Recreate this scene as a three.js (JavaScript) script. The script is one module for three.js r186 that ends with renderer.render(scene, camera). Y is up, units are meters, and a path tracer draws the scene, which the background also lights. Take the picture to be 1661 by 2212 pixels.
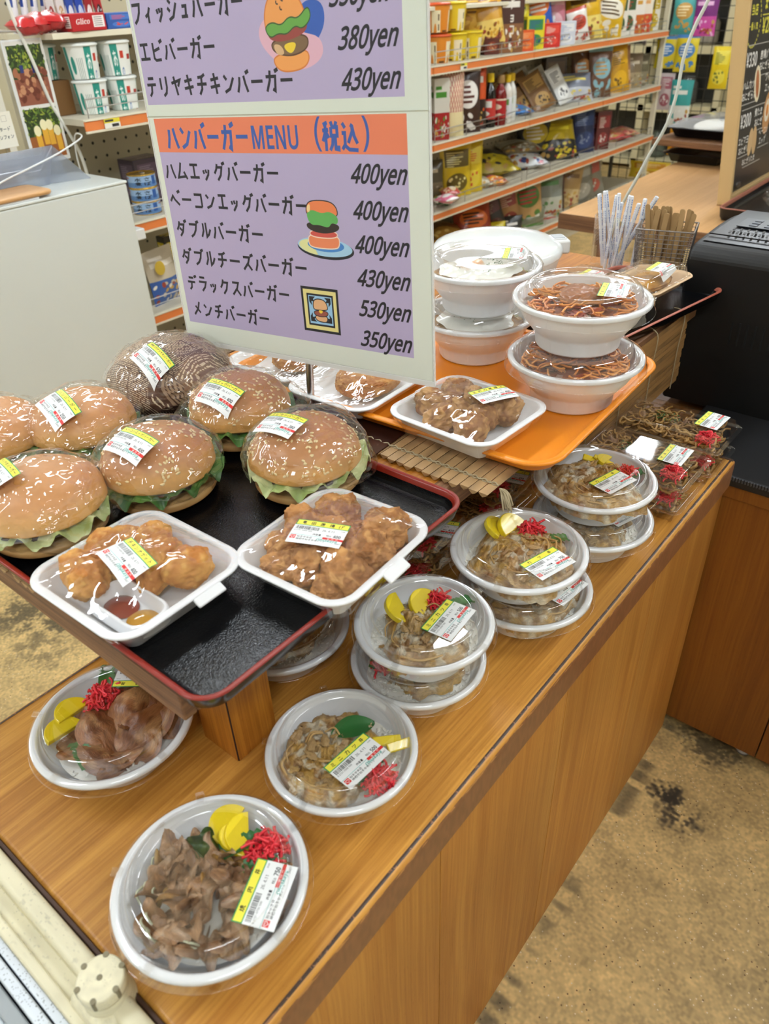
import * as THREE from 'three';
import { RoundedBoxGeometry } from 'three/addons/geometries/RoundedBoxGeometry.js';
import { mergeGeometries, mergeVertices, toCreasedNormals } from 'three/addons/utils/BufferGeometryUtils.js';
import { RectAreaLightUniformsLib } from 'three/addons/lights/RectAreaLightUniformsLib.js';

// ---------- camera, exposure, lights ----------
// Everything is laid out with y = 0 on the counter top; the last lines lift the whole scene so that the floor is y = 0.
const LIFT = 0.76;
const scene = new THREE.Scene();
scene.background = new THREE.Color(0x000000);
const renderer = new THREE.WebGLRenderer({ antialias: true });
renderer.toneMapping = THREE.LinearToneMapping;
renderer.toneMappingExposure = 0.9;
renderer.shadowMap.enabled = true;
RectAreaLightUniformsLib.init();
const camera = new THREE.PerspectiveCamera(68.04, 1661 / 2212, 0.05, 30);
{
  const rt = new THREE.Vector3(0.6301, -0.0357, 0.7757), up = new THREE.Vector3(0.459, 0.8228, -0.3351), bk = new THREE.Vector3(-0.6263, 0.5672, 0.5348);
  camera.matrixAutoUpdate = true;
  camera.quaternion.setFromRotationMatrix(new THREE.Matrix4().makeBasis(rt, up, bk));
  camera.position.set(-1.287, 0.721 + LIFT, 0.2717);
  camera.focus = 1.15; camera.userData.fStop = 6.5;
}
const CEIL = 1.95;
const TUBES = [[-1.9, -1.15], [-1.9, 0.9], [0.2, -1.15], [0.2, 0.9], [2.3, -1.15], [2.3, 0.9], [4.4, -1.15], [4.4, 0.9], [-1.9, -3.2], [0.2, -3.2], [2.3, -3.2], [4.4, -3.2]];
const LIGHT = 21;

// ---------- helpers ----------
let seedState = 1;
const seed = (n) => { seedState = (n * 2654435761 + 12345) >>> 0; };
const rnd = () => { seedState = (seedState + 0x6D2B79F5) >>> 0; let t = seedState; t = Math.imul(t ^ (t >>> 15), t | 1); t ^= t + Math.imul(t ^ (t >>> 7), t | 61); return ((t ^ (t >>> 14)) >>> 0) / 4294967296; };
const rr = (a, b) => a + (b - a) * rnd();
const pick = (a) => a[Math.floor(rnd() * a.length) % a.length];
const V3 = (x, y, z) => new THREE.Vector3(x, y, z);
const PI = Math.PI, cos = Math.cos, sin = Math.sin, abs = Math.abs, max = Math.max, min = Math.min;
const clamp = (v, a = 0, b = 1) => max(a, min(b, v));
const smooth = (a, b, v) => { const t = clamp((v - a) / (b - a)); return t * t * (3 - 2 * t); };
const mix = (a, b, t) => a + (b - a) * t;
const hash3 = (x, y, z) => { let h = Math.imul(x, 374761393) ^ Math.imul(y, 668265263) ^ Math.imul(z, 2147483647 - 58); h = Math.imul(h ^ (h >>> 13), 1274126177); return ((h ^ (h >>> 16)) >>> 0) / 4294967296; };
function noise3(x, y, z) {           // value noise, -1..1
  const xi = Math.floor(x), yi = Math.floor(y), zi = Math.floor(z); let fx = x - xi, fy = y - yi, fz = z - zi;
  fx = fx * fx * (3 - 2 * fx); fy = fy * fy * (3 - 2 * fy); fz = fz * fz * (3 - 2 * fz);
  const L = (a, b, t) => a + (b - a) * t;
  return 2 * L(L(L(hash3(xi, yi, zi), hash3(xi + 1, yi, zi), fx), L(hash3(xi, yi + 1, zi), hash3(xi + 1, yi + 1, zi), fx), fy),
    L(L(hash3(xi, yi, zi + 1), hash3(xi + 1, yi, zi + 1), fx), L(hash3(xi, yi + 1, zi + 1), hash3(xi + 1, yi + 1, zi + 1), fx), fy), fz) - 1;
}
const fbm = (x, y, z, o = 4) => { let s = 0, a = 1, t = 0; for (let i = 0; i < o; i++) { s += a * noise3(x, y, z); t += a; a *= 0.5; x = x * 2.03 + 7.1; y = y * 2.03 + 3.7; z = z * 2.03 + 1.3; } return s / t; };
const ridge = (x, y, z) => 1 - abs(noise3(x, y, z));

const used = new Map();
function numbered(name) { const n = used.get(name) || 0; used.set(name, n + 1); return n ? name + '_' + String(n).padStart(3, '0') : name; }
function tag(o, label, category, group, kind) { if (label) o.userData.label = label; if (category) o.userData.category = category; if (group) o.userData.group = group; if (kind) o.userData.kind = kind; return o; }
function thing(name, label, category, pos = [0, 0, 0], turn = 0, group) {
  const o = new THREE.Group(); o.name = numbered(name); scene.add(o); o.position.set(...pos); o.rotation.y = turn; return tag(o, label, category, group);
}
function part(name, geo, mat, parent, label) {
  const m = new THREE.Mesh(geo, mat); m.name = name; m.castShadow = m.receiveShadow = true; parent.add(m); if (label) m.userData.label = label; return m;
}
function solo(name, geo, mat, label, category, pos, turn = 0, group) { const m = part(numbered(name), geo, mat, scene); m.position.set(...(pos || [0, 0, 0])); m.rotation.y = turn; return tag(m, label, category, group); }
function struct(name, geo, mat) { const m = part(numbered(name), geo, mat, scene); m.userData.kind = 'structure'; return m; }
function at(mesh, x, y, z, rx = 0, ry = 0, rz = 0) { mesh.position.set(x, y, z); mesh.rotation.set(rx, ry, rz); return mesh; }
function copyThing(src, pos, turn, label, group) { const c = src.clone(); c.userData = { ...src.userData }; c.name = numbered(src.name.replace(/_\d{3}$/, '')); scene.add(c); c.position.set(...pos); c.rotation.y = turn; if (label) c.userData.label = label; if (group) c.userData.group = group; return c; }

const M4 = new THREE.Matrix4(), QQ = new THREE.Quaternion(), EU = new THREE.Euler();
function moved(g, x = 0, y = 0, z = 0, rx = 0, ry = 0, rz = 0, s = 1) { g.applyMatrix4(new THREE.Matrix4().compose(V3(x, y, z), new THREE.Quaternion().setFromEuler(new THREE.Euler(rx, ry, rz)), typeof s === 'number' ? V3(s, s, s) : V3(...s))); return g; }
const merge = (list) => mergeGeometries(list.map((g) => { const n = g.index ? g.toNonIndexed() : g; for (const k of Object.keys(n.attributes)) if (!['position', 'normal', 'uv', 'color'].includes(k)) n.deleteAttribute(k); if (!n.attributes.uv) n.setAttribute('uv', new THREE.BufferAttribute(new Float32Array(n.attributes.position.count * 2), 2)); return n; }));
const box = (w, h, d, r = 0.002, s = 2) => new RoundedBoxGeometry(w, h, d, s, Math.min(r, w / 2.01, h / 2.01, d / 2.01));
const boxAt = (x0, x1, y0, y1, z0, z1, r = 0.002, s = 2) => moved(box(x1 - x0, y1 - y0, z1 - z0, r, s), (x0 + x1) / 2, (y0 + y1) / 2, (z0 + z1) / 2);
const lathe = (pts, seg = 64) => new THREE.LatheGeometry(pts.map((p) => new THREE.Vector2(p[0], p[1])), seg);
function tube(pts, r, seg = 24, rad = 6, closed = false) { return new THREE.TubeGeometry(new THREE.CatmullRomCurve3(pts.map((p) => Array.isArray(p) ? V3(...p) : p), closed), seg, r, rad, closed); }
const rod = (a, b, r, rad = 8) => { const A = V3(...a), B = V3(...b), d = B.clone().sub(A); const g = new THREE.CylinderGeometry(r, r, d.length(), rad); g.applyQuaternion(new THREE.Quaternion().setFromUnitVectors(V3(0, 1, 0), d.clone().normalize())); g.translate((A.x + B.x) / 2, (A.y + B.y) / 2, (A.z + B.z) / 2); return g; };
// uv in metres from the face's main direction; swap turns the pattern by a quarter
function metreUV(g, swap = false, s = 1, ou = 0, ov = 0) {
  const P = g.attributes.position, N = g.attributes.normal, uv = new Float32Array(P.count * 2);
  for (let i = 0; i < P.count; i++) {
    const nx = abs(N.getX(i)), ny = abs(N.getY(i)), nz = abs(N.getZ(i)); let u, v;
    if (ny >= nx && ny >= nz) { u = P.getX(i); v = P.getZ(i); } else if (nx >= nz) { u = P.getZ(i); v = P.getY(i); } else { u = P.getX(i); v = P.getY(i); }
    uv[2 * i] = (swap ? v : u) * s + ou; uv[2 * i + 1] = (swap ? u : v) * s + ov;
  }
  g.setAttribute('uv', new THREE.BufferAttribute(uv, 2)); return g;
}
function colored(g, fn) { const P = g.attributes.position, c = new Float32Array(P.count * 3), o = [0, 0, 0]; for (let i = 0; i < P.count; i++) { fn(P.getX(i), P.getY(i), P.getZ(i), o, i); c[3 * i] = o[0]; c[3 * i + 1] = o[1]; c[3 * i + 2] = o[2]; } g.setAttribute('color', new THREE.BufferAttribute(c, 3)); return g; }
const lin = (hex) => { const c = new THREE.Color(hex); return [c.r, c.g, c.b]; };
const lerp3 = (a, b, t, o) => { for (let i = 0; i < 3; i++) o[i] = a[i] + (b[i] - a[i]) * t; return o; };
// grid surface from f(u,v) -> [x,y,z], u,v in 0..1
function surf(nu, nv, f, closeU = false) {
  const pos = [], uv = [], idx = [];
  for (let j = 0; j <= nv; j++) for (let i = 0; i <= nu; i++) { const p = f(i / nu, j / nv); pos.push(p[0], p[1], p[2]); uv.push(i / nu, j / nv); }
  for (let j = 0; j < nv; j++) for (let i = 0; i < nu; i++) { const a = j * (nu + 1) + i, b = a + 1, c = a + nu + 1, d = c + 1; idx.push(a, b, d, a, d, c); }
  const g = new THREE.BufferGeometry(); g.setAttribute('position', new THREE.Float32BufferAttribute(pos, 3)); g.setAttribute('uv', new THREE.Float32BufferAttribute(uv, 2)); g.setIndex(idx); g.computeVertexNormals();
  if (closeU) { const N = g.attributes.normal; for (let j = 0; j <= nv; j++) { const a = j * (nu + 1), b = a + nu; const n = V3(N.getX(a) + N.getX(b), N.getY(a) + N.getY(b), N.getZ(a) + N.getZ(b)).normalize(); N.setXYZ(a, n.x, n.y, n.z); N.setXYZ(b, n.x, n.y, n.z); } }
  return g;
}
// outline of a rounded rectangle; inset > 0 shrinks it
function rrPoint(w, d, r, t) {
  const hw = w / 2 - r, hd = d / 2 - r, segs = [2 * hd, PI * r / 2, 2 * hw, PI * r / 2, 2 * hd, PI * r / 2, 2 * hw, PI * r / 2];
  const K = 8, k = Math.min(7, Math.floor(t * K)), f = t * K - k;   // eight pieces of equal parameter
  const corner = (cx, cz, a) => [cx + r * cos(a), cz + r * sin(a)];
  switch (k) {
    case 0: return [hw + r, mix(-hd, hd, f)]; case 1: return corner(hw, hd, f * PI / 2); case 2: return [mix(hw, -hw, f), hd + r]; case 3: return corner(-hw, hd, PI / 2 + f * PI / 2);
    case 4: return [-hw - r, mix(hd, -hd, f)]; case 5: return corner(-hw, -hd, PI + f * PI / 2); case 6: return [mix(-hw, hw, f), -hd - r]; default: return corner(hw, -hd, 1.5 * PI + f * PI / 2);
  }
}
// skin over rounded-rectangle rings: profile = [[outset, y], ...]; the last ring is closed flat when cap is set
function rrLoft(w, d, r, profile, capEnd = true, per = 48, bend) {
  const rings = profile.slice(); if (capEnd) { const l = rings[rings.length - 1]; rings.push([l[0] - min(w, d) * 0.25, l[1]], ['c', l[1]]); }
  const nu = per, nv = rings.length - 1;
  return surf(nu, nv, (u, v) => {
    const k = Math.round(v * nv), [o, y] = rings[k];
    if (o === 'c') return [0, y, 0];
    const p = rrPoint(w + 2 * o, d + 2 * o, max(0.0008, r + o), 1 - u >= 1 ? 0 : 1 - u); const q = [p[0], y, p[1]]; if (bend) q[1] += bend(q[0], q[2]); return q;
  }, true);
}
function ico(detail) { const g = new THREE.IcosahedronGeometry(1, detail); g.deleteAttribute('uv'); g.deleteAttribute('normal'); return mergeVertices(g, 1e-4); }
function displaced(detail, f) { const g = ico(detail), P = g.attributes.position, v = V3(); for (let i = 0; i < P.count; i++) { v.fromBufferAttribute(P, i).normalize(); const q = f(v.x, v.y, v.z); P.setXYZ(i, q[0], q[1], q[2]); } g.computeVertexNormals(); return g; }

const std = (color, rough = 0.6, o = {}) => new THREE.MeshStandardMaterial({ color, roughness: rough, ...o });
const phy = (color, rough = 0.5, o = {}) => new THREE.MeshPhysicalMaterial({ color, roughness: rough, ...o });
function canvasTex(w, h, draw, opt = {}) { const c = document.createElement('canvas'); c.width = w; c.height = h; const x = c.getContext('2d'); draw(x, w, h); const t = new THREE.CanvasTexture(c); t.colorSpace = opt.data ? THREE.NoColorSpace : THREE.SRGBColorSpace; if (opt.wrap) t.wrapS = t.wrapT = THREE.RepeatWrapping; t.magFilter = THREE.LinearFilter; return t; }
function dataTex(w, h, f, srgb = true, wrap = true) { const a = new Uint8Array(w * h * 4), o = [0, 0, 0]; for (let j = 0; j < h; j++) for (let i = 0; i < w; i++) { f(i / w, j / h, o, i, j); const k = 4 * (j * w + i); a[k] = clamp(o[0], 0, 255); a[k + 1] = clamp(o[1], 0, 255); a[k + 2] = clamp(o[2], 0, 255); a[k + 3] = 255; } const t = new THREE.DataTexture(a, w, h); if (srgb) t.colorSpace = THREE.SRGBColorSpace; if (wrap) t.wrapS = t.wrapT = THREE.RepeatWrapping; t.magFilter = t.minFilter = THREE.LinearFilter; t.needsUpdate = true; return t; }
// noise that repeats in u with period pu and v with period pv
const hash2 = (x, y, s) => hash3(x, y, s);
function tnoise(u, v, fu, fv, s = 0) { const x = u * fu, y = v * fv, xi = Math.floor(x), yi = Math.floor(y); let a = x - xi, b = y - yi; a = a * a * (3 - 2 * a); b = b * b * (3 - 2 * b); const X = (k) => ((k % fu) + fu) % fu, Y = (k) => ((k % fv) + fv) % fv; const p = hash2(X(xi), Y(yi), s), q = hash2(X(xi + 1), Y(yi), s), r = hash2(X(xi), Y(yi + 1), s), t = hash2(X(xi + 1), Y(yi + 1), s); return mix(mix(p, q, a), mix(r, t, a), b); }

// ---------- strokes for the Japanese lettering: every four digits are a point x y on a 100 grid ----------
const DAKU = '8006 8820;9202 9916';
const GL = {
  'ー': '0650 9450', 'フ': '1520 8520 7550 5575 2592', 'イ': '8010 5545 1560;5545 5595', 'ツ': '1525 2550;4520 5545;8520 7555 3595', 'シ': '2015 4030;1045 3060;1592 5580 9030', 'ユ': '2525 7525 6580;1080 9080',
  'ハ': '3025 2555 0890;6520 7555 9290', 'カ': '1030 8530 7890 6082;4505 4045 1292', 'エ': '1520 8520;5020 5080;0882 9282', 'ヒ': '2010 2080 3590 8588;2048 8035', 'テ': '2515 7515;1042 9042;5242 4575 2592', 'リ': '2515 2565;7510 7555 6580 4093',
  'ヤ': '1040 8528 6555;3512 5592', 'キ': '1535 8028;1065 8858;4508 5893', 'チ': '8010 5520 2022;1050 9050;5220 4870 2593', 'ン': '1520 3538;1588 5575 9030', 'ム': '4510 3050 1085 8578;6555 9092', 'ク': '4008 3035 1058;3825 8025 6565 3593',
  'ヘ': '0660 3530 5050 9480', 'コ': '1522 8022 8085;1285 8085', 'タ': '4008 3035 1058;3825 8025 6565 3593;3545 6565', 'ル': '3015 3055 1088;5510 5585 7572 9245', 'ス': '1818 7518 6050 1590;5555 9090', 'ラ': '2512 7512;1538 8538 7068 4093',
  'メ': '7808 6050 1590;3535 8075', 'ナ': '0838 9238;5208 5050 2593', 'ケ': '3008 2530 0855;2532 9032;6532 5870 4093', 'ト': '3508 3595;3540 8060', 'ミ': '2518 8030;2545 7555;1572 8590', 'ニ': '2025 8025;0880 9280', 'ソ': '1520 3050;8515 7055 3592', 'セ': '2508 2580 3588 8585;0840 9030 7058',
  'ロ': '1520 1588 8588 8520 1520', 'ホ': '1035 9035;5008 5092 4086;3052 1582;7052 8882', 'オ': '1030 9030;5508 5590 4085;5335 1585', 'ウ': '5005 5020;1545 1522 8522 7060 4092', 'マ': '0820 9020 5065;3550 6085', 'ヨ': '1515 8515 8590;1852 8552;1588 8588', 'モ': '2018 8018;0848 9248;4518 4580 5588 8588', 'レ': '2510 2590 5575 9045', 'ク': '4008 3035 1058;3825 8025 6565 3593',
  '丼': '1528 8528;0858 9258;3508 3550 2092;6508 6592;4868 5478', '焼': '1530 1848;3525 2845;2510 2550 0892;2558 4085;5018 9018;7005 7030;4533 9533;5522 5545;8522 8545;4550 9550;6050 5575 4092;7850 7885 9588 9578', '肉': '1520 1593;1520 8520 8590;4808 4840 3055;5030 7045;4550 3072;5055 7072',
  '姜': '3505 4215;6505 5815;1518 8518;2030 8030;0842 9242;5018 5042;4045 2570 8092;7050 5078 2095;0865 9265', '竜': '5003 5012;2015 8015;3518 4028;6518 5828;1030 9030;2540 2570 7570 7540 2540;2555 7555;5033 5085 6092 9290 9580', '田': '1515 1590 8590 8515 1515;1552 8552;5015 5090',
  '唐': '5003 5012;1515 9015;1815 1560 0593;3028 8028 8048;2038 9038;3048 8048;5520 5562;3065 3092 7892 7865 3065', '揚': '0525 3025;1805 1885 0880;0560 3050;4508 4535 8535 8508 4508;4522 8522;3845 9545;5045 3570;5055 9055 8590 7588;6555 4590;7855 6090', 'け': '1510 1060 1590 2275;4530 9028;6808 6860 5093',
  '正': '1015 9015;5015 5088;5050 8550;2540 2588;0588 9588', 'の': '5020 4570 2080 1055 2530 5518 8030 9055 8078 6090', '特': '1810 0840;0830 3528;2205 2295;0562 3852;4515 9012;6803 6830;4032 9532;4048 9548;7840 7888 6590;5060 6070',
  '製': '1015 5015;0530 5530;3005 3045;1535 1548;4535 4548;7010 7035;9005 9045;5050 5058;0860 9260;4562 1590;3570 3592 5085;5562 9292;8065 6575', '税': '3508 1015;0532 4030;2310 2395;2335 0565;2535 4055;5505 6218;8805 8018;5522 5548 9048 9022 5522;6548 6075 4593;7848 7888 9590 9578',
  '込': '1010 2525;0540 2240 2275 0590;2278 4590 9592;5515 6520 6535 4070;6520 7550 9272', '値': '2008 0540;1430 1495;3522 9522;6508 6035;5035 5078 8878 8835 5035;5050 8850;5064 8864;3835 3890 9590', '段': '3508 1515 1590;1540 3540;1560 3560;0580 4075;5508 5525 4540;5508 8508 8530 9535;4850 9050 5592;5555 9292', '円': '1512 1592;1512 8512 8590;5012 5048;1548 8548',
  '内': '1525 1592;1525 8525 8590;5005 4850 2575;5045 7870', '容': '5003 5012;1025 1015 9015 9025;3525 2540;6525 8040;5035 0570;5035 9570;3065 3092 7092 7065 3065', '量': '2508 2530 7530 7508 2508;2519 7519;0538 9538;2548 2572 7572 7548 2548;2560 7560;5045 5092;1582 8582;0593 9593',
  '知': '2008 0835;1525 4525;0550 5050;3025 2860 0590;3060 4588;6025 6085 9085 9025 6025', '手': '8008 2018;1538 8538;0862 9262;5015 5088 3585', '中': '1528 1565 8565 8528 1528;5005 5095', '央': '2028 2055;2028 8028 8055;0855 9255;5008 4870 1593;5258 8892', '店': '5003 5012;1515 9015;1815 1560 0593;5522 5555;5538 8538;3055 3090 8090 8055 3055',
  '神': '2005 3015;0525 3525 0565;2245 2295;2550 4065;4822 4870 9070 9022 4822;4846 9046;6805 6895', '栖': '0530 4030;2205 2295;2230 0570;2240 4055;4812 9512;6012 5845;7812 7845;4830 4890 9290 9230 4830', '市': '5003 5018;0820 9220;2038 2078;2038 8038 8075;5020 5095',
  'あ': '1525 8022;4508 4060 5085;7035 5575 2588 1570 3052 7045 9060 8582 6592', 'お': '1028 6025;3808 3885 1880 1870 3560 7050 9062 8582 6088;7520 9032', 'さ': '1032 8525;3808 7055;2560 3085 7590', 'は': '1510 1060 1590;3532 9030;6810 6880 5590 4082 5072 6875 9090', '水': '5005 5090 3585;1535 4035 1080;8825 6045;5540 9085',
  '煮': '2015 8012;5003 5030;0532 9532;8015 1555;3545 3572 7572 7545 3545;3558 7558;1582 0895;3582 3893;6082 6593;8282 9095', 'に': '1510 1060 1590;4528 8528;4070 4582 8885', 'き': '1525 8020;1045 8538;4005 6565;2572 3588 7588', 'ら': '3510 6018;2535 2560 6548 8565 7582 4092', 'す': '0825 9225;5508 5560 4065 3855 4845 5858 5580 3593', 'り': '2815 2555 3548;7010 7555 4593',
  'た': '0828 6025;3508 0892;5545 9042;5075 6085 9085', 'ま': '1525 8525;1845 8245;5008 5080 3590 2578 3870 8088', 'こ': '2020 7520 6530;1570 2585 8585', 'ん': '5008 1092 3555 4560 5090 7088 9265', 'で': '1022 9018 5545 4575 7592', '人': '5008 4050 1092;4845 9292', '気': '3005 1035;2518 9018;2033 8033;1548 7548 7580 9592 9580;2560 5592;5558 2090', '一': '0850 9250', '番': '7505 2512;3018 3528;6518 6028;0530 9530;5010 5048;4535 1055;5535 9055;2555 2592 7592 7555 2555;2573 7573;5055 5092', '当': '5005 5035;2012 3030;8012 6830;1540 8540 8590;2062 8562;1588 8588', '丁': '1018 9018;5018 5085 3580',
};
const SMALL = { 'ィ': 'イ', 'ッ': 'ツ', 'ュ': 'ユ', 'ョ': 'ヨ', 'ォ': 'オ' };
const VOICED = { 'バ': 'ハ', 'ガ': 'カ', 'ビ': 'ヒ', 'グ': 'ク', 'ベ': 'ヘ', 'ダ': 'タ', 'ブ': 'フ', 'ズ': 'ス', 'デ': 'テ', 'ゲ': 'ケ', 'げ': 'け', 'ば': 'は', 'ぎ': 'き', 'ず': 'す', 'ド': 'ト', 'ポ': 'ホ', 'ジ': 'シ', 'ギ': 'キ', 'で': 'で' };
function glyph(x, ch, px, py, w, h) {
  let base = ch, k = 1, ox = 0, oy = 0, daku = false;
  if (SMALL[ch]) { base = SMALL[ch]; k = 0.7; ox = 0.1; oy = 0.28; }
  if (VOICED[ch]) { base = VOICED[ch]; daku = true; }
  const g = GL[base]; if (!g) return;
  const run = (s, kk, dx, dy) => { for (const st of s.split(';')) { const p = st.split(' '); x.beginPath(); p.forEach((c, i) => { const X = px + w * (dx + kk * +c.slice(0, 2) / 100), Y = py + h * (dy + kk * +c.slice(2) / 100); i ? x.lineTo(X, Y) : x.moveTo(X, Y); }); x.stroke(); } };
  run(g, daku ? 0.94 : k, ox, daku ? 0.06 : oy); if (daku) run(DAKU, 1, 0, 0);
}
// mixed text: Japanese by strokes, the rest with the given font; returns the width used
function jtext(x, s, px, py, size, o = {}) {
  const w = size * (o.squeeze || 1), gap = o.gap ?? size * 0.06; x.save(); x.strokeStyle = x.fillStyle = o.color || '#222'; x.lineWidth = size * (o.weight || 0.1); x.lineCap = 'butt'; x.lineJoin = 'miter'; let cx = px;
  for (const ch of s) {
    if (ch === ' ') { cx += w * 0.5; continue; }
    if (GL[ch] || SMALL[ch] || VOICED[ch]) { if (o.vertical) { if (ch === 'ー') { x.beginPath(); x.moveTo(px + w / 2, py + size * 0.08); x.lineTo(px + w / 2, py + size * 0.92); x.stroke(); } else glyph(x, ch, px, py, w, size); py += size + gap; } else { glyph(x, ch, cx, py, w, size); cx += w + gap; } }
    else { x.font = (o.style || '') + ' ' + size + 'px sans-serif'; x.textBaseline = 'alphabetic'; x.fillText(ch, cx, py + size * 0.86); cx += x.measureText(ch).width + gap * 0.3; }
  }
  x.restore(); return cx - px;
}

// ---------- textures and materials of the setting ----------
function woodTex(base, dark, seedN, fineK = 1, w = 2048, h = 1024) {
  return dataTex(w, h, (u, v, o) => {
    const warp = 0.006 * (tnoise(u, v, 3, 5, seedN + 9) - 0.5) + 0.004 * (tnoise(u, v, 9, 14, seedN + 8) - 0.5), vv = v + warp;
    let t = 0.26 * tnoise(u, vv, 2, 26, seedN) + 0.24 * tnoise(u, vv, 3, 110, seedN + 1) + 0.27 * tnoise(u, vv, 7, 380, seedN + 2) + 0.23 * tnoise(u, vv, 16, 900, seedN + 4);
    t = clamp((t - 0.5) * 1.9 * fineK + 0.45); const pore = tnoise(u, vv, 70, 800, seedN + 3) > 0.84 ? 0.16 : 0; t = clamp(t + pore);
    const cloud = 0.92 + 0.16 * tnoise(u, v, 4, 4, seedN + 5);
    for (let i = 0; i < 3; i++) o[i] = mix(base[i], dark[i], t) * cloud;
  });
}
const T_top = woodTex([214, 156, 70], [168, 110, 40], 11), T_panel = woodTex([204, 148, 70], [166, 106, 40], 31, 0.8), T_brown = woodTex([150, 108, 72], [92, 60, 38], 51, 1, 1024, 512), T_pale = woodTex([214, 170, 118], [186, 138, 86], 71, 0.7, 1024, 512);
const M_top = std(0xffffff, 0.42, { map: T_top }), M_panel = std(0xffffff, 0.5, { map: T_panel }), M_brown = std(0xffffff, 0.5, { map: T_brown }), M_pale = std(0xffffff, 0.38, { map: T_pale });
const M_leg = std(0xf0dcb8, 0.45, { map: T_top });
const T_floor = dataTex(2048, 2048, (u, v, o, i, j) => {     // 2.6 m a side
  const x = u * 2.6, z = v * 2.6, c = tnoise(u, v, 9, 9, 3), m = tnoise(u, v, 60, 60, 4), f = tnoise(u, v, 520, 520, 5), g = hash2(i >> 1, j >> 1, 6);
  let b = 0.9 + 0.16 * (c - 0.5) + 0.16 * (m - 0.5) + 0.2 * (f - 0.5);
  let r = [220 * b, 188 * b, 126 * b]; if (g > 0.994) r = [226, 210, 176]; else if (g < 0.004) r = [120, 92, 56];
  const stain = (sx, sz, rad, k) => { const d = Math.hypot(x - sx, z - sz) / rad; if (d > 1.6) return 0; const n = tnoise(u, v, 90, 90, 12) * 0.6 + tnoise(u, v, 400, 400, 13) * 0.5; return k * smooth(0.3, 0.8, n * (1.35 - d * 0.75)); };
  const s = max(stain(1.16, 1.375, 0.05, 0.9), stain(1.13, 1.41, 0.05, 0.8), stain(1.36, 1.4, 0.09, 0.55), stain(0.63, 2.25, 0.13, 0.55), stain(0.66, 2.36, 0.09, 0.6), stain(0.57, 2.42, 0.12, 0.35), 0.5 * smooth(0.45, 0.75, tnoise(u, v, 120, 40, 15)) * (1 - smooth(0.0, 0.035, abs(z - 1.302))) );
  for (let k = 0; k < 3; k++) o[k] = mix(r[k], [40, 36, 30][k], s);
});
const M_floor = std(0xffffff, 0.5, { map: T_floor });
const white = (v = 0.8) => new THREE.Color(v, v, v);
const M_wall = std(0xe6e4da, 0.8), M_ceil = std(0xf0f0ec, 0.85), M_enamel = std(0xdde2dc, 0.35), M_cream = std(0xe2d8b8, 0.5), M_steel = std(0xc8c8c8, 0.28, { metalness: 1 }), M_dark = std(0x0d0d0f, 0.4), M_black = std(0x08080a, 0.45), M_whiteplastic = std(0xe9ebea, 0.35);
const glass = (rough = 0.03, ior = 1.5, color = 0xffffff) => phy(color, rough, { transmission: 1, thickness: 0, ior, side: THREE.DoubleSide });
const M_lid = glass(0.02, 2.0), M_film = glass(0.045, 1.85), M_clear = glass(0.04, 1.9);

// ---------- the shop: floor, walls, ceiling ----------
const X0 = -3.2, X1 = 7.4, Z0 = -4.6, Z1 = 2.8, FY = -LIFT;
{
  const f = boxAt(X0, X1, FY - 0.1, FY, Z0, Z1, 0); metreUV(f, false, 1 / 2.6, 1.3 / 2.6, 1.3 / 2.6); struct('floor', f, M_floor);
  struct('ceiling', boxAt(X0, X1, CEIL, CEIL + 0.1, Z0, Z1, 0), M_ceil);
  struct('wall_left', boxAt(X0 - 0.1, X1 + 0.1, FY, CEIL, Z0 - 0.1, Z0, 0), M_wall); struct('wall_right', boxAt(X0 - 0.1, X1 + 0.1, FY, CEIL, Z1, Z1 + 0.1, 0), M_wall);
  struct('wall_back', boxAt(X1, X1 + 0.1, FY, CEIL, Z0, Z1, 0), M_wall); struct('wall_front', boxAt(X0 - 0.1, X0, FY, CEIL, Z0, Z1, 0), M_wall);
  const lampBody = box(1.24, 0.05, 0.22, 0.008), tubeG = moved(new THREE.CylinderGeometry(0.014, 0.014, 1.18, 12), 0, 0, 0, 0, 0, PI / 2);
  const M_tube = new THREE.MeshStandardMaterial({ color: 0xffffff, emissive: new THREE.Color(0.93, 0.98, 1), emissiveIntensity: LIGHT * 1.2 });
  TUBES.forEach(([x, z], i) => {
    const t = thing('ceiling_lamp', 'white twin-tube fluorescent ceiling lamp', 'ceiling lamp', [x, CEIL - 0.03, z], 0, 'ceiling lamps above the shop floor');
    part('lamp_body', lampBody, M_whiteplastic, t); for (const s of [-1, 1]) at(part('lamp_tube', tubeG, M_tube, t), 0, -0.042, 0.06 * s);
    const L = new THREE.RectAreaLight(0xe8f3ff, LIGHT, 1.18, 0.16); L.position.set(x, CEIL - 0.105, z); L.lookAt(x, FY - LIFT - 5, z); L.name = 'ceiling_lamp_light'; scene.add(L);
  });
}

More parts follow.
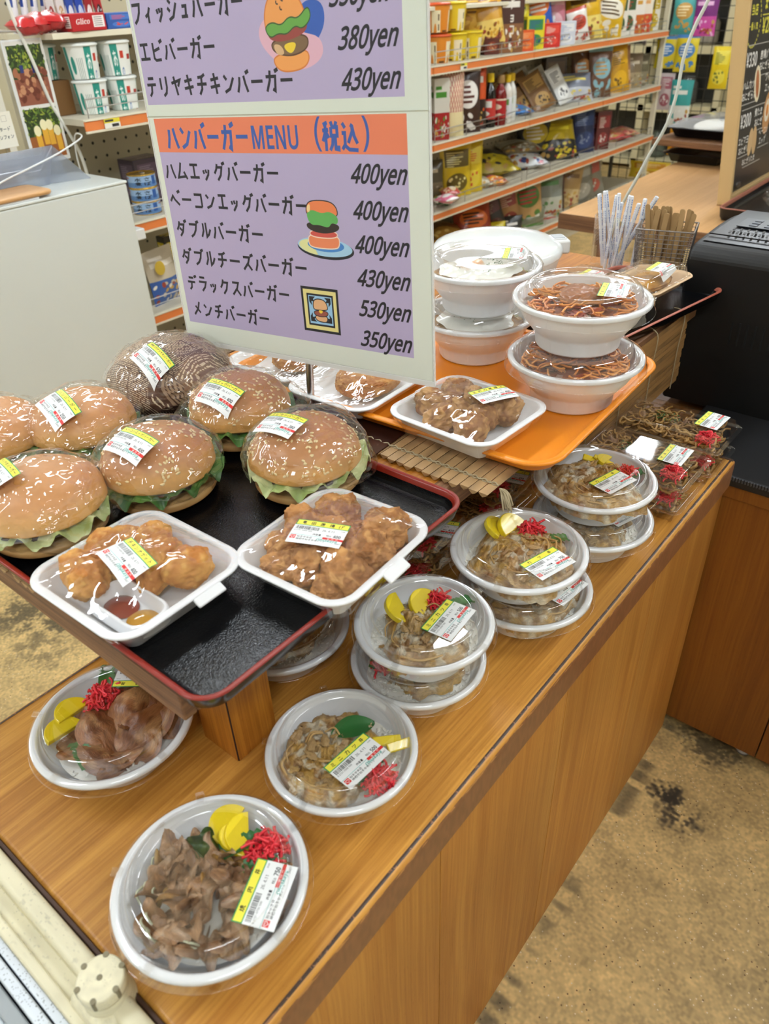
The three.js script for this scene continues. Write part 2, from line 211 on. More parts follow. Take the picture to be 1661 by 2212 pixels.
// ---------- the counter ----------
{
  const c = thing('display_counter', 'long wooden display counter with worn brown edge carrying the lunch bowls', 'counter', [0, 0, 0]);
  part('counter_top', metreUV(boxAt(-1.2, 0.008, -0.054, 0, -0.507, 0, 0.006, 3), false, 1.1), M_top, c);
  // worn edging on the front and back of the top
  const T_edge = dataTex(2048, 64, (u, v, o) => { const n = tnoise(u, v, 260, 6, 3), m = tnoise(u, v, 60, 3, 4), chip = v > 0.8 + 0.3 * (m - 0.5) && v < 0.97 && (n > 0.3 || tnoise(u, v, 900, 12, 8) > 0.5) ? 1 : 0, raw = v > 0.5 && v < 0.75 && tnoise(u, v, 120, 8, 6) > 0.6 ? 1 : 0; const b = 0.92 + 0.16 * tnoise(u, v, 300, 10, 5); for (let k = 0; k < 3; k++) o[k] = mix(mix([138, 94, 62][k], [196, 140, 76][k], raw * 0.8), [52, 38, 28][k], chip * 0.85) * b; });
  const M_edge = std(0xffffff, 0.34, { map: T_edge });
  const edgeShape = (z, s) => surf(80, 8, (u, v) => { const x = mix(s > 0 ? 0.01 : -1.2, s > 0 ? -1.2 : 0.01, u), t = v; const a = clamp((t - 0.45) / 0.55); const r = 0.009; const y = t < 0.45 ? mix(-0.055, -r, t / 0.45) : -r + r * sin(a * PI / 2) + 0.0006; const zz = (t < 0.45 ? 0 : -r + r * cos(a * PI / 2)) + 0.0008; return [x, y, z + s * zz]; });
  part('edge_trim', edgeShape(0, 1), M_edge, c, 'chipped brown edging'); part('edge_trim', edgeShape(-0.507, -1), M_edge, c);
  const darkEnd = std(0x4a2f20, 0.5); part('end_trim', boxAt(-1.2045, -1.2, -0.055, 0.001, -0.507, 0, 0.001, 1), darkEnd, c); part('end_trim', boxAt(0.008, 0.013, -0.055, -0.001, -0.5, -0.004, 0.001, 1), darkEnd, c);
  const joints = [-1.19, -0.88, -0.575, -0.27, 0.042];
  for (let k = 0; k < 4; k++) part('front_panel', metreUV(boxAt(joints[k] + 0.0006, joints[k + 1] - 0.0006, FY + 0.001, -0.055, -0.033, -0.013, 0.0008, 1), true, 0.9, k * 0.31, k * 0.17), M_panel, c);
  part('back_panel', metreUV(boxAt(-1.19, 0.0, FY + 0.001, -0.055, -0.49, -0.475, 0.001, 1), true), M_panel, c); part('end_panel', metreUV(boxAt(-1.19, -1.175, FY + 0.001, -0.055, -0.475, -0.033, 0.001, 1), true), M_panel, c);
  part('end_panel', metreUV(boxAt(-0.02, -0.005, FY + 0.001, -0.055, -0.475, -0.033, 0.001, 1), true), M_panel, c);
}
{ // cabinet standing across the end of the counter
  const c = thing('side_cabinet', 'brown wooden cabinet standing crosswise at the far end of the counter', 'cabinet', [0, 0, 0]);
  const M_cab = std(0xb29a68, 0.5, { map: T_panel });
  part('cabinet_top', metreUV(boxAt(0.043, 0.62, -0.10, -0.07, -0.5, 1.2, 0.002), true), M_cab, c);
  part('front_panel', metreUV(boxAt(0.05, 0.07, FY + 0.032, -0.1, -0.2, 0.189, 0.001, 1), true, 0.9, 0.4), M_cab, c); part('front_panel', metreUV(boxAt(0.05, 0.07, FY + 0.032, -0.1, 0.1915, 0.7, 0.001, 1), true, 0.9, 0.13), M_cab, c); part('front_panel', metreUV(boxAt(0.05, 0.07, FY + 0.032, -0.1, 0.7025, 1.2, 0.001, 1), true, 0.9, 0.7), M_cab, c);
  part('cabinet_body', metreUV(boxAt(0.07, 0.6, FY + 0.032, -0.1, -0.48, 1.18, 0.001, 1), true), M_cab, c);
  for (const [x, z] of [[0.085, 0.16], [0.085, 1.1], [0.56, 0.16], [0.56, 1.1], [0.3, -0.4]]) part('foot', moved(lathe([[0, 0], [0.016, 0], [0.016, 0.008], [0.009, 0.014], [0.009, 0.034], [0, 0.034]], 16), x, FY, z), std(0xb8b8b8, 0.4), c);
}
// ---------- raised board on legs ----------
{
  const c = thing('wooden_riser', 'raised wooden board on square legs that carries the serving trays', 'riser', [0, 0, 0]);
  part('board_top', metreUV(boxAt(-1.038, 0.29, 0.15, 0.18, -0.80, -0.212, 0.003, 2), false, 1.2, 0.3), M_leg, c);
  part('edge_board', metreUV(boxAt(-1.0405, -1.024, 0.14, 0.1805, -0.802, -0.205, 0.003, 2), false, 1.6), M_brown, c, 'dark brown edge board'); part('edge_board', metreUV(boxAt(-1.024, 0.29, 0.14, 0.1805, -0.228, -0.205, 0.003, 2), false, 1.6), M_brown, c); part('edge_board', metreUV(boxAt(-1.024, 0.402, 0.14, 0.18, -0.802, -0.79, 0.003, 2), false, 1.6), M_brown, c);
  part('board_extension', metreUV(boxAt(0.2905, 0.44, 0.15, 0.18, -0.79, -0.262, 0.003, 2), false, 1.2, 0.1), M_leg, c);
  const leg = (x, z) => { part('leg', metreUV(merge([boxAt(x, x + 0.008, 0, 0.15, z - 0.06, z - 0.002, 0.0004, 1), boxAt(x + 0.0018, x + 0.06, 0, 0.15, z - 0.008, z, 0.0004, 1), boxAt(x + 0.052, x + 0.06, 0, 0.15, z - 0.06, z - 0.008, 0.0006, 1), boxAt(x + 0.006, x + 0.056, 0, 0.15, z - 0.0598, z - 0.054, 0.0006, 1)]), true, 1.4, x, z), M_leg, c); part('leg_core', boxAt(x + 0.0006, x + 0.05, 0.0005, 0.149, z - 0.05, z - 0.0006, 0.0002, 1), std(0x2a1512, 0.7), c); };
  leg(-0.98, -0.225); leg(-0.13, -0.225); leg(-0.98, -0.43); leg(-0.13, -0.43);
}
// ---------- bamboo mats ----------
const M_bamboo = std(0xffffff, 0.55, { vertexColors: true }), M_twine = std(0xa89878, 0.9);
function stickGeo(len, w, h, k) {
  const s = new THREE.Shape(); s.moveTo(-w / 2, 0); s.lineTo(w / 2, 0); s.quadraticCurveTo(w * 0.42, -h * 0.5, 0.06 * w, -h); s.quadraticCurveTo(-w * 0.4, -h * 0.55, -w / 2, 0);
  const g = new THREE.ExtrudeGeometry(s, { depth: len, bevelEnabled: false, steps: 8, curveSegments: 3 }); g.rotateY(PI / 2);
  return colored(g, (x, y, z, o) => { const n = 0.85 + 0.3 * noise3(x * 40 + k * 9, y * 300, z * 300), sp = noise3(x * 420, z * 420, k) > 0.72 ? 0.55 : 1; lerp3(lin(0xb89466), lin(0x92724a), clamp(n - 0.6), o); for (let i = 0; i < 3; i++) o[i] *= sp; });
}
function mat(x0, x1, z0, z1, top, label, w = 0.0149) {
  const n = Math.round((z1 - z0) / w), m = thing('bamboo_mat', label, 'mat', [x0, top, z0]); const vars = [0, 1, 2, 3].map((k) => stickGeo(x1 - x0, w * 0.93, 0.0062, k)); seed(77);
  for (let k = 0; k < n; k++) at(part('stick', vars[k % 4], M_bamboo, m), rr(-0.003, 0.003), 0, (k + 0.5) * w);
  const cord = []; for (let s = 0; s < 2; s++) { const pts = []; for (let k = 0; k <= n * 2; k++) pts.push([0.028 + (k % 2 ? 0.0016 : -0.0016) * (s ? 1 : -1), 0.0012 + (k % 2 ? 0.0012 : 0) * (s ? 1 : -1), k * w / 2]); cord.push(tube(pts, 0.0011, n * 6, 5)); }
  part('cord', merge(cord), M_twine, m); return m;
}
{
  const m2 = mat(-0.592, -0.125, -0.76, -0.148, 0.1867, 'bamboo slat mat with a knotted tassel under the orange tray');
  const tas = []; seed(5); for (let k = 0; k < 16; k++) { const a = rr(0, 6.28), sp = rr(0.003, 0.011); tas.push(tube([[0.028, -0.003, 0.612], [0.03 + sp * 0.5 * cos(a), -0.006 - rr(0, 0.003), 0.618 + sp * 0.4 * sin(a)], [0.026 + sp * cos(a) * 0.9, -0.011 - rr(0, 0.004), 0.625 + sp * sin(a) * 0.5], [0.024 + sp * cos(a), -0.02 - rr(0, 0.008), 0.63 + sp * sin(a) * 0.6]], 0.0012, 10, 5)); }
  part('tassel', merge(tas), M_twine, m2, 'frayed end of the twine');
  mat(-1.046, -0.66, -0.79, -0.44, 0.1867, 'bamboo slat mat showing at the edge under the black burger tray');
  // the mat that hangs over the front of the board
  const h = thing('bamboo_mat', 'dark bamboo mat hanging down over the front of the raised board beside the black machine', 'mat', [-0.24, 0.187, -0.2]); const vs = [0, 1, 2].map((k) => stickGeo(0.46, 0.0095, 0.005, k + 5)); const M_hang = std(0xd8c8a8, 0.6, { vertexColors: true });
  for (let k = 2; k < 17; k++) at(part('stick', vs[k % 3], M_hang, h), k % 2 ? 0.002 : -0.002, k < 2 ? -0.001 : -0.004 - (k - 1) * 0.0102, k < 2 ? -0.012 + k * 0.01 : 0.0035 + 0.001 * sin(k), k < 2 ? 0 : PI / 2);
  for (const cx of [0.03, 0.16, 0.29, 0.42]) part('cord', tube([[cx, 0.002, -0.015], [cx, 0.001, 0.0], [cx, -0.006, 0.0072], [cx, -0.08, 0.0062], [cx, -0.165, 0.0062]], 0.0011, 24, 5), M_twine, h);
}
// ---------- trays ----------
const T_lacq = dataTex(512, 512, (u, v, o) => { const n = 0.5 * tnoise(u, v, 110, 170, 1) + 0.35 * tnoise(u, v, 220, 256, 2) + 0.12 * (tnoise(u, v, 14, 5, 3)); o[0] = o[1] = o[2] = 255 * clamp(n); }, false);
const M_lacq = std(0x06070a, 0.24, { bumpMap: T_lacq, bumpScale: 0.00035 }), M_lacqSmooth = std(0x08080a, 0.18), M_redrim = std(0x8a2416, 0.3);
function lacquerTray(name, w, d, label, pos, turn, rimMat = M_redrim) {
  const t = thing(name, label, 'tray', pos, turn), r = 0.032, H = 0.023;
  const inner = rrLoft(w, d, r, [[-0.0085, H - 0.006], [-0.0105, 0.009], [-0.014, 0.0058], [-0.02, 0.0048]], true, 96); metreUV(inner, false, 6);
  part('tray_floor', inner, M_lacq, t);
  part('tray_side', rrLoft(w, d, r, [[-0.02, 0.0025], [-0.018, 0], [-0.012, 0], [-0.005, 0.006], [-0.0005, H - 0.003], [0.0004, H - 0.001]], false, 96), M_lacqSmooth, t);
  part('tray_base', rrLoft(w, d, r, [[-0.019, 0.0012], [-0.02, 0.0012]].reverse().slice(0, 1).concat([[-0.02, 0.0012]]), true, 48), M_lacqSmooth, t);
  part('rim', rrLoft(w, d, r, [[0.0004, H - 0.0012], [0.0002, H], [-0.0012, H + 0.0007], [-0.0042, H + 0.0004], [-0.0062, H - 0.001], [-0.0086, H - 0.0065]], false, 96), rimMat, t, 'red lacquered rim');
  return t;
}
lacquerTray('lacquer_tray', 0.414, 0.61, 'black lacquer tray with red rim holding the wrapped burgers', [-0.8455, 0.187, -0.45], 0);
lacquerTray('lacquer_tray', 0.40, 0.25, 'black lacquer tray with pink rim beside the black machine', [0.123, 0.1812, -0.312], -0.16, std(0xb0604c, 0.35));
{
  const t = thing('orange_tray', 'bright orange plastic serving tray with raised rim', 'tray', [-0.335, 0.187, -0.405], 0.05), w = 0.41, d = 0.585, r = 0.045;
  const M_orange = std(new THREE.Color(0.84, 0.27, 0.012), 0.36);
  part('tray_floor', rrLoft(w, d, r, [[-0.006, 0.0215], [-0.013, 0.009], [-0.018, 0.0055], [-0.026, 0.0045]], true, 96), M_orange, t);
  part('rim', rrLoft(w, d, r, [[-0.006, 0.0215], [-0.004, 0.0232], [0, 0.0238], [0.004, 0.0228], [0.0055, 0.0205], [0.004, 0.018], [0.0, 0.0175], [-0.008, 0.006], [-0.016, 0.0005], [-0.026, 0]], true, 96), M_orange, t);
}
// ---------- the menu sign ----------
{
  const P0 = V3(-0.5622, 0.2742, -0.485), D = V3(0.1055, 0.0517, 0.9931), U = V3(0.0483, 0.9972, -0.057), N = D.clone().cross(U).normalize();
  const s = thing('menu_sign', 'white placard with lavender burger menu on a chrome pole stand', 'sign', [-0.555, 0.1868, -0.492]);
  const base = P0.clone().sub(s.position);
  const bp = part('base_plate', boxAt(-0.085, 0.085, 0, 0.0022, -0.16, 0.16, 0.0008, 1), std(0x5c4038, 0.22, { metalness: 0.85 }), s, 'thin brown metal base plate'); bp.rotation.y = 0.06; bp.position.z = -0.0;
  const back = (k) => base.clone().addScaledVector(U, k).addScaledVector(N, -0.0065).toArray();
  part('pole', merge([rod([0, 0.002, 0], back(0.004), 0.0058, 20), rod(back(0), back(0.5), 0.0046, 20)]), M_steel, s);
  const u0 = -0.243, u1 = 0.2165, v1 = 0.56, K = 3600, W = Math.round((u1 - u0) * K), H = Math.round(v1 * K);
  const tex = canvasTex(W, H, (x) => {
    const X = (u) => (u - u0) * K, Y = (v) => H - v * K, rect = (a, b, c, d, col) => { x.fillStyle = col; x.fillRect(X(a), Y(d), (b - a) * K, (d - c) * K); };
    rect(u0, u1, 0, v1, '#dfe6da'); rect(-0.237, 0.1845, 0.3385, v1, '#b9add0'); rect(u0, u1, 0.007, 0.3235, '#e2e8dc'); rect(-0.2315, 0.186, 0.0345, 0.3215, '#b9add0'); rect(-0.2315, 0.186, 0.279, 0.3215, '#ea8360');
    const row = (str, ul, ur, v, size, col = '#26262e', weight = 0.128) => { let n = 0; for (const c of str) n++; const cell = (ur - ul) * K / n; const sq = 0.9 * cell / (size * K); jtext(x, str, X(ul), Y(v) - size * K / 2, size * K, { squeeze: sq, gap: cell - size * K * sq, color: col, weight }); };
    row('フィッシュバーガー', -0.238, -0.037, 0.4455, 0.0285); row('エビバーガー', -0.236, -0.092, 0.4015, 0.0265); row('テリヤキチキンバーガー', -0.234, 0.029, 0.3605, 0.0275);
    row('ハンバーガー', -0.212, -0.055, 0.2985, 0.036, '#3d5fae', 0.13);
    x.fillStyle = '#3d5fae'; x.save(); x.translate(X(-0.054), Y(0.2845)); x.scale(0.8, 1); x.font = `${0.036 * K}px sans-serif`; x.fillText('MENU', 0, 0); x.strokeStyle = '#3d5fae'; x.lineWidth = 5; x.strokeText('MENU', 0, 0); x.restore(); x.save(); x.font = `${0.044 * K}px sans-serif`; x.fillText('(', X(0.050), Y(0.2885)); x.fillText(')', X(0.122), Y(0.2885)); x.restore();
    row('税込', 0.063, 0.121, 0.2985, 0.036, '#3d5fae', 0.12);
    row('ハムエッグバーガー', -0.227, -0.01, 0.2555, 0.026); row('ベーコンエッグバーガー', -0.227, 0.033, 0.217, 0.026); row('ダブルバーガー', -0.225, -0.05, 0.1765, 0.026); row('ダブルチーズバーガー', -0.224, 0.022, 0.1365, 0.026); row('デラックスバーガー', -0.222, -0.015, 0.097, 0.025); row('メンチバーガー', -0.22, -0.059, 0.0575, 0.025);
    const price = (t, ur, v) => { x.save(); x.fillStyle = x.strokeStyle = '#23232b'; x.lineWidth = 5; x.font = `italic ${0.0295 * K}px sans-serif`; x.translate(X(ur), Y(v - 0.0105)); x.transform(1, 0, -0.16, 1, 0, 0); const w = x.measureText(t).width; x.scale(0.081 * K / w, 1); x.fillText(t, -w, 0); x.strokeText(t, -w, 0); x.restore(); };
    price('350yen', 0.168, 0.440); price('380yen', 0.1765, 0.3985); price('430yen', 0.1775, 0.3575); price('400yen', 0.182, 0.2575); price('400yen', 0.182, 0.2155); price('400yen', 0.1815, 0.1745); price('430yen', 0.1815, 0.1325); price('530yen', 0.181, 0.0925); price('350yen', 0.181, 0.0515);
    // three little burger drawings
    const blob = (pts, fill, line, lw = 6) => { x.beginPath(); pts.forEach((p, i) => { const n = pts[(i + 1) % pts.length], mx = (p[0] + n[0]) / 2, my = (p[1] + n[1]) / 2; i ? x.quadraticCurveTo(p[0], p[1], mx, my) : x.moveTo(mx, my); }); const p = pts[0], n = pts[1]; x.quadraticCurveTo(p[0], p[1], (p[0] + n[0]) / 2, (p[1] + n[1]) / 2); x.closePath(); if (fill) { x.fillStyle = fill; x.fill(); } if (line) { x.strokeStyle = line; x.lineWidth = lw; x.stroke(); } };
    x.save(); x.translate(X(0.029), Y(0.405)); x.scale(0.95, 0.95);
    blob([[20, -60], [90, -130], [190, -120], [200, -30], [120, 50], [30, 40]], '#3a62b8'); blob([[60, 10], [130, 0], [150, 60], [60, 90]], '#2e3a44'); blob([[-190, -40], [-120, -90], [60, -10], [170, 10], [180, 90], [60, 140], [-80, 110], [-180, 30]], '#e3b4c6');
    blob([[-130, 10], [-150, -80], [-100, -170], [10, -180], [80, -120], [100, -30], [-20, 0]], '#eda15a', '#d87f3e'); blob([[-110, 70], [80, 50], [100, 90], [60, 130], [-60, 140], [-110, 110]], '#f0a35a', '#d87f3e'); blob([[-120, 10], [90, -10], [100, 50], [0, 80], [-110, 60]], '#80654a', '#5a4030'); blob([[-60, 30], [40, 20], [-5, 78]], '#f0cf3a'); blob([[-110, 25], [-60, 30], [-40, 70], [-90, 70]], '#d9b487'); blob([[-140, -30], [100, -60], [95, -10], [-20, 20], [-120, 15]], '#9c4a44');
    blob([[-150, -40], [-100, -60], [-50, -40], [0, -75], [50, -60], [110, -110], [125, -60], [70, -20], [30, -40], [-20, -5], [-70, -15], [-120, 5]], '#6aa84c', '#3c5a34', 5); x.strokeStyle = '#4a3a34'; x.lineWidth = 6; for (const [a, b] of [[-60, -130], [-30, -140], [-40, -108]]) { x.beginPath(); x.arc(a, b, 7, 1, 4); x.stroke(); } x.restore();
    x.save(); x.translate(X(0.052), Y(0.186)); x.scale(0.9, 0.9);
    x.beginPath(); x.ellipse(6, 84, 186, 54, 0.04, 0, 7); x.fillStyle = '#22242c'; x.fill(); x.beginPath(); x.ellipse(2, 76, 180, 48, 0.04, 0, 7); x.fillStyle = '#a9d3ee'; x.fill(); x.beginPath(); x.ellipse(-60, 80, 110, 38, 0.1, 1.4, 4.4); x.fillStyle = '#e6e6a6'; x.fill(); x.beginPath(); x.ellipse(10, 66, 120, 34, 0.02, 0, 7); x.fillStyle = '#4888cf'; x.fill();
    blob([[-95, 10], [100, 10], [105, 60], [80, 84], [-80, 84], [-105, 60]], '#ee8a5e', '#f8e0cc', 6); blob([[-85, -10], [90, -10], [95, 30], [-90, 30]], '#d4584e', '#f4d8c4', 6); blob([[-105, -50], [105, -50], [110, -10], [0, 12], [-105, -10]], '#332a28'); blob([[-100, -130], [-60, -155], [60, -155], [105, -120], [100, -70], [-100, -70]], '#ee8552', '#2c2a2c', 5); blob([[-105, -90], [-60, -110], [0, -90], [50, -105], [105, -80], [100, -40], [60, -50], [40, -20], [-20, -35], [-80, -30]], '#62b25c'); blob([[-95, -125], [-70, -140], [-75, -95], [-95, -95]], '#f4d79a'); x.restore();
    x.save(); x.translate(X(0.036), Y(0.082)); x.scale(0.9, 0.9); x.fillStyle = '#22242c'; x.fillRect(-128, -122, 256, 250); x.fillStyle = '#e8dc92'; x.fillRect(-114, -108, 228, 222); x.fillStyle = '#22242c'; x.fillRect(-90, -86, 182, 178); x.fillStyle = '#9cc9ea'; x.fillRect(-80, -76, 162, 158);
    x.fillStyle = '#22242c'; for (const [a, b] of [[1, 1], [1, -1], [-1, 1], [-1, -1]]) { x.beginPath(); x.moveTo(a * 74, b * 70); x.lineTo(a * 32, b * 70); x.lineTo(a * 48, b * 56); x.lineTo(a * 36, b * 42); x.lineTo(a * 60, b * 44); x.lineTo(a * 58, b * 20); x.lineTo(a * 74, b * 40); x.fill(); }
    blob([[-52, -10], [-46, -50], [-10, -62], [36, -54], [52, -20], [46, 0], [-40, 4]], '#e8b586', '#22242c', 5); blob([[-44, 30], [46, 30], [44, 62], [20, 70], [-36, 64]], '#e8b586', '#22242c', 5); blob([[-48, 6], [50, 2], [50, 30], [0, 40], [-46, 32]], '#9c5648', '#22242c', 4); blob([[-20, 2], [22, 2], [0, 26]], '#f0d040'); x.restore();
  });
  const ph = boxAt(u0, u1, 0, v1, -0.0016, 0.0, 0.0006, 1);
  const hold = new THREE.Matrix4().makeBasis(D, U, N).setPosition(base);
  const placard = part('placard', ph.clone().applyMatrix4(hold), phy(0xe9ece4, 0.25, {}), s);
  const face = new THREE.PlaneGeometry(u1 - u0 - 0.004, v1 - 0.007); { const uv = face.attributes.uv; for (let i = 0; i < uv.count; i++) { uv.setX(i, 0.002 / (u1 - u0) + uv.getX(i) * (1 - 0.004 / (u1 - u0))); uv.setY(i, 0.007 / v1 + uv.getY(i) * (1 - 0.007 / v1)); } } face.translate((u0 + u1) / 2, (v1 + 0.007) / 2, 0.0006); face.applyMatrix4(hold);
  part('menu_sheet', face, std(0xffffff, 0.42, { map: tex }), s, 'printed lavender menu sheets');
  const lip = surf(20, 2, (u, v) => [mix(u0, u1, u), mix(0.3232, 0.3246, v), v * 0.0012 + 0.0008]); lip.applyMatrix4(hold); part('sheet_edge', lip, std(0xdde4d8, 0.4), s);
  const rim = merge([moved(box(u1 - u0 + 0.002, 0.008, 0.0026, 0.001), (u0 + u1) / 2, 0.0025, -0.0006), moved(box(0.003, v1, 0.0026, 0.001), u0, v1 / 2, -0.0006), moved(box(0.003, v1, 0.0026, 0.001), u1, v1 / 2, -0.0006)]); rim.applyMatrix4(hold); part('clear_edge', rim, phy(0xffffff, 0.25, { transmission: 0.6, thickness: 0, ior: 1.5 }), s, 'clear plastic laminate edge');
}

// ---------- price labels ----------
const labelCache = new Map();
function labelMat(name, price, date = '26. 4.11') {
  const key = name + price; if (labelCache.has(key)) return labelCache.get(key);
  const t = canvasTex(480, 320, (x, W, H) => {
    x.fillStyle = '#f2f4f4'; x.fillRect(0, 0, W, H); x.fillStyle = '#1f9a5e'; x.fillRect(0, 0, W, 80); x.fillStyle = '#f5ea52'; x.fillRect(8, 8, W - 16, 64);
    const n = [...name].length, cell = (W - 60) / n, sz = min(46, cell * 0.95); jtext(x, name, 30 + (cell - sz) / 2, 17, sz, { gap: cell - sz, weight: 0.11, color: '#26261e' });
    seed(name.length * 7 + price); x.fillStyle = '#1a1a1a'; let bx = 22; while (bx < 232) { const w = pick([3, 3, 5, 7]); x.fillRect(bx, 92, w, 46); bx += w + pick([3, 4, 6]); }
    x.font = '22px sans-serif'; x.fillText('0 2151 0' + price + ' 500', 18, 162); x.font = '32px sans-serif'; x.fillText(date, 262, 134); x.font = '16px sans-serif'; x.fillText('0109', 424, 108);
    jtext(x, '内容量', 200, 176, 24, { weight: 0.12 }); jtext(x, '税込', 318, 172, 24, { weight: 0.1, color: '#444' }); x.font = 'bold 50px sans-serif'; x.save(); x.translate(380, 200); x.scale(0.82, 1); x.fillText(String(price), 0, 0); x.restore();
    x.strokeStyle = '#39a6a0'; x.lineWidth = 3; x.beginPath(); x.moveTo(0, 214); x.lineTo(W, 214); x.stroke();
    x.fillStyle = '#dc2f2a'; x.fillRect(300, 208, 180, 28); jtext(x, '値段円', 340, 211, 22, { color: '#fbe4e0', weight: 0.1, gap: 14 });
    x.fillStyle = '#d8322c'; x.fillRect(16, 222, 50, 48); x.strokeStyle = '#fff'; x.lineWidth = 4; x.beginPath(); x.moveTo(41, 262); x.lineTo(22, 242); x.quadraticCurveTo(28, 226, 41, 238); x.quadraticCurveTo(54, 226, 60, 242); x.closePath(); x.stroke();
    jtext(x, '知手中央店', 76, 224, 26, { weight: 0.085, color: '#2b2b2b' }); jtext(x, '神栖市知手中央2-1-3', 76, 254, 26, { weight: 0.085, color: '#2b2b2b' });
    x.fillStyle = '#12978a'; x.font = 'italic bold 42px serif'; x.save(); x.translate(250, 262); x.scale(0.9, 1); x.fillText('Ohsakaya', 0, 0); x.restore(); x.fillStyle = '#333'; x.font = '22px sans-serif'; x.fillText('2447', 420, 278);
  });
  const m = std(0xffffff, 0.4, { map: t, side: THREE.DoubleSide }); labelCache.set(key, m); return m;
}
const LW = 0.06, LH = 0.04;
const roundRect = (w, h, r) => { const s = new THREE.Shape(); s.moveTo(-w / 2 + r, -h / 2); s.lineTo(w / 2 - r, -h / 2); s.quadraticCurveTo(w / 2, -h / 2, w / 2, -h / 2 + r); s.lineTo(w / 2, h / 2 - r); s.quadraticCurveTo(w / 2, h / 2, w / 2 - r, h / 2); s.lineTo(-w / 2 + r, h / 2); s.quadraticCurveTo(-w / 2, h / 2, -w / 2, h / 2 - r); s.lineTo(-w / 2, -h / 2 + r); s.quadraticCurveTo(-w / 2, -h / 2, -w / 2 + r, -h / 2); return s; };
// a label that follows a height function; centre (cx, cz), text direction turned by ang
function labelGeo(cx, cz, ang, height, lift = 0.0008, w = LW, h = LH, n = 14) {
  return surf(n, n, (u, v) => { const lx = (u - 0.5) * w, lz = (0.5 - v) * h; const x = cx + lx * cos(ang) + lz * sin(ang), z = cz - lx * sin(ang) + lz * cos(ang); return [x, height(x, z) + lift, z]; });
}

// ---------- tableware ----------
const M_bowl = phy(0xeef0f2, 0.32, { clearcoat: 0.3, clearcoatRoughness: 0.2 });
const scaleR = (pts, k) => pts.map(([r, y]) => [r * k, y]);
const bowlProfile = [[0, 0.002], [0.05, 0.002], [0.052, 0], [0.056, 0], [0.0575, 0.002], [0.0585, 0.009], [0.0655, 0.0185], [0.074, 0.03], [0.0795, 0.0405], [0.0815, 0.0432], [0.0885, 0.0432], [0.0903, 0.045], [0.0903, 0.0482], [0.0885, 0.0502], [0.0842, 0.0504], [0.082, 0.049], [0.081, 0.045], [0.0775, 0.037], [0.0715, 0.027], [0.063, 0.0165], [0.054, 0.0085], [0.048, 0.0065], [0, 0.0065]];
const lidProfile = [[0.0943, 0.0375], [0.0932, 0.0378], [0.0930, 0.0418], [0.0918, 0.0445], [0.0915, 0.0498], [0.0895, 0.0522], [0.0848, 0.0524], [0.0826, 0.0508], [0.0812, 0.0475], [0.0798, 0.048], [0.0782, 0.0545], [0.0758, 0.0615], [0.0732, 0.0652], [0.0705, 0.0664], [0.0685, 0.0657], [0.0665, 0.062], [0.0645, 0.0592], [0.062, 0.0586], [0.03, 0.059], [0, 0.0592]];
const bowlG = lathe(bowlProfile, 72), lidG = lathe(lidProfile, 96), bowlMiniG = lathe(scaleR(bowlProfile, 0.917), 72), lidMiniG = lathe(scaleR(lidProfile, 0.917), 96);
const bigBowlProfile = [[0, 0.003], [0.054, 0.003], [0.056, 0], [0.06, 0], [0.062, 0.003], [0.0635, 0.02], [0.07, 0.027], [0.082, 0.042], [0.0905, 0.057], [0.093, 0.0645], [0.0985, 0.0645], [0.1002, 0.0665], [0.1, 0.0705], [0.098, 0.072], [0.0935, 0.072], [0.0915, 0.07], [0.0895, 0.062], [0.081, 0.046], [0.069, 0.031], [0.06, 0.024], [0.055, 0.009], [0, 0.008]];
const bigLidProfile = [[0.1052, 0.0545], [0.1042, 0.055], [0.1040, 0.0600], [0.1022, 0.0625], [0.1016, 0.0715], [0.0995, 0.0742], [0.0945, 0.0744], [0.0915, 0.0722], [0.0895, 0.069], [0.088, 0.0705], [0.085, 0.08], [0.082, 0.0862], [0.0785, 0.0893], [0.074, 0.0905], [0.0712, 0.0895], [0.0685, 0.085], [0.0665, 0.0815], [0.064, 0.0805], [0.03, 0.081], [0, 0.0812]];
const bigBowlG = lathe(bigBowlProfile, 192), bigLidG = lathe(bigLidProfile, 104);
{ const P = bigBowlG.attributes.position; for (let i = 0; i < P.count; i++) { const x = P.getX(i), y = P.getY(i), z = P.getZ(i), r = Math.hypot(x, z); if (r < 0.05 || y > 0.062 || y < 0.004) continue; const a = Math.atan2(z, x), w = smooth(0.004, 0.02, y) * (1 - smooth(0.045, 0.062, y)) * 0.0009 * Math.pow(abs(sin(a * 14 + y * 60)), 0.6) * (sin(a * 3.5) > -0.2 ? 1 : 0); P.setXYZ(i, x * (1 + w / r), y, z * (1 + w / r)); } bigBowlG.computeVertexNormals(); }
const tabG = (R, y) => { const list = []; for (const a of [0.3, 1.55, 2.9, 4.1, 5.3]) { const b = box(0.009, 0.0035, 0.011, 0.001, 1); moved(b, R * cos(a), y, R * sin(a), 0, -a + PI / 2, 0); list.push(b); } return list; };
const lidTabG = tabG(0.0885, 0.0528), lidTabMiniG = tabG(0.0812, 0.0528), bigLidTabG = tabG(0.097, 0.0748);

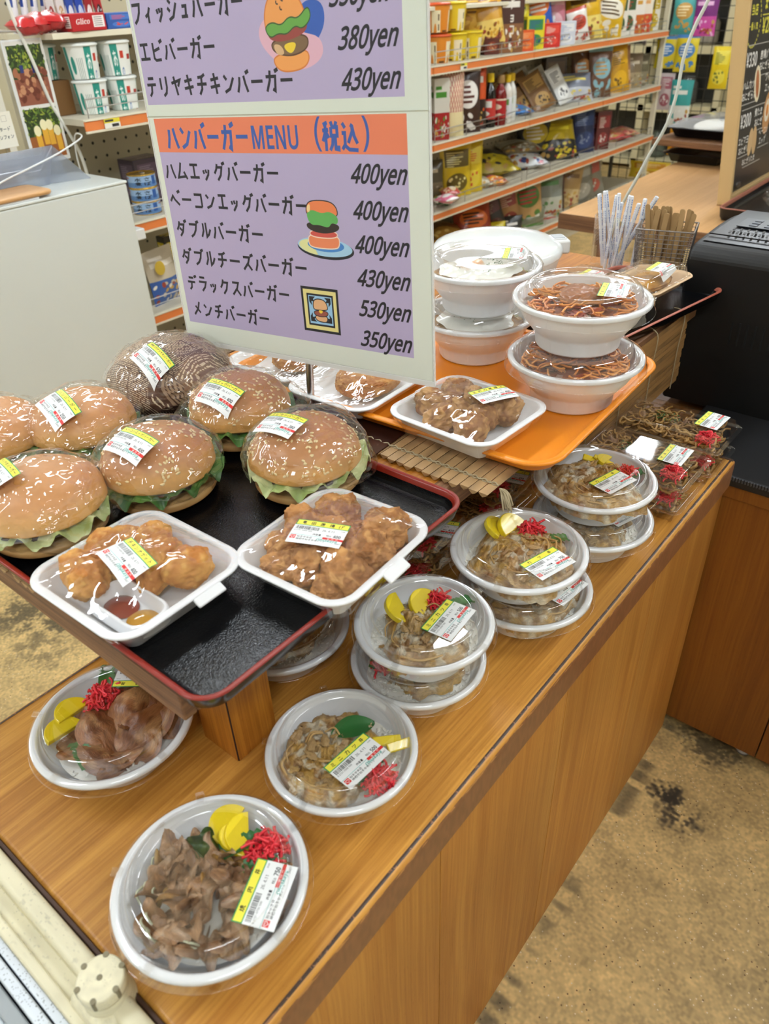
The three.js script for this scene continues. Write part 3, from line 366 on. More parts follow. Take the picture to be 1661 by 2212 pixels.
// ---------- food pieces ----------
const T_grain = dataTex(256, 256, (u, v, o) => { const n = 0.4 * tnoise(u, v, 24, 24, 1) + 0.35 * tnoise(u, v, 64, 64, 2) + 0.25 * tnoise(u, v, 128, 128, 3); o[0] = o[1] = o[2] = 232 + 95 * (n - 0.5); }), T_fibre = dataTex(256, 256, (u, v, o) => { const n = 0.45 * tnoise(u, v, 10, 60, 1) + 0.35 * tnoise(u, v, 24, 128, 2) + 0.3 * tnoise(u, v, 40, 40, 3); o[0] = o[1] = o[2] = 228 + 110 * (n - 0.5); });
const withGrain = (m, t, k, b) => { const c = t.clone(); c.repeat.set(k, k); m.map = c; m.bumpMap = c; m.bumpScale = b; return m; };
const MV = (rough = 0.5, o = {}) => phy(0xffffff, rough, { vertexColors: true, ...o });
const M_food = MV(0.45), M_sauced = withGrain(MV(0.36, { clearcoat: 0.25, clearcoatRoughness: 0.3 }), T_fibre, 1.4, 0.0006), M_fry = MV(0.6), M_egg = withGrain(MV(0.36), T_grain, 3, 0.0005), M_bun = MV(0.42);
const M_rice = phy(0xf4f1e6, 0.4, {}), M_pickle = phy(new THREE.Color(0.86, 0.66, 0.015), 0.3, { clearcoat: 0.3 }), M_ginger = phy(new THREE.Color(0.78, 0.035, 0.05), 0.3, {}), M_leaf = phy(new THREE.Color(0.035, 0.17, 0.04), 0.35, {}), M_cabbage = phy(0xdfe3c4, 0.4, { transmission: 0.15, thickness: 0 });
const grainG = moved(new THREE.SphereGeometry(1, 6, 5), 0, 0, 0, 0, 0, 0, [0.0029, 0.0013, 0.0013]);
function riceBed(parent, R, y, nseed, count = 420, r0 = 0.3) {
  seed(nseed); part('rice', surf(40, 10, (u, v) => { const r = v * R, a = u * 2 * PI; return [r * cos(a), y + 0.002 * noise3(r * cos(a) * 120, nseed, r * sin(a) * 120) - 0.004 * v * v, -r * sin(a)]; }, true), M_rice, parent);
  const im = new THREE.InstancedMesh(grainG, M_rice, count); im.name = 'rice_grains'; im.castShadow = im.receiveShadow = true; const m = new THREE.Matrix4();
  for (let k = 0; k < count; k++) { const r = R * Math.sqrt(rr(r0 * r0, 0.97)), a = rr(0, 6.283); m.compose(V3(r * cos(a), y + rr(-0.001, 0.0035) - 0.004 * (r / R) ** 2, r * sin(a)), new THREE.Quaternion().setFromEuler(new THREE.Euler(rr(-0.5, 0.5), rr(0, 6.3), rr(-0.6, 0.6))), V3(1, 1, 1)); im.setMatrixAt(k, m); }
  im.userData.kind = 'stuff'; parent.add(im);
}
// pork simmered in egg: a lumpy mound with curds
const C_br = lin(0xa87c48), C_tan = lin(0xd0ac76), C_yel = lin(0xd8aa52), C_wh = lin(0xeae0c6), C_dk = lin(0x8a6238);
function katsuMound(R, H, nseed, sq = 0.8, cut = null) {
  const g = surf(110, 40, (u, v) => {
    const a = u * 2 * PI, edge = 1 + 0.16 * noise3(cos(a) * 2.2 + nseed, sin(a) * 2.2, 3) + 0.08 * noise3(cos(a) * 7 + nseed, sin(a) * 7, 9), r = v * R * edge; let x = r * cos(a), z = -r * sin(a) * sq;
    const slab = (abs(((x * 0.8 + z * 0.6) / 0.021 + 50.5) % 1 - 0.5) > 0.43 ? -0.0035 : 0) * (1 - v);
    let y = H * Math.pow(max(0, 1 - v * v * v), 0.55) + slab + 0.0052 * fbm(x * 75 + nseed, nseed, z * 75, 3) + 0.0038 * (ridge(x * 190, nseed, z * 190) - 0.6) + 0.0016 * noise3(x * 520, 4, z * 520);
    return [x, y, z];
  }, true);
  return colored(g, (x, y, z, o) => { const n = fbm(x * 60 + nseed * 3, 5, z * 60, 3), m = noise3(x * 160 + nseed, 2, z * 160), q = fbm(x * 95, nseed, z * 95, 2); lerp3(C_tan, C_br, smooth(-0.25, 0.4, m), o); if (n > 0.1) lerp3([...o], C_yel, smooth(0.1, 0.3, n) * 0.75, o); if (q > 0.18) lerp3([...o], C_wh, smooth(0.18, 0.34, q) * 0.85, o); if (n < -0.3) lerp3([...o], C_dk, smooth(-0.3, -0.55, n) * 0.6, o); });
}
const curdVars = [1, 2, 3, 4].map((k) => { const g = displaced(6, (x, y, z) => { const r = 1 + 0.75 * fbm(x * 2.2 + k * 7, y * 2.2, z * 2.2, 3) + 0.25 * noise3(x * 6, y * 6, z * 6 + k); return [x * r * 1.2, y * r * 0.3, z * r * 0.7]; }); const c = [C_yel, C_tan, C_wh, C_br][k - 1]; return colored(g, (x, y, z, o) => lerp3(c, C_tan, clamp(0.5 + 0.6 * noise3(x * 4, y * 4, z * 4)), o)); });
function curds(parent, n, cx, cz, R, y, H, nseed, sq = 0.8) { seed(nseed); for (let k = 0; k < n; k++) { const a = rr(0, 6.28), r = R * Math.sqrt(rnd()); const s = rr(0.003, 0.008); const m = part('egg_curd', pick(curdVars), M_egg, parent); at(m, cx + r * cos(a), y + H * Math.pow(max(0, 1 - (r / R) ** 3), 0.55) + rr(-0.002, 0.002), cz + r * sin(a) * sq, rr(-0.5, 0.5), rr(0, 6), rr(-0.5, 0.5)); m.scale.setScalar(s); } }
function pickleGeo(r, th, cut = 0) { const s = new THREE.Shape(); s.absarc(0, 0, r, 0, PI, false); s.lineTo(-r, 0); const g = new THREE.ExtrudeGeometry(s, { depth: th, bevelEnabled: true, bevelThickness: 0.0009, bevelSize: 0.0009, bevelSegments: 2, curveSegments: 18 }); g.translate(0, -r * 0.3, -th / 2); return g; }
const pickleG = pickleGeo(0.019, 0.0045), stripG = box(0.011, 0.004, 0.032, 0.0015, 2);
function pickle(parent, x, y, z, rx, ry, rz, s = 1, g = pickleG) { const m = part('pickled_radish', g, M_pickle, parent, 'yellow pickled radish slice'); at(m, x, y, z, g === stripG ? rx : clamp(rx * 1.55, -1.35, 1.35), g === stripG ? ry : ry * 0.35, rz); m.scale.setScalar(s); return m; }
function gingerHeap(nseed, R = 0.017, n = 75, H = 0.014) {
  seed(nseed); const list = []; for (let k = 0; k < n; k++) { const a = rr(0, 6.28), r = R * Math.sqrt(rnd()) * 0.8, b = rr(0, 6.28), L = rr(0.004, 0.0095), h = H * (1 - (r / R) ** 2) * rr(0.3, 1); const c = V3(r * cos(a), h, r * sin(a)); const d = V3(cos(b) * L, rr(-0.004, 0.005), sin(b) * L); const w = V3(rr(-0.003, 0.003), rr(0, 0.004), rr(-0.003, 0.003)); const e = V3(rr(-0.006, 0.006), rr(-0.002, 0.005), rr(-0.006, 0.006)); const g = tube([c.clone().sub(d), c.clone().addScaledVector(d, -0.35).add(w), c.clone().addScaledVector(d, 0.35).add(e), c.clone().addScaledVector(d, 0.75).add(e)], 0.0014, 10, 4); list.push(g); } return merge(list);
}
const gingerVars = [gingerHeap(3), gingerHeap(4, 0.019, 90), gingerHeap(5, 0.015, 60, 0.011)];
const ginger = (parent, x, y, z, k = 0, s = 1) => { const m = part('red_ginger', gingerVars[k], M_ginger, parent, 'heap of shredded red pickled ginger'); at(m, x, y, z, 0, k * 2, 0); m.scale.setScalar(s); return m; };
function leafGeo(L, W, teeth = true) { return surf(24, 6, (u, v) => { const t = u, w = W * (teeth ? 1 - 0.35 * abs(((t * 6) % 1) - 0.5) * 2 * (t > 0.5 ? 1 : 0) : sin(PI * min(1, t * 0.97 + 0.02)) ** 0.7); return [t * L, 0.004 * sin(t * 3) + 0.0015 * cos(v * 6), (v - 0.5) * w]; }); }
const leafA = leafGeo(0.042, 0.02), leafB = leafGeo(0.05, 0.03, false);
const leaf = (parent, g, x, y, z, rx, ry, rz) => at(part('garnish_leaf', g, new THREE.MeshPhysicalMaterial({ ...{}, color: M_leaf.color, roughness: 0.35, side: THREE.DoubleSide }), parent, 'green plastic garnish leaf'), x, y, z, rx, ry, rz);
// thin slice of cooked meat: bent sheet with real thickness
function sliceGeo(nseed, L, W, th, bend, wrinkle, colA, colB, colC) {
  const n = 16, top = [], nrm = []; const f = (u, v) => { const a = Math.atan2(v - 0.5, u - 0.5); let x = (u - 0.5), z = (v - 0.5); const m = max(abs(x), abs(z)) * 2, r = Math.hypot(x, z) || 1e-6; const k = m / (2 * r) * (1 + 0.22 * noise3(cos(a) * 1.6 + nseed, sin(a) * 1.6, nseed)) * (0.85 + 0.15 * cos(4 * a)); x *= k * L * 2; z *= k * W * 2; return [x, bend * 0.01 * sin(x / L * 4 + nseed) + bend * 0.008 * cos(z / W * 3.4 + nseed * 2) + wrinkle * fbm(x * 130 + nseed, 1, z * 130, 3), z]; };
  const g1 = surf(n, n, (u, v) => f(u, 1 - v)), g2 = surf(n, n, (u, v) => { const p = f(u, v); p[1] -= th * (1 - Math.pow(2 * max(abs(u - 0.5), abs(v - 0.5)), 6)); return p; });
  const g = merge([g1, g2]); return colored(g, (x, y, z, o) => { const a = fbm(x * 70 + nseed, 2, z * 70, 3), b = noise3(x * 260, nseed, z * 260); lerp3(colA, colB, smooth(-0.3, 0.4, a + 0.2 * b), o); const c = noise3(x * 45 + nseed * 5, 7, z * 140); if (c > 0.35) lerp3([...o], colC, smooth(0.35, 0.6, c) * 0.7, o); });
}
const porkVars = []; for (let k = 0; k < 8; k++) porkVars.push(sliceGeo(k * 3.7 + 1, 0.03 + 0.003 * (k % 4), 0.021 + 0.002 * (k % 3), 0.004, 0.75 + 0.15 * (k % 3), 0.0032, lin(0xb68c64), lin(0x8c6442), lin(0xd2b494)));
const onionVars = [0, 1, 2].map((k) => sliceGeo(k * 5 + 40, 0.032, 0.009, 0.002, 0.8, 0.0006, lin(0xa8792f), lin(0x8a5c20), lin(0xc9a25a)));
const gpVars = [0, 1, 2, 3].map((k) => sliceGeo(k * 6.1 + 70, 0.06, 0.034, 0.006, 0.7, 0.0034, lin(0xa86e42), lin(0x7c4826), lin(0xc49460)));

// ---------- one donburi bowl with lid ----------
function donburi(name, label, cat, pos, turn, o) {
  const t = thing(name, label, cat, pos, turn, o.group), mini = o.mini, k = mini ? 0.917 : 1;
  part('bowl', o.big ? bigBowlG : mini ? bowlMiniG : bowlG, M_bowl, t, 'white plastic bowl'); if (o.fill) { const n0 = t.children.length; o.fill(t, k); if (!o.big) for (const c of t.children.slice(n0)) c.position.y += 0.0075; }
  const l = part('lid', o.big ? bigLidG : mini ? lidMiniG : lidG, M_lid, t, 'clear domed plastic lid'); for (const g of o.big ? bigLidTabG : mini ? lidTabMiniG : lidTabG) part('tab', g, M_lid, l);
  if (o.text) { const [lx, lz, la] = o.at; const c = cos(-turn), s = sin(-turn); const dx = lx - pos[0], dz = lz - pos[2]; const X = dx * c + dz * s, Z = -dx * s + dz * c; part('price_label', labelGeo(X, Z, la - turn, () => (o.big ? 0.0815 : 0.0594), 0.0006), labelMat(o.text, o.price), t, 'white and yellow price label'); }
  return t;
}
const H0 = 0, H1 = 0.0592;
const fillYaki = (t) => {
  riceBed(t, 0.064, 0.018, 12, 60);
  seed(21); for (let k = 0; k < 78; k++) { const a = rr(0, 6.28), r = 0.062 * Math.sqrt(rnd()); let x = r * cos(a), z = r * sin(a); if (x > 0.012 && z < 0.028 && r > 0.03) { x *= 0.4; z += 0.01; } const lvl = 0.027 + 0.014 * (1 - (r / 0.062) ** 2) + rr(-0.003, 0.006); const m = part(k % 6 === 5 ? 'onion_slice' : 'pork_slice', k % 6 === 5 ? pick(onionVars) : pick(porkVars), M_sauced, t); at(m, x, lvl, z, rr(-0.55, 0.55), rr(0, 6.28), rr(-0.55, 0.55)); m.scale.setScalar(rr(0.5, 0.78)); }
  // green pepper, pickles and ginger at the far side
  at(part('green_pepper', sliceGeo(91, 0.014, 0.015, 0.002, 0.5, 0.0008, lin(0x3f5a22), lin(0x2b3f16), lin(0x5a6a30)), M_sauced, t, 'cooked piece of green pepper'), 0.018, 0.051, -0.028, 0.4, 0.6, 0.15);
  pickle(t, 0.0465, 0.043, -0.032, -0.85, 0.5, 0.25, 1.12); pickle(t, 0.0365, 0.046, -0.016, -0.7, 0.85, 0.95, 0.7); pickle(t, 0.046, 0.045, -0.009, -0.8, 0.2, 0.85, 1.1); ginger(t, 0.052, 0.036, 0.021, 1, 1.18);
  leaf(t, leafA, 0.022, 0.043, -0.012, 0, -0.5, 0); leaf(t, leafA, 0.028, 0.042, 0.012, 0.1, -1.0, 0.05);
  seed(8); const cab = []; for (let k = 0; k < 18; k++) { const a = rr(2.2, 4.4), r = rr(0.052, 0.068); cab.push(tube([[r * cos(a), 0.027, r * sin(a)], [r * cos(a + 0.1) * 1.04, 0.034 + rr(0, 0.004), r * sin(a + 0.1) * 1.04], [r * cos(a + 0.25), 0.029, r * sin(a + 0.25)]], 0.0012, 8, 4)); } part('shredded_cabbage', merge(cab), M_cabbage, t);
};
const fillGingerPork = (t) => {
  riceBed(t, 0.066, 0.02, 14, 120);
  const S = [[0.024, 0.036, 0.018, 0.12, 0.5, 0.1, 0, 1.05], [-0.012, 0.0375, 0.002, -0.1, 1.25, 0.08, 1, 0.95], [0.004, 0.033, 0.038, 0.2, 0.2, 0.1, 2, 0.9], [-0.03, 0.033, 0.024, 0.1, 2.2, -0.12, 3, 0.85], [0.03, 0.035, -0.012, -0.2, 0.9, 0, 2, 0.8], [-0.012, 0.032, -0.028, -0.12, 0.1, 0.1, 1, 0.75], [0.045, 0.031, 0.03, 0.1, 1.2, 0.15, 3, 0.7]];
  for (const [x, y, z, rx, ry, rz, v, s] of S) { const m = part('pork_slice', gpVars[v], M_sauced, t, 'glazed slice of ginger pork'); at(m, x, y, z, rx, ry, rz); m.scale.setScalar(s); }
  pickle(t, -0.022, 0.041, -0.051, -1.0, 0.55, 0.1, 1.1); pickle(t, -0.044, 0.04, -0.035, -1.0, 0.65, 0.05, 1.1); ginger(t, 0.012, 0.037, -0.038, 0, 1.15); leaf(t, leafA, 0.022, 0.036, -0.046, 0, 0.9, 0.1); leaf(t, leafA, -0.05, 0.034, 0.03, 0, 1.4, 0.05);
};
function fillKatsu(nseed, spec) {
  return (t, k) => {
    riceBed(t, 0.07 * k, 0.021, nseed, 420, 0.45);
    const m = part('egg_pork_cutlet', katsuMound(spec.R * k, spec.H, nseed, spec.sq), M_egg, t, 'pork cutlet simmered in egg'); at(m, spec.x * k, 0.0215, spec.z * k, 0, spec.ry || 0, 0);
    curds(t, 34, spec.x * k, spec.z * k, spec.R * k * 0.95, 0.023, spec.H, nseed + 3, spec.sq);
    seed(nseed + 50); const st = []; for (let q = 0; q < 9; q++) { const a = rr(0, 6.28), r = spec.R * k * rr(0.3, 0.95), b = a + rr(0.4, 1.1); const P = (an, rd, up) => [spec.x * k + rd * cos(an), 0.0235 + spec.H * Math.pow(max(0, 1 - (rd / (spec.R * k)) ** 3), 0.55) + up, spec.z * k + rd * sin(an) * spec.sq]; st.push(tube([P(a, r, -0.001), P((a + b) / 2, r * 1.04, 0.003), P(b, r * rr(0.85, 1), -0.001)], rr(0.0009, 0.0017), 10, 5)); } part('onion_strands', merge(st), phy(0xc9a468, 0.35, {}), t).userData.kind = 'stuff';
    for (const p of spec.pickles || []) pickle(t, ...p); for (const s of spec.strips || []) pickle(t, ...s, 1, stripG);
    for (const g of spec.ginger || []) ginger(t, ...g); for (const l of spec.leaves || []) leaf(t, ...l);
  };
}
donburi('pork_bowl', 'lidded bowl of stewed sliced pork with yellow pickles, closest to the freezer', 'food bowl', [-1.1045, 0, -0.1145], 0, { fill: fillYaki, text: '焼肉丼', price: 750, at: [-1.086, -0.059, 0.42] });
donburi('ginger_pork_bowl', 'lidded bowl of glazed ginger pork slices under the corner of the raised board', 'food bowl', [-1.0497, 0, -0.35], 0, { fill: fillGingerPork, text: '姜焼丼', price: 750, at: [-0.992, -0.372, 2.25] });
donburi('cutlet_bowl', 'single small bowl of egg pork cutlet with green leaf beside the board leg', 'food bowl', [-0.919, 0, -0.118], 0, { mini: true, text: 'ミニカツ丼', price: 500, at: [-0.928, -0.087, -0.06], fill: fillKatsu(31, { R: 0.07, H: 0.022, sq: 0.82, x: -0.012, z: -0.012, ry: 0.6, strips: [[0.036, 0.041, 0.034, 0.25, 0.9, 0.1], [0.043, 0.037, 0.047, 0.35, 1.1, 0.15]], ginger: [[-0.006, 0.034, 0.058, 0, 1.05]], leaves: [[leafB, 0.004, 0.043, -0.018, 0, -0.55, -0.05], [leafA, -0.02, 0.036, 0.052, 0, 0.4, 0]] }) });
donburi('cutlet_bowl', 'lower bowl in the stack of two small egg cutlet bowls', 'food bowl', [-0.7606, H0, -0.1335], 0, { mini: true, text: 'ミニカツ丼', price: 500, at: [-0.74, -0.12, 0.5], fill: fillKatsu(32, { R: 0.06, H: 0.019, sq: 0.85, x: 0.01, z: 0.006, strips: [[-0.028, 0.038, -0.006, 0.3, 0.6, 0.2], [-0.014, 0.036, 0.012, 0.2, 0.8, -0.1]], ginger: [[-0.036, 0.033, -0.026, 2, 1]], leaves: [[leafA, -0.045, 0.036, -0.03, 0, 0.3, 0.2], [leafA, -0.03, 0.034, 0.01, 0, -0.4, 0]] }) });
donburi('cutlet_bowl', 'upper small egg cutlet bowl with two yellow half-moon pickles', 'food bowl', [-0.7575, H1, -0.1265], 0, { mini: true, text: 'ミニカツ丼', price: 500, at: [-0.748, -0.098, 0.09], fill: fillKatsu(33, { R: 0.069, H: 0.022, sq: 0.8, x: -0.006, z: 0.008, ry: 0.5, pickles: [[-0.004, 0.043, -0.036, -0.75, 0.55, 1.15, 1.15], [0.022, 0.043, -0.02, -0.7, 0.2, 0.35, 1.15]], ginger: [[0.038, 0.036, -0.008, 0, 0.95]], leaves: [[leafA, 0.03, 0.036, 0.008, 0, -0.3, 0]] }) });
donburi('cutlet_bowl', 'lower bowl in the nearer stack of large egg cutlet bowls', 'food bowl', [-0.566, H0, -0.099], 0, { text: 'カツ丼', price: 750, at: [-0.555, -0.048, -0.1], fill: fillKatsu(34, { R: 0.073, H: 0.022, sq: 0.85, x: 0, z: 0.008, ginger: [[0.05, 0.034, 0.02, 2, 0.8]] }) });
donburi('cutlet_bowl', 'upper large egg cutlet bowl with rounded yellow pickle and ginger in the nearer stack', 'food bowl', [-0.5713, H1, -0.1095], 0, { text: 'カツ丼', price: 750, at: [-0.589, -0.058, -0.26], fill: fillKatsu(35, { R: 0.076, H: 0.024, sq: 0.86, x: -0.008, z: 0.012, ry: 0.3, pickles: [[0.022, 0.042, -0.05, -0.7, 0.9, 0.3, 1.2], [0.036, 0.043, -0.034, -0.65, 0.3, -0.1, 1.3]], ginger: [[0.042, 0.037, -0.006, 0, 1.1]], leaves: [[leafA, 0.03, 0.036, 0.014, 0, -0.6, 0]] }) });
donburi('cutlet_bowl', 'lower bowl in the farther stack of large egg cutlet bowls', 'food bowl', [-0.364, H0, -0.1], 0, { text: 'カツ丼', price: 750, at: [-0.35, -0.06, -0.3], fill: fillKatsu(36, { R: 0.064, H: 0.018, sq: 0.85, x: 0, z: 0.006, ginger: [[0.046, 0.034, 0.024, 2, 0.8]] }) });
donburi('cutlet_bowl', 'upper large egg cutlet bowl with browned crust in the farther stack', 'food bowl', [-0.3545, H1, -0.108], 0, { text: 'カツ丼', price: 750, at: [-0.365, -0.076, -0.24], fill: fillKatsu(37, { R: 0.076, H: 0.024, sq: 0.86, x: -0.008, z: 0.004, ry: 1.1, strips: [[0.045, 0.042, -0.026, 0.3, 0.4, 0.2], [0.053, 0.042, -0.012, 0.3, 0.2, -0.2]], pickles: [[0.056, 0.042, -0.012, -0.9, 0.4, 0, 0.85]], ginger: [[0.046, 0.036, 0.03, 2, 0.95]], leaves: [[leafA, 0.03, 0.036, 0.034, 0, -0.4, 0]] }) });
donburi('cutlet_bowl', 'white lidded bowl half hidden beneath the black burger tray', 'food bowl', [-0.822, 0, -0.312], 0, { fill: fillKatsu(38, { R: 0.06, H: 0.016, sq: 0.85, x: 0, z: 0 }) });

// ---------- foam trays with wrapped fried food ----------
const M_foam = phy(0xf0f1f3, 0.42, {});
const foamProfile = (H) => [['c', 0.001], [-0.034, 0.001], [-0.028, 0], [-0.022, 0.004], [-0.011, H * 0.72], [-0.006, H - 0.004], [-0.001, H - 0.0035], [0.0006, H - 0.0015], [0, H], [-0.002, H + 0.0008], [-0.0075, H + 0.0006], [-0.0095, H - 0.0012], [-0.0145, H * 0.62], [-0.0265, 0.0068], [-0.033, 0.0055]];
function filmSheet(w, d, r, H, bulge, nseed, k = 1) {
  return surf(128, 34, (u, v) => {
    const t = v / 0.78, uu = u >= 1 ? 0 : u; let x, z, y;
    if (t <= 1) { const p = rrPoint(w, d, r, uu); x = p[0] * t; z = p[1] * t; y = H + 0.0012 + bulge(x, z) * (1 - t ** 4) + k * (1 - t ** 6) * (0.0016 * (ridge(x * 38 + nseed, nseed, z * 38) - 0.5) + 0.0012 * (ridge(x * 26 + z * 70, nseed, z * 20 - x * 50) - 0.6)) + 0.0005 * noise3(x * 300, 1, z * 300) * k; }
    else { const q = (t - 1) / 0.282, p = rrPoint(w - 0.03 * q + 0.0022, d - 0.03 * q + 0.0022, max(0.004, r - 0.012 * q), uu); x = p[0]; z = p[1]; y = H + 0.001 - q * (H - 0.004); const c = 0.0011 * k * noise3(x * 130 + nseed, y * 90, z * 130); x += c; z += c; }
    return [x, y, z];
  }, true);
}
function foamTray(name, label, cat, pos, turn, w, d, o) {
  const H = o.H || 0.036, r = 0.034, t = thing(name, label, cat, pos, turn, o.group);
  part('foam_tray', rrLoft(w, d, r, foamProfile(H), true, 96), M_foam, t, 'white foam tray'); if (o.tab) { const [x, z, a] = o.tab; const tb = part('tab', box(0.036, 0.004, 0.016, 0.002, 2), M_foam, t); at(tb, x, H - 0.004, z, 0, a, 0); tb.rotation.order = 'YXZ'; tb.rotation.x = 0.5; }
  o.fill(t); part('cling_film', filmSheet(w, d, r, H, o.bulge, o.seed), M_film, t, 'clear stretched film');
  if (o.text) { const [lx, lz, la, slope] = o.at; const c = cos(-turn), s = sin(-turn), dx = lx - pos[0], dz = lz - pos[2], X = dx * c + dz * s, Z = -dx * s + dz * c; part('price_label', labelGeo(X, Z, la - turn, (x, z) => H + 0.0024 + o.bulge(x, z) + (slope || 0), 0.0006), labelMat(o.text, o.price), t, 'white and yellow price label'); }
  return t;
}
const fryColor = (a, b, c, f) => (x, y, z, o) => { const n = fbm(x * f, y * f, z * f, 3), m = noise3(x * f * 3.1, y * f * 3.1 + 5, z * f * 3.1); lerp3(a, b, smooth(-0.35, 0.4, n), o); if (m > 0.3) lerp3([...o], c, smooth(0.3, 0.7, m) * 0.5, o); };
const nuggetVars = [0, 1, 2, 3].map((k) => colored(displaced(20, (x, y, z) => { const r = 1 + 0.22 * fbm(x * 1.6 + k * 9, y * 1.6, z * 1.6, 2) + 0.05 * noise3(x * 7 + k, y * 7, z * 7) + 0.022 * noise3(x * 22, y * 22, z * 22 + k); return [0.026 * x * r, 0.0185 * y * r, 0.0195 * z * r]; }), fryColor(lin(0xd49a4c), lin(0xb4702a), lin(0xe0b264), 55)));
const karaVars = [0, 1, 2, 3, 4].map((k) => colored(displaced(26, (x, y, z) => { const r = 1 + 0.34 * fbm(x * 1.7 + k * 11, y * 1.7, z * 1.7, 2) + 0.16 * (ridge(x * 4 + k, y * 4, z * 4) - 0.6) + 0.085 * (ridge(x * 9, y * 9 + k, z * 9) - 0.6) + 0.03 * noise3(x * 24, y * 24, z * 24); return [0.028 * x * r, 0.019 * y * r, 0.0235 * z * r]; }), fryColor(lin(0xc48a4c), lin(0x96602e), lin(0xdaa868), 60)));
function heap(t, vars, list, name, mat = M_fry) { list.forEach(([x, z, y, s, a], k) => { const m = part(name, vars[k % vars.length], mat, t); at(m, x * 0.88, y + 0.004, z * 0.88, 0.3 * sin(k * 2.1), a, 0.3 * cos(k * 1.7)); m.scale.setScalar(s); }); }
const TF = 0.1922;  // height of the black tray's floor
const bump = (list, w = 0.03) => (x, z) => { let h = 0; for (const [a, b, c] of list) { const q = Math.hypot(x - a, z - b) / w; h = max(h, c * max(0, 1 - q * q)); } return h; };
{
  const list = [[0.005, -0.072, 0.03, 0.95, 0.4], [-0.04, -0.056, 0.028, 1.05, 1.4], [-0.045, -0.03, 0.029, 1.1, 0.9], [0.035, -0.06, 0.028, 0.85, 2.2], [0.046, -0.03, 0.03, 1.02, 0.2], [0.04, 0.004, 0.029, 1.1, 1.0], [0.038, 0.048, 0.03, 1.12, 2.6], [0.008, 0.022, 0.024, 0.85, 0.3], [-0.005, -0.03, 0.026, 0.95, 1.9]];
  const b = bump(list.map(([x, z]) => [x, z, 0.015]), 0.03);
  foamTray('nugget_tray', 'white foam tray of chicken nuggets with ketchup and mustard under film', 'food tray', [-0.978, TF, -0.340], 0.02, 0.168, 0.178, { seed: 3, tab: [0.02, 0.091, 0], bulge: (x, z) => 0.021 * (1 - (x / 0.084) ** 4) * (1 - (z / 0.089) ** 4) - 0.012 * smooth(0.0, 0.05, z) * smooth(0.0, -0.05, x), text: 'チキンナゲット', price: 400, at: [-0.990, -0.330, -1.75, 0.0015], fill: (t) => {
    heap(t, nuggetVars, list, 'chicken_nugget');
    const cup = part('sauce_divider', rrLoft(0.042, 0.08, 0.014, [[0.005, 0.012], [0.0035, 0.024], [0.001, 0.0265], [-0.001, 0.025], [-0.004, 0.011], [-0.008, 0.009]], true, 48), M_foam, t); at(cup, -0.034, 0.002, 0.03);
    const pool = (c, x, z, a, b2, n) => at(part('sauce', surf(36, 6, (u, v) => { const q = u * 6.2832; return [a * v * cos(q), 0.0035 * (1 - v * v), -b2 * v * sin(q)]; }, true), phy(c, 0.12, { clearcoat: 0.6 }), t, n), x, 0.0125, z);
    pool(new THREE.Color(0.24, 0.025, 0.012), -0.034, 0.013, 0.0165, 0.021, 'dark red ketchup'); pool(new THREE.Color(0.55, 0.27, 0.02), -0.034, 0.05, 0.0165, 0.019, 'yellow mustard');
  } });
}
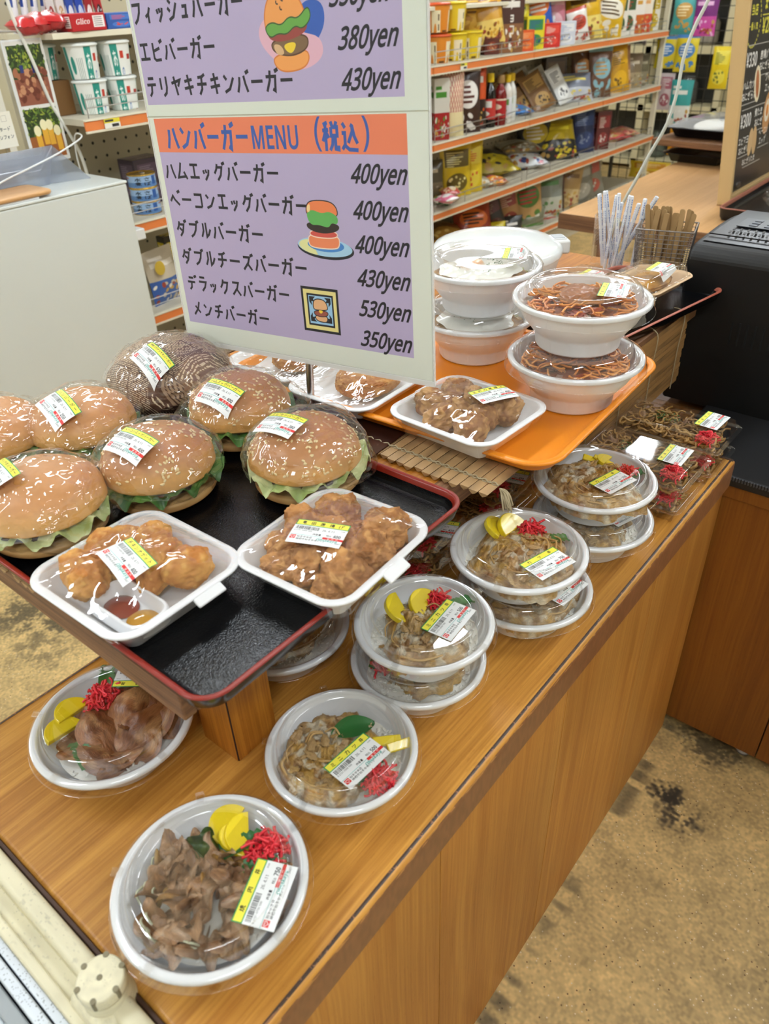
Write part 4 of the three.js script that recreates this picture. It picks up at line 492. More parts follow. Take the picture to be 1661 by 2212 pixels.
{
  const list = [[0.05, -0.035, 0.028, 1.05, 0.4], [0.012, -0.05, 0.028, 1.05, 1.2], [-0.03, -0.045, 0.027, 1.0, 2.0], [0.058, 0.035, 0.027, 1.05, 2.8], [0.006, 0.0, 0.027, 1.0, 0.8], [-0.045, 0.0, 0.026, 1.0, 3.0], [0.012, 0.046, 0.027, 1.15, 0.1], [-0.035, 0.046, 0.025, 1.1, 1.5], [-0.062, -0.03, 0.023, 0.8, 2.2], [0.035, 0.002, 0.022, 0.8, 1.0], [-0.06, 0.04, 0.02, 0.75, 0.4]];
  const b = bump(list.map(([x, z]) => [x, z, 0.011]), 0.032);
  foamTray('fried_chicken_tray', 'white foam tray of crunchy fried chicken sealed in film at the black tray corner', 'food tray', [-0.8185, TF, -0.2035], 0.06, 0.178, 0.16, { seed: 5, tab: [0.0, 0.083, 0], bulge: (x, z) => 0.0195 * max(0, 1 - (x / 0.089) ** 4) * max(0, 1 - (z / 0.08) ** 4), text: '竜田唐揚げ', price: 400, at: [-0.840, -0.203, -1.18, 0.001], fill: (t) => heap(t, karaVars, list, 'fried_chicken') });
  const list2 = [[0.035, -0.05, 0.028, 1.1, 0.4], [-0.02, -0.05, 0.029, 1.15, 1.7], [-0.048, -0.015, 0.026, 1.05, 2.4], [-0.045, 0.04, 0.026, 1.05, 0.2], [0.03, -0.005, 0.027, 1.0, 1.2], [0.04, 0.045, 0.026, 1.0, 2.9], [-0.005, 0.03, 0.026, 1.0, 0.6], [-0.005, -0.01, 0.024, 0.9, 2.0]];
  const b2 = bump(list2.map(([x, z]) => [x, z, 0.012]), 0.034); const paleKara = [0, 1, 2].map((k) => colored(displaced(22, (x, y, z) => { const r = 1 + 0.3 * fbm(x * 1.5 + k * 5, y * 1.5, z * 1.5, 2) + 0.15 * (ridge(x * 3.4 + k, y * 3.4, z * 3.4) - 0.6) + 0.05 * (ridge(x * 10, y * 10, z * 10 + k) - 0.6) + 0.02 * noise3(x * 24, y * 24, z * 24); return [0.0265 * x * r, 0.02 * y * r, 0.022 * z * r]; }), fryColor(lin(0xbe9058), lin(0x8a5830), lin(0xd0a468), 55)));
  foamTray('fried_chicken_tray', 'white foam tray of pale fried chicken on the orange tray', 'food tray', [-0.470, 0.1922, -0.262], -0.05, 0.168, 0.182, { seed: 8, tab: [0.02, -0.094, PI], bulge: (x, z) => 0.0195 * max(0, 1 - (x / 0.084) ** 4) * max(0, 1 - (z / 0.091) ** 4), text: '正肉の唐揚げ', price: 400, at: [-0.452, -0.232, -0.42, 0.001], fill: (t) => heap(t, paleKara, list2, 'fried_chicken') });
  const croqG = colored(displaced(34, (x, y, z) => { const r = 1 + 0.07 * fbm(x * 2, y * 2, z * 2, 2) + 0.03 * noise3(x * 18, y * 18, z * 18) + 0.022 * noise3(x * 45, y * 45, z * 45); return [0.066 * x * r, 0.0165 * Math.sign(y) * Math.pow(abs(y), 0.7) * r, 0.05 * z * r]; }), fryColor(lin(0xc98f48), lin(0xa8682c), lin(0xdcae6c), 80));
  const croq = (label, pos, turn, sd, txt) => foamTray('croquette_tray', label, 'food tray', pos, turn, 0.205, 0.165, { seed: sd, H: 0.028, bulge: (x, z) => 0.012 * max(0, 1 - (x / 0.075) ** 2 - (z / 0.06) ** 2), fill: (t) => { at(part('croquette', croqG, M_fry, t, 'breaded golden croquette'), 0.01, 0.024, 0.004, 0, 0.3, 0); } });
  croq('foam tray with a breaded croquette directly behind the sign pole', [-0.462, 0.1922, -0.466], 0.03, 11); croq('foam tray with a breaded croquette beside the paper-wrapped burger', [-0.448, 0.1922, -0.622], -0.02, 14);
}
// ---------- burgers ----------
const domeY = (r, R, y0, h) => y0 + h * Math.pow(max(0, 1 - Math.pow(min(1, r / R), 2.6)), 0.5);
function bunTop(R, y0, h, k, ca, cb) { return colored(displaced(26, (x, y, z) => { const n = 1 + 0.025 * noise3(x * 2.2 + k * 5, y * 2.2, z * 2.2) + 0.008 * noise3(x * 7, y * 7 + k, z * 7); const e = Math.pow(Math.hypot(x, z), 0.82) / (Math.hypot(x, z) || 1); return [R * x * e * n, y0 + (y > 0 ? h * Math.pow(y, 0.92) : 0.012 * y) * n, R * z * e * n]; }), (x, y, z, o) => { const t = clamp((y - y0) / h); lerp3(cb, ca, smooth(0.12, 0.7, t + 0.16 * fbm(x * 35 + k, y * 35, z * 35, 3)), o); const v = 0.93 + 0.14 * (0.5 + 0.5 * noise3(x * 300, y * 300, z * 300)); o[0] *= v; o[1] *= v; o[2] *= v; }); }
const BUN_A = lin(0xca8e56), BUN_B = lin(0xdca862), SBUN_A = lin(0xb87e4e), SBUN_B = lin(0xd8a25c);
const bunG = bunTop(0.073, 0.044, 0.044, 1, BUN_A, BUN_B), sbunG = bunTop(0.072, 0.042, 0.047, 4, SBUN_A, SBUN_B);
const heelG = colored(displaced(14, (x, y, z) => [0.069 * x * (1 - 0.06 * (y < 0 ? -y : 0)), 0.013 + 0.012 * Math.sign(y) * Math.pow(abs(y), 0.6), 0.069 * z]), (x, y, z, o) => lerp3(lin(0xb87a3c), lin(0xe0b878), clamp(y / 0.025 + 0.15 * noise3(x * 60, 1, z * 60)), o));
const pattyG = colored(displaced(18, (x, y, z) => { const r = 1 + 0.06 * fbm(x * 5, y * 5, z * 5, 3); return [0.066 * x * r, 0.032 + 0.009 * y * r, 0.066 * z * r]; }), (x, y, z, o) => lerp3(lin(0x5a3520), lin(0x33190c), clamp(0.5 + 0.8 * noise3(x * 90, y * 90, z * 90)), o));
const lettuceG = (k, pale) => colored(surf(120, 8, (u, v) => { const a = u * 2 * PI, r = (0.03 + 0.049 * v) * (1 + 0.05 * sin(a * 3 + k)); return [r * cos(a), 0.041 + v * v * (0.0075 * sin(a * 11 + k) + 0.004 * sin(a * 23 + 2 * k)) - 0.008 * v * v, -r * sin(a)]; }, true), (x, y, z, o) => lerp3(pale ? lin(0x9fb26a) : lin(0x4f7a30), pale ? lin(0xd6dba6) : lin(0x2c521c), clamp(0.5 + 0.9 * noise3(x * 60 + k, y * 80, z * 60)), o));
const lettA = lettuceG(1, true), lettB = lettuceG(4, false);
const seedG = moved(new THREE.SphereGeometry(1, 7, 5), 0, 0, 0, 0, 0, 0, [0.0026, 0.0009, 0.0016]), M_seed = phy(0xe8d2a0, 0.45, {});
function sesame(parent, nseed, n = 170) {
  seed(nseed); const im = new THREE.InstancedMesh(seedG, M_seed, n); im.name = 'sesame_seeds'; im.userData.kind = 'stuff'; im.castShadow = true; const m = new THREE.Matrix4(), P = sbunG.attributes.position, N = sbunG.attributes.normal; let k = 0;
  while (k < n) { const i = Math.floor(rnd() * P.count); if (P.getY(i) < 0.052 || fbm(P.getX(i) * 40 + nseed, 2, P.getZ(i) * 40, 2) < -0.12) continue; const nn = V3(N.getX(i), N.getY(i), N.getZ(i)); const q = new THREE.Quaternion().setFromUnitVectors(V3(0, 1, 0), nn).multiply(new THREE.Quaternion().setFromEuler(new THREE.Euler(0, rr(0, 6.3), 0))); m.compose(V3(P.getX(i) + rr(-0.001, 0.001), P.getY(i), P.getZ(i) + rr(-0.001, 0.001)).addScaledVector(nn, 0.0004), q, V3(1, 1, 1)); im.setMatrixAt(k++, m); }
  parent.add(im);
}
// crumpled clear bag around a burger: rounded body with pulled-out corners and sharp creases
function bagGeo(a, b, c, nseed, corners, amp = 1) {
  return displaced(58, (x, y, z) => {
    let r = 1 + 0.025 * fbm(x * 1.6 + nseed, y * 1.6, z * 1.6, 2); for (const [cx, cy, cz, k, p] of corners) { const d = max(0, x * cx + y * cy + z * cz); r += k * Math.pow(d, p); }
    const cr = amp * (0.07 * (ridge(x * 2.6 + nseed, y * 2.6, z * 2.6) - 0.6) + 0.045 * (ridge(x * 5.5, y * 5.5 + nseed, z * 5.5) - 0.6) + 0.014 * (ridge(x * 12, y * 12, z * 12 + nseed) - 0.6)); r += cr;
    return [a * x * r, max(0.0012, c + b * y * r), a * z * r];
  });
}
const unit = (x, y, z, k, p) => { const l = Math.hypot(x, y, z); return [x / l, y / l, z / l, k, p]; };
function burger(label, pos, turn, o) {
  const t = thing('burger', label, 'burger', pos, turn);
  part('bottom_bun', heelG, M_bun, t); part('patty', pattyG, M_sauced, t); part('lettuce', o.pale ? lettA : lettB, phy(0xffffff, 0.4, { vertexColors: true, side: THREE.DoubleSide }), t, 'frilly lettuce leaf'); const tb = part('top_bun', o.sesame ? sbunG : bunG, M_bun, t, o.sesame ? 'sesame bun' : 'smooth bun'); tb.rotation.set(o.tilt || 0, o.k || 0, 0); if (o.sesame) { const g = new THREE.Group(); g.name = 'seed_layer'; sesame(tb, o.seed); }
  const a = 0.0805, b = 0.049, c = 0.047; part('clear_bag', bagGeo(a, b, c, o.seed, o.corners), M_film, t, 'crumpled clear plastic bag');
  if (o.text) { const [lx, lz, la] = o.at, cc = cos(-turn), s = sin(-turn), dx = lx - pos[0], dz = lz - pos[2], X = dx * cc + dz * s, Z = -dx * s + dz * cc; part('price_label', labelGeo(X, Z, la - turn, (x, z) => c + b * 1.05 * Math.sqrt(max(0.02, 1 - (x * x + z * z) / (a * a * 1.12))), 0.0016), labelMat(o.text, o.price), t, 'white and yellow price label'); }
  return t;
}
burger('plain-bun burger with lettuce in a clear bag at the edge of the raised board', [-0.972, TF, -0.528], 0.3, { seed: 21, pale: true, text: 'テリヤキバーガー', price: 350, at: [-1.006, -0.545, -1.75], corners: [unit(-0.7, -0.45, -0.6, 0.28, 14), unit(0.5, -0.5, 0.7, 0.3, 14), unit(-0.4, -0.5, 0.8, 0.2, 14)] });
burger('plain-bun hamburger without lettuce label, in front of the white freezer', [-0.832, TF, -0.665], 0.9, { seed: 22, k: 2, text: 'ハンバーガー', price: 250, at: [-0.868, -0.645, -1.75], corners: [unit(-0.3, -0.3, -1, 0.32, 14), unit(0.6, -0.4, 0.7, 0.26, 16), unit(-0.8, -0.3, 0.2, 0.2, 12)] });
burger('plain-bun burger cut off by the photo edge, unlabelled', [-0.925, TF, -0.735], 1.7, { seed: 23, k: 4, corners: [unit(0.4, -0.3, -1, 0.28, 14), unit(-0.6, -0.4, 0.7, 0.22, 16)] });
burger('sesame bacon egg burger with dark green lettuce between two trays', [-0.835, TF, -0.488], 2.3, { seed: 24, sesame: true, text: 'ベーコンエッグバーガー', price: 400, at: [-0.872, -0.478, -1.5], corners: [unit(0.5, -0.3, 0.8, 0.34, 14), unit(-0.5, -0.4, 0.7, 0.24, 14), unit(-0.4, 0, -0.9, 0.2, 12)] });
burger('sesame ham egg burger next to the sign pole', [-0.668, TF, -0.520], 0.5, { seed: 25, sesame: true, k: 1, text: 'ハムエッグバーガー', price: 400, at: [-0.714, -0.502, -1.47], corners: [unit(0.2, 0, 1, 0.22, 10), unit(-0.6, -0.2, -0.8, 0.22, 14)] });
burger('sesame prawn cutlet burger with pale cabbage in front of the sign pole', [-0.709, TF, -0.350], 1.2, { seed: 26, sesame: true, pale: true, k: 3, text: 'エビカツバーガー', price: 380, at: [-0.735, -0.362, -1.5], corners: [unit(0.6, 0.35, 0.8, 0.26, 14), unit(-0.4, -0.5, 0.7, 0.24, 14), unit(0.8, -0.3, -0.2, 0.2, 14)] });
{ // burger wrapped in printed paper
  const t = thing('wrapped_burger', 'large burger wrapped in brown newsprint-patterned paper', 'burger', [-0.655, TF, -0.690], 0);
  const T_news = canvasTex(1024, 1024, (x, W, H) => {
    x.fillStyle = '#6b4c3c'; x.fillRect(0, 0, W, H); seed(9); for (let k = 0; k < 110; k++) { const bx = rr(-60, W), by = rr(-60, H), w = rr(120, 300), h = rr(90, 260), inv = rnd() > 0.55, q = pick([0, 0, 0.12]); x.save(); x.translate(bx, by); x.rotate(q + (rnd() > 0.7 ? PI / 2 : 0)); x.fillStyle = inv ? '#b09478' : pick(['#6b4c3c', '#8a6a52', '#5a3c30']); x.fillRect(0, 0, w, h); x.fillStyle = inv ? '#5a3e30' : '#e8d6b8'; for (let y = 8; y < h - 8; y += 11) { let px = 8; while (px < w - 12) { const l = rr(8, 34); x.fillRect(px, y, min(l, w - 12 - px), 4.5); px += l + 6; } } x.restore(); }
    x.fillStyle = '#2e1c14'; x.font = 'italic 64px serif'; for (const [s, px, py, a] of [['have you high quality article', 140, 900, -1.1], ['fashion', 560, 420, -1.0], ['trend', 720, 700, -1.2], ['quality', 200, 300, 0.5]]) { x.save(); x.translate(px, py); x.rotate(a); x.fillText(s, 0, 0); x.restore(); }
  });
  const g = displaced(50, (x, y, z) => { let r = 1 + 0.03 * fbm(x * 1.5, y * 1.5, z * 1.5, 2) + 0.055 * (ridge(x * 2.4 + 3, y * 2.4, z * 2.4) - 0.6) + 0.03 * (ridge(x * 6, y * 6 + 2, z * 6) - 0.6) + 0.010 * (ridge(x * 15, y * 15, z * 15) - 0.6); for (const [a, b, c, k, p] of [unit(-0.7, -0.2, -0.8, 0.16, 10), unit(-0.9, -0.35, 0.3, 0.16, 12), unit(0.5, -0.3, 0.9, 0.12, 10)]) r += k * Math.pow(max(0, x * a + y * b + z * c), p); return [0.088 * x * r, max(0.001, 0.05 + 0.054 * y * r), 0.088 * z * r]; });
  { const P = g.attributes.position, uv = new Float32Array(P.count * 2); for (let i = 0; i < P.count; i++) { const a = P.getX(i), y = P.getY(i), z = P.getZ(i); uv[2 * i] = 0.5 + (z + 0.35 * y) * 3.4; uv[2 * i + 1] = 0.5 + (a + 0.75 * (y - 0.05)) * 3.4; } g.setAttribute('uv', new THREE.BufferAttribute(uv, 2)); T_news.wrapS = T_news.wrapT = THREE.RepeatWrapping; }
  part('paper_wrap', g, std(0xffffff, 0.5, { map: T_news }), t, 'crumpled newsprint paper'); part('clear_bag', bagGeo(0.094, 0.0565, 0.05, 31, [unit(-0.8, -0.2, -0.6, 0.15, 10), unit(-0.9, -0.4, 0.2, 0.18, 12)], 0.8), M_film, t);
  part('price_label', labelGeo(-0.052, 0.034, -1.72, (x, z) => 0.05 + 0.061 * Math.sqrt(max(0.02, 1 - (x * x + z * z) / 0.0098)), 0.002), labelMat('特製メガテリヤキバーガー', 630), t, 'white and yellow price label');
}
// ---------- noodle packs ----------
const M_noodle = MV(0.4);
function noodleGeo(nseed, W, D, y0, y1, n, rad, ca, cb) {
  seed(nseed); const list = []; for (let k = 0; k < n; k++) { const lvl = rr(y0, y1); let x = rr(-W, W) * 0.8, z = rr(-D, D) * 0.85, a = rr(0, 6.28); const pts = []; const m = 7; for (let i = 0; i < m; i++) { pts.push([clamp(x, -W, W), clamp(lvl + rr(-0.004, 0.004), y0, y1 + 0.003), clamp(z, -D, D)]); a += rr(-1.1, 1.1); x += cos(a) * 0.0085; z += sin(a) * 0.0085; if (abs(x) > W) a = PI - a; if (abs(z) > D) a = -a; } const t = rnd(); const col = [0, 1, 2].map((i) => mix(ca[i], cb[i], t)); list.push(colored(tube(pts, rad, 20, 5), (p, q, r, o) => { o[0] = col[0]; o[1] = col[1]; o[2] = col[2]; })); } return merge(list);
}
const sobaG = [noodleGeo(5, 0.051, 0.084, 0.006, 0.031, 170, 0.0019, lin(0xb89050), lin(0x86602c)), noodleGeo(6, 0.051, 0.084, 0.006, 0.031, 170, 0.0019, lin(0xb89050), lin(0x86602c))];
const sobaBed = colored(rrLoft(0.092, 0.154, 0.02, [[-0.002, 0.003], [-0.004, 0.012], [-0.016, 0.02]], true, 40), (x, y, z, o) => lerp3(lin(0x86643a), lin(0x5a4020), 0.5 + 0.5 * noise3(x * 200, 1, z * 200), o));
const packBase = rrLoft(0.13, 0.197, 0.014, [['c', 0.0016], [-0.026, 0.0012], [-0.02, 0], [-0.012, 0.002], [-0.008, 0.02], [-0.006, 0.0215], [0, 0.0215], [0.0006, 0.0225]], false, 64), packLid = rrLoft(0.13, 0.197, 0.014, [[0.0006, 0.0218], [0, 0.0232], [-0.006, 0.0232], [-0.0085, 0.0245], [-0.012, 0.036], [-0.0155, 0.039], [-0.021, 0.0398], [-0.024, 0.0392]], true, 64);
const flecks = (() => { seed(40); const l = []; for (let k = 0; k < 70; k++) l.push(moved(box(0.0022, 0.0006, 0.0014, 0.0001, 1), rr(-0.016, 0.016), rr(-0.001, 0.002), rr(-0.024, 0.024), rr(-0.5, 0.5), rr(0, 3), rr(-0.5, 0.5))); return merge(l); })();
function noodlePack(label, pos, turn, o = {}) {
  const t = thing('noodle_pack', label, 'noodle pack', pos, turn);
  part('container', packBase, M_clear, t, 'clear plastic base'); part('noodle_bed', sobaBed, M_noodle, t); const nd = part('noodles', sobaG[o.v || 0], M_noodle, t, 'brown fried noodles'); nd.userData.kind = 'stuff';
  seed(60 + (o.v || 0)); for (let k = 0; k < 4; k++) { const m = part('pork_slice', pick(porkVars), M_sauced, t); at(m, rr(-0.03, 0.03), rr(0.027, 0.031), rr(-0.06, 0.03), rr(-0.2, 0.2), rr(0, 6), rr(-0.2, 0.2)); m.scale.setScalar(0.36); }
  const fl = part('seaweed_flakes', flecks, M_leaf, t); fl.userData.kind = 'stuff'; at(fl, 0.004, 0.033, -0.018); ginger(t, o.gx ?? -0.03, 0.025, 0.066, 1, 1.05);
  part('lid', packLid, M_clear, t, 'clear hinged lid'); if (o.text) { const [lx, lz, la] = o.at, c = cos(-turn), s = sin(-turn), dx = lx - pos[0], dz = lz - pos[2], X = dx * c + dz * s, Z = -dx * s + dz * c; part('price_label', labelGeo(X, Z, la - turn, () => 0.0402, 0.0006), labelMat('ヤキソバ', 450), t, 'white and yellow price label'); }
  return t;
}
const PK = 0.0405;
noodlePack('lower fried noodle pack in the stack against the black machine', [-0.051, 0, -0.101], 0.02, { v: 1 });
noodlePack('upper fried noodle pack with label in the stack against the black machine', [-0.044, PK, -0.101], 0, { text: 1, at: [-0.024, -0.046, -0.05] });
noodlePack('lower fried noodle pack directly behind the farther cutlet bowls', [-0.190, 0, -0.104], 0, { v: 0 });
noodlePack('upper fried noodle pack with label directly behind the farther cutlet bowls', [-0.185, PK, -0.104], 0, { v: 1, text: 1, at: [-0.174, -0.052, 0.02] });
noodlePack('lower fried noodle pack in shade beneath the orange tray', [-0.385, 0, -0.312], 0.0, { v: 0 });
noodlePack('upper labelled fried noodle pack in shade beneath the orange tray', [-0.382, PK, -0.310], 0.03, { v: 1, text: 1, at: [-0.384, -0.238, -1.35] });
noodlePack('lower fried noodle pack in shade between the orange and black trays', [-0.575, 0, -0.318], 0.0, { v: 1 });
noodlePack('upper labelled fried noodle pack in shade between the orange and black trays', [-0.572, PK, -0.315], 0.04, { v: 0, text: 1, at: [-0.566, -0.246, -1.2] });
// ---------- deep bowls of pasta and fried egg rice ----------
const M_pasta = MV(0.28, { clearcoat: 0.3 });
const bowlNoodle = (nseed, R, ca, cb) => { seed(nseed); const list = []; for (let k = 0; k < 90; k++) { const r0 = R * Math.sqrt(rnd()), a0 = rr(0, 6.28); let a = rr(0, 6.28), x = r0 * cos(a0), z = r0 * sin(a0); const pts = [], h0 = 0.056 + 0.014 * (1 - (r0 / R) ** 2) + rr(-0.004, 0.003), turn = rr(-0.55, 0.55); for (let i = 0; i < 8; i++) { pts.push([x, h0 + rr(-0.002, 0.002), z]); a += turn + rr(-0.2, 0.2); x += cos(a) * 0.009; z += sin(a) * 0.009; const q = Math.hypot(x, z); if (q > R) { x *= R / q; z *= R / q; a += 1; } } const t = rnd(), col = [0, 1, 2].map((i) => mix(ca[i], cb[i], t)); list.push(colored(tube(pts, 0.0017, 24, 5), (p, q, r, o) => { o[0] = col[0]; o[1] = col[1]; o[2] = col[2]; })); } return merge(list); };
const fillPasta = (nseed) => (t) => {
  part('pasta_bed', colored(surf(48, 10, (u, v) => { const r = 0.082 * v, a = u * 2 * PI; return [r * cos(a), 0.059 - 0.009 * v * v + 0.002 * noise3(r * cos(a) * 90, 1, r * sin(a) * 90), -r * sin(a)]; }, true), (x, y, z, o) => lerp3(lin(0xb8561e), lin(0x93380f), 0.5 + 0.5 * noise3(x * 90, 2, z * 90), o)), M_sauced, t); const nd = part('spaghetti', bowlNoodle(nseed, 0.078, lin(0xf0a244), lin(0xd87628)), M_pasta, t, 'orange spaghetti strands'); nd.userData.kind = 'stuff';
  seed(nseed); for (let k = 0; k < 14; k++) { const a = rr(0, 6.28), r = 0.062 * Math.sqrt(rr(0.05, 1)); const m = part('sausage_piece', curdVars[3], phy(pick([0x8e2c16, 0xa4431c, 0x7c3a1e]), 0.3, {}), t); at(m, r * cos(a), 0.064 - 0.006 * (r / 0.06) ** 2, r * sin(a), 0, rr(0, 6), 0); m.scale.set(0.012, 0.012, 0.011); }
  const sauce = part('meat_sauce', displaced(16, (x, y, z) => { const r = 1 + 0.2 * fbm(x * 3, y * 3, z * 3 + nseed, 3); return [0.036 * x * r, 0.012 * y * r, 0.03 * z * r]; }), phy(0xa05a30, 0.3, {}), t); at(sauce, 0.01, 0.068, -0.005);
};
const fillEgg = (nseed) => (t) => {
  part('fried_rice', colored(surf(60, 14, (u, v) => { const r = 0.083 * v, a = u * 2 * PI; return [r * cos(a), 0.062 - 0.012 * v * v + 0.004 * fbm(r * cos(a) * 90, nseed, r * sin(a) * 90, 3), -r * sin(a)]; }, true), (x, y, z, o) => lerp3(lin(0xb8863e), lin(0x7a4e22), clamp(0.5 + 0.8 * noise3(x * 160, 2, z * 160)), o)), M_food, t);
  const eg = part('fried_egg', colored(surf(60, 14, (u, v) => { const a = u * 2 * PI, r = (0.066 + 0.009 * noise3(cos(a) * 1.8 + nseed, sin(a) * 1.8, 1) + 0.003 * sin(a * 7)) * v, y = 0.07 - 0.01 * v * v + 0.0018 * noise3(r * cos(a) * 80, 3, r * sin(a) * 80); const yk = Math.hypot(r * cos(a) + 0.012, r * sin(a) + 0.01); return [r * cos(a), y + 0.011 * Math.sqrt(max(0, 1 - (yk / 0.021) ** 2)), -r * sin(a)]; }, true), (x, y, z, o) => { const yk = Math.hypot(x + 0.012, -z + 0.01); lerp3(lin(0xf0efe6), lin(0xf0b98c), 1 - smooth(0.016, 0.022, yk), o); }), M_pasta, t, 'fried egg with a veiled yolk'); eg.rotation.y = nseed;
  seed(nseed); const l = []; for (let k = 0; k < 60; k++) l.push(moved(box(0.0024, 0.0008, 0.0012, 0.0002, 1), rr(-0.035, 0.035), 0.0705 + rr(-0.002, 0.001), rr(-0.03, 0.03), 0, rr(0, 3), 0)); const p = part('parsley', merge(l), M_leaf, t); p.userData.kind = 'stuff'; ginger(t, 0.06, 0.047, 0.03, 2, 0.01); const cb = part('lettuce', lettA, phy(0xffffff, 0.4, { vertexColors: true, side: THREE.DoubleSide }), t); at(cb, 0.045, 0.03, 0.02); cb.scale.setScalar(0.5);
};
donburi('pasta_bowl', 'lower deep bowl of tomato spaghetti on the orange tray', 'food bowl', [-0.291, 0.1922, -0.191], 0, { big: true, fill: fillPasta(3) });
donburi('pasta_bowl', 'upper deep bowl of tomato spaghetti with a bright reflection on its lid', 'food bowl', [-0.272, 0.1922 + 0.081, -0.2], 0.3, { big: true, fill: fillPasta(4), text: 'ナポリタン', price: 530, at: [-0.255, -0.160, 0.3] });
donburi('egg_rice_bowl', 'lower deep bowl of rice with fried egg beside the sign edge', 'food bowl', [-0.226, 0.1922, -0.41], 0, { big: true, fill: fillEgg(2) });
donburi('egg_rice_bowl', 'upper deep bowl of rice with fried egg beside the sign edge', 'food bowl', [-0.218, 0.1922 + 0.081, -0.41], 0, { big: true, fill: fillEgg(5), text: 'ロコモコ', price: 530, at: [-0.172, -0.372, 0.45] });

// ---------- things on the far end of the raised board ----------
{
  const t = thing('lidded_container', 'large white round container with a low domed lid and latch', 'container', [0.165, 0.1805, -0.615]);
  part('container_body', lathe([[0, 0], [0.115, 0], [0.125, 0.006], [0.136, 0.05], [0.139, 0.056], [0.139, 0.06]], 72), M_whiteplastic, t);
  part('lid', lathe([[0.1405, 0.058], [0.142, 0.062], [0.141, 0.07], [0.134, 0.0785], [0.12, 0.084], [0.1, 0.0865], [0.097, 0.0855], [0.05, 0.089], [0, 0.09]], 72), phy(0xf0f4f4, 0.15, { clearcoat: 0.6 }), t, 'glossy white lid');
  const lt = part('latch', merge([moved(box(0.05, 0.03, 0.045, 0.006, 3), 0, 0, 0), moved(box(0.036, 0.004, 0.03, 0.001, 1), 0, 0.0155, 0)]), M_whiteplastic, t); at(lt, 0.09, 0.068, 0.098, 0, 0.8, 0); const bt = part('button', box(0.03, 0.002, 0.024, 0.0008, 1), std(0xb9bfc2, 0.3), lt); at(bt, 0, 0.018, 0);
}
{ // paper packs with clear lids
  const tray = rrLoft(0.18, 0.12, 0.03, [['c', 0.001], [-0.03, 0], [-0.022, 0.004], [-0.014, 0.022], [-0.002, 0.024], [0, 0.0255], [-0.001, 0.027], [-0.009, 0.0265], [-0.014, 0.023], [-0.024, 0.006], [-0.03, 0.005]], true, 72), lid = rrLoft(0.18, 0.12, 0.03, [[-0.004, 0.027], [-0.01, 0.028], [-0.014, 0.043], [-0.02, 0.047], [-0.026, 0.048]], true, 72, (x, z) => 0.0015 * noise3(x * 40, 1, z * 40));
  const M_kraft = std(0xd9b993, 0.6); const food = displaced(18, (x, y, z) => { const r = 1 + 0.14 * fbm(x * 3, y * 3, z * 3, 3); return [0.066 * x * r, 0.02 + 0.012 * y * r, 0.036 * z * r]; }); colored(food, (x, y, z, o) => lerp3(lin(0xd9a24a), lin(0x7a4822), clamp(0.4 + 0.9 * fbm(x * 50, y * 50, z * 50, 2)), o));
  const spots = [['lower beige paper pack under another one on the pink-rimmed tray', [0.055, 0.187, -0.30], -0.16, 0], ['upper beige paper pack with label on the pink-rimmed tray', [0.175, 0.2095, -0.275], -0.1, 1], ['beige paper pack with label partly hidden by the spaghetti bowl', [0.13, 0.187, -0.40], -0.16, 1], ['beige paper pack peeking out behind the fried egg bowl', [-0.02, 0.187, -0.49], 0.4, 0]];
  spots.forEach(([l, p, a, lab], i) => { const t = thing('paper_pack', l, 'food pack', p, a); part('paper_tray', tray, M_kraft, t); part('filling', food, M_food, t); part('lid', lid, M_clear, t); if (lab) part('price_label', labelGeo(0.012, 0.018, 0.1, (x, z) => 0.0495 - 0.018 * smooth(0.028, 0.042, z), 0.0008), labelMat('オムスビ', 300), t, 'white and yellow price label'); });
}
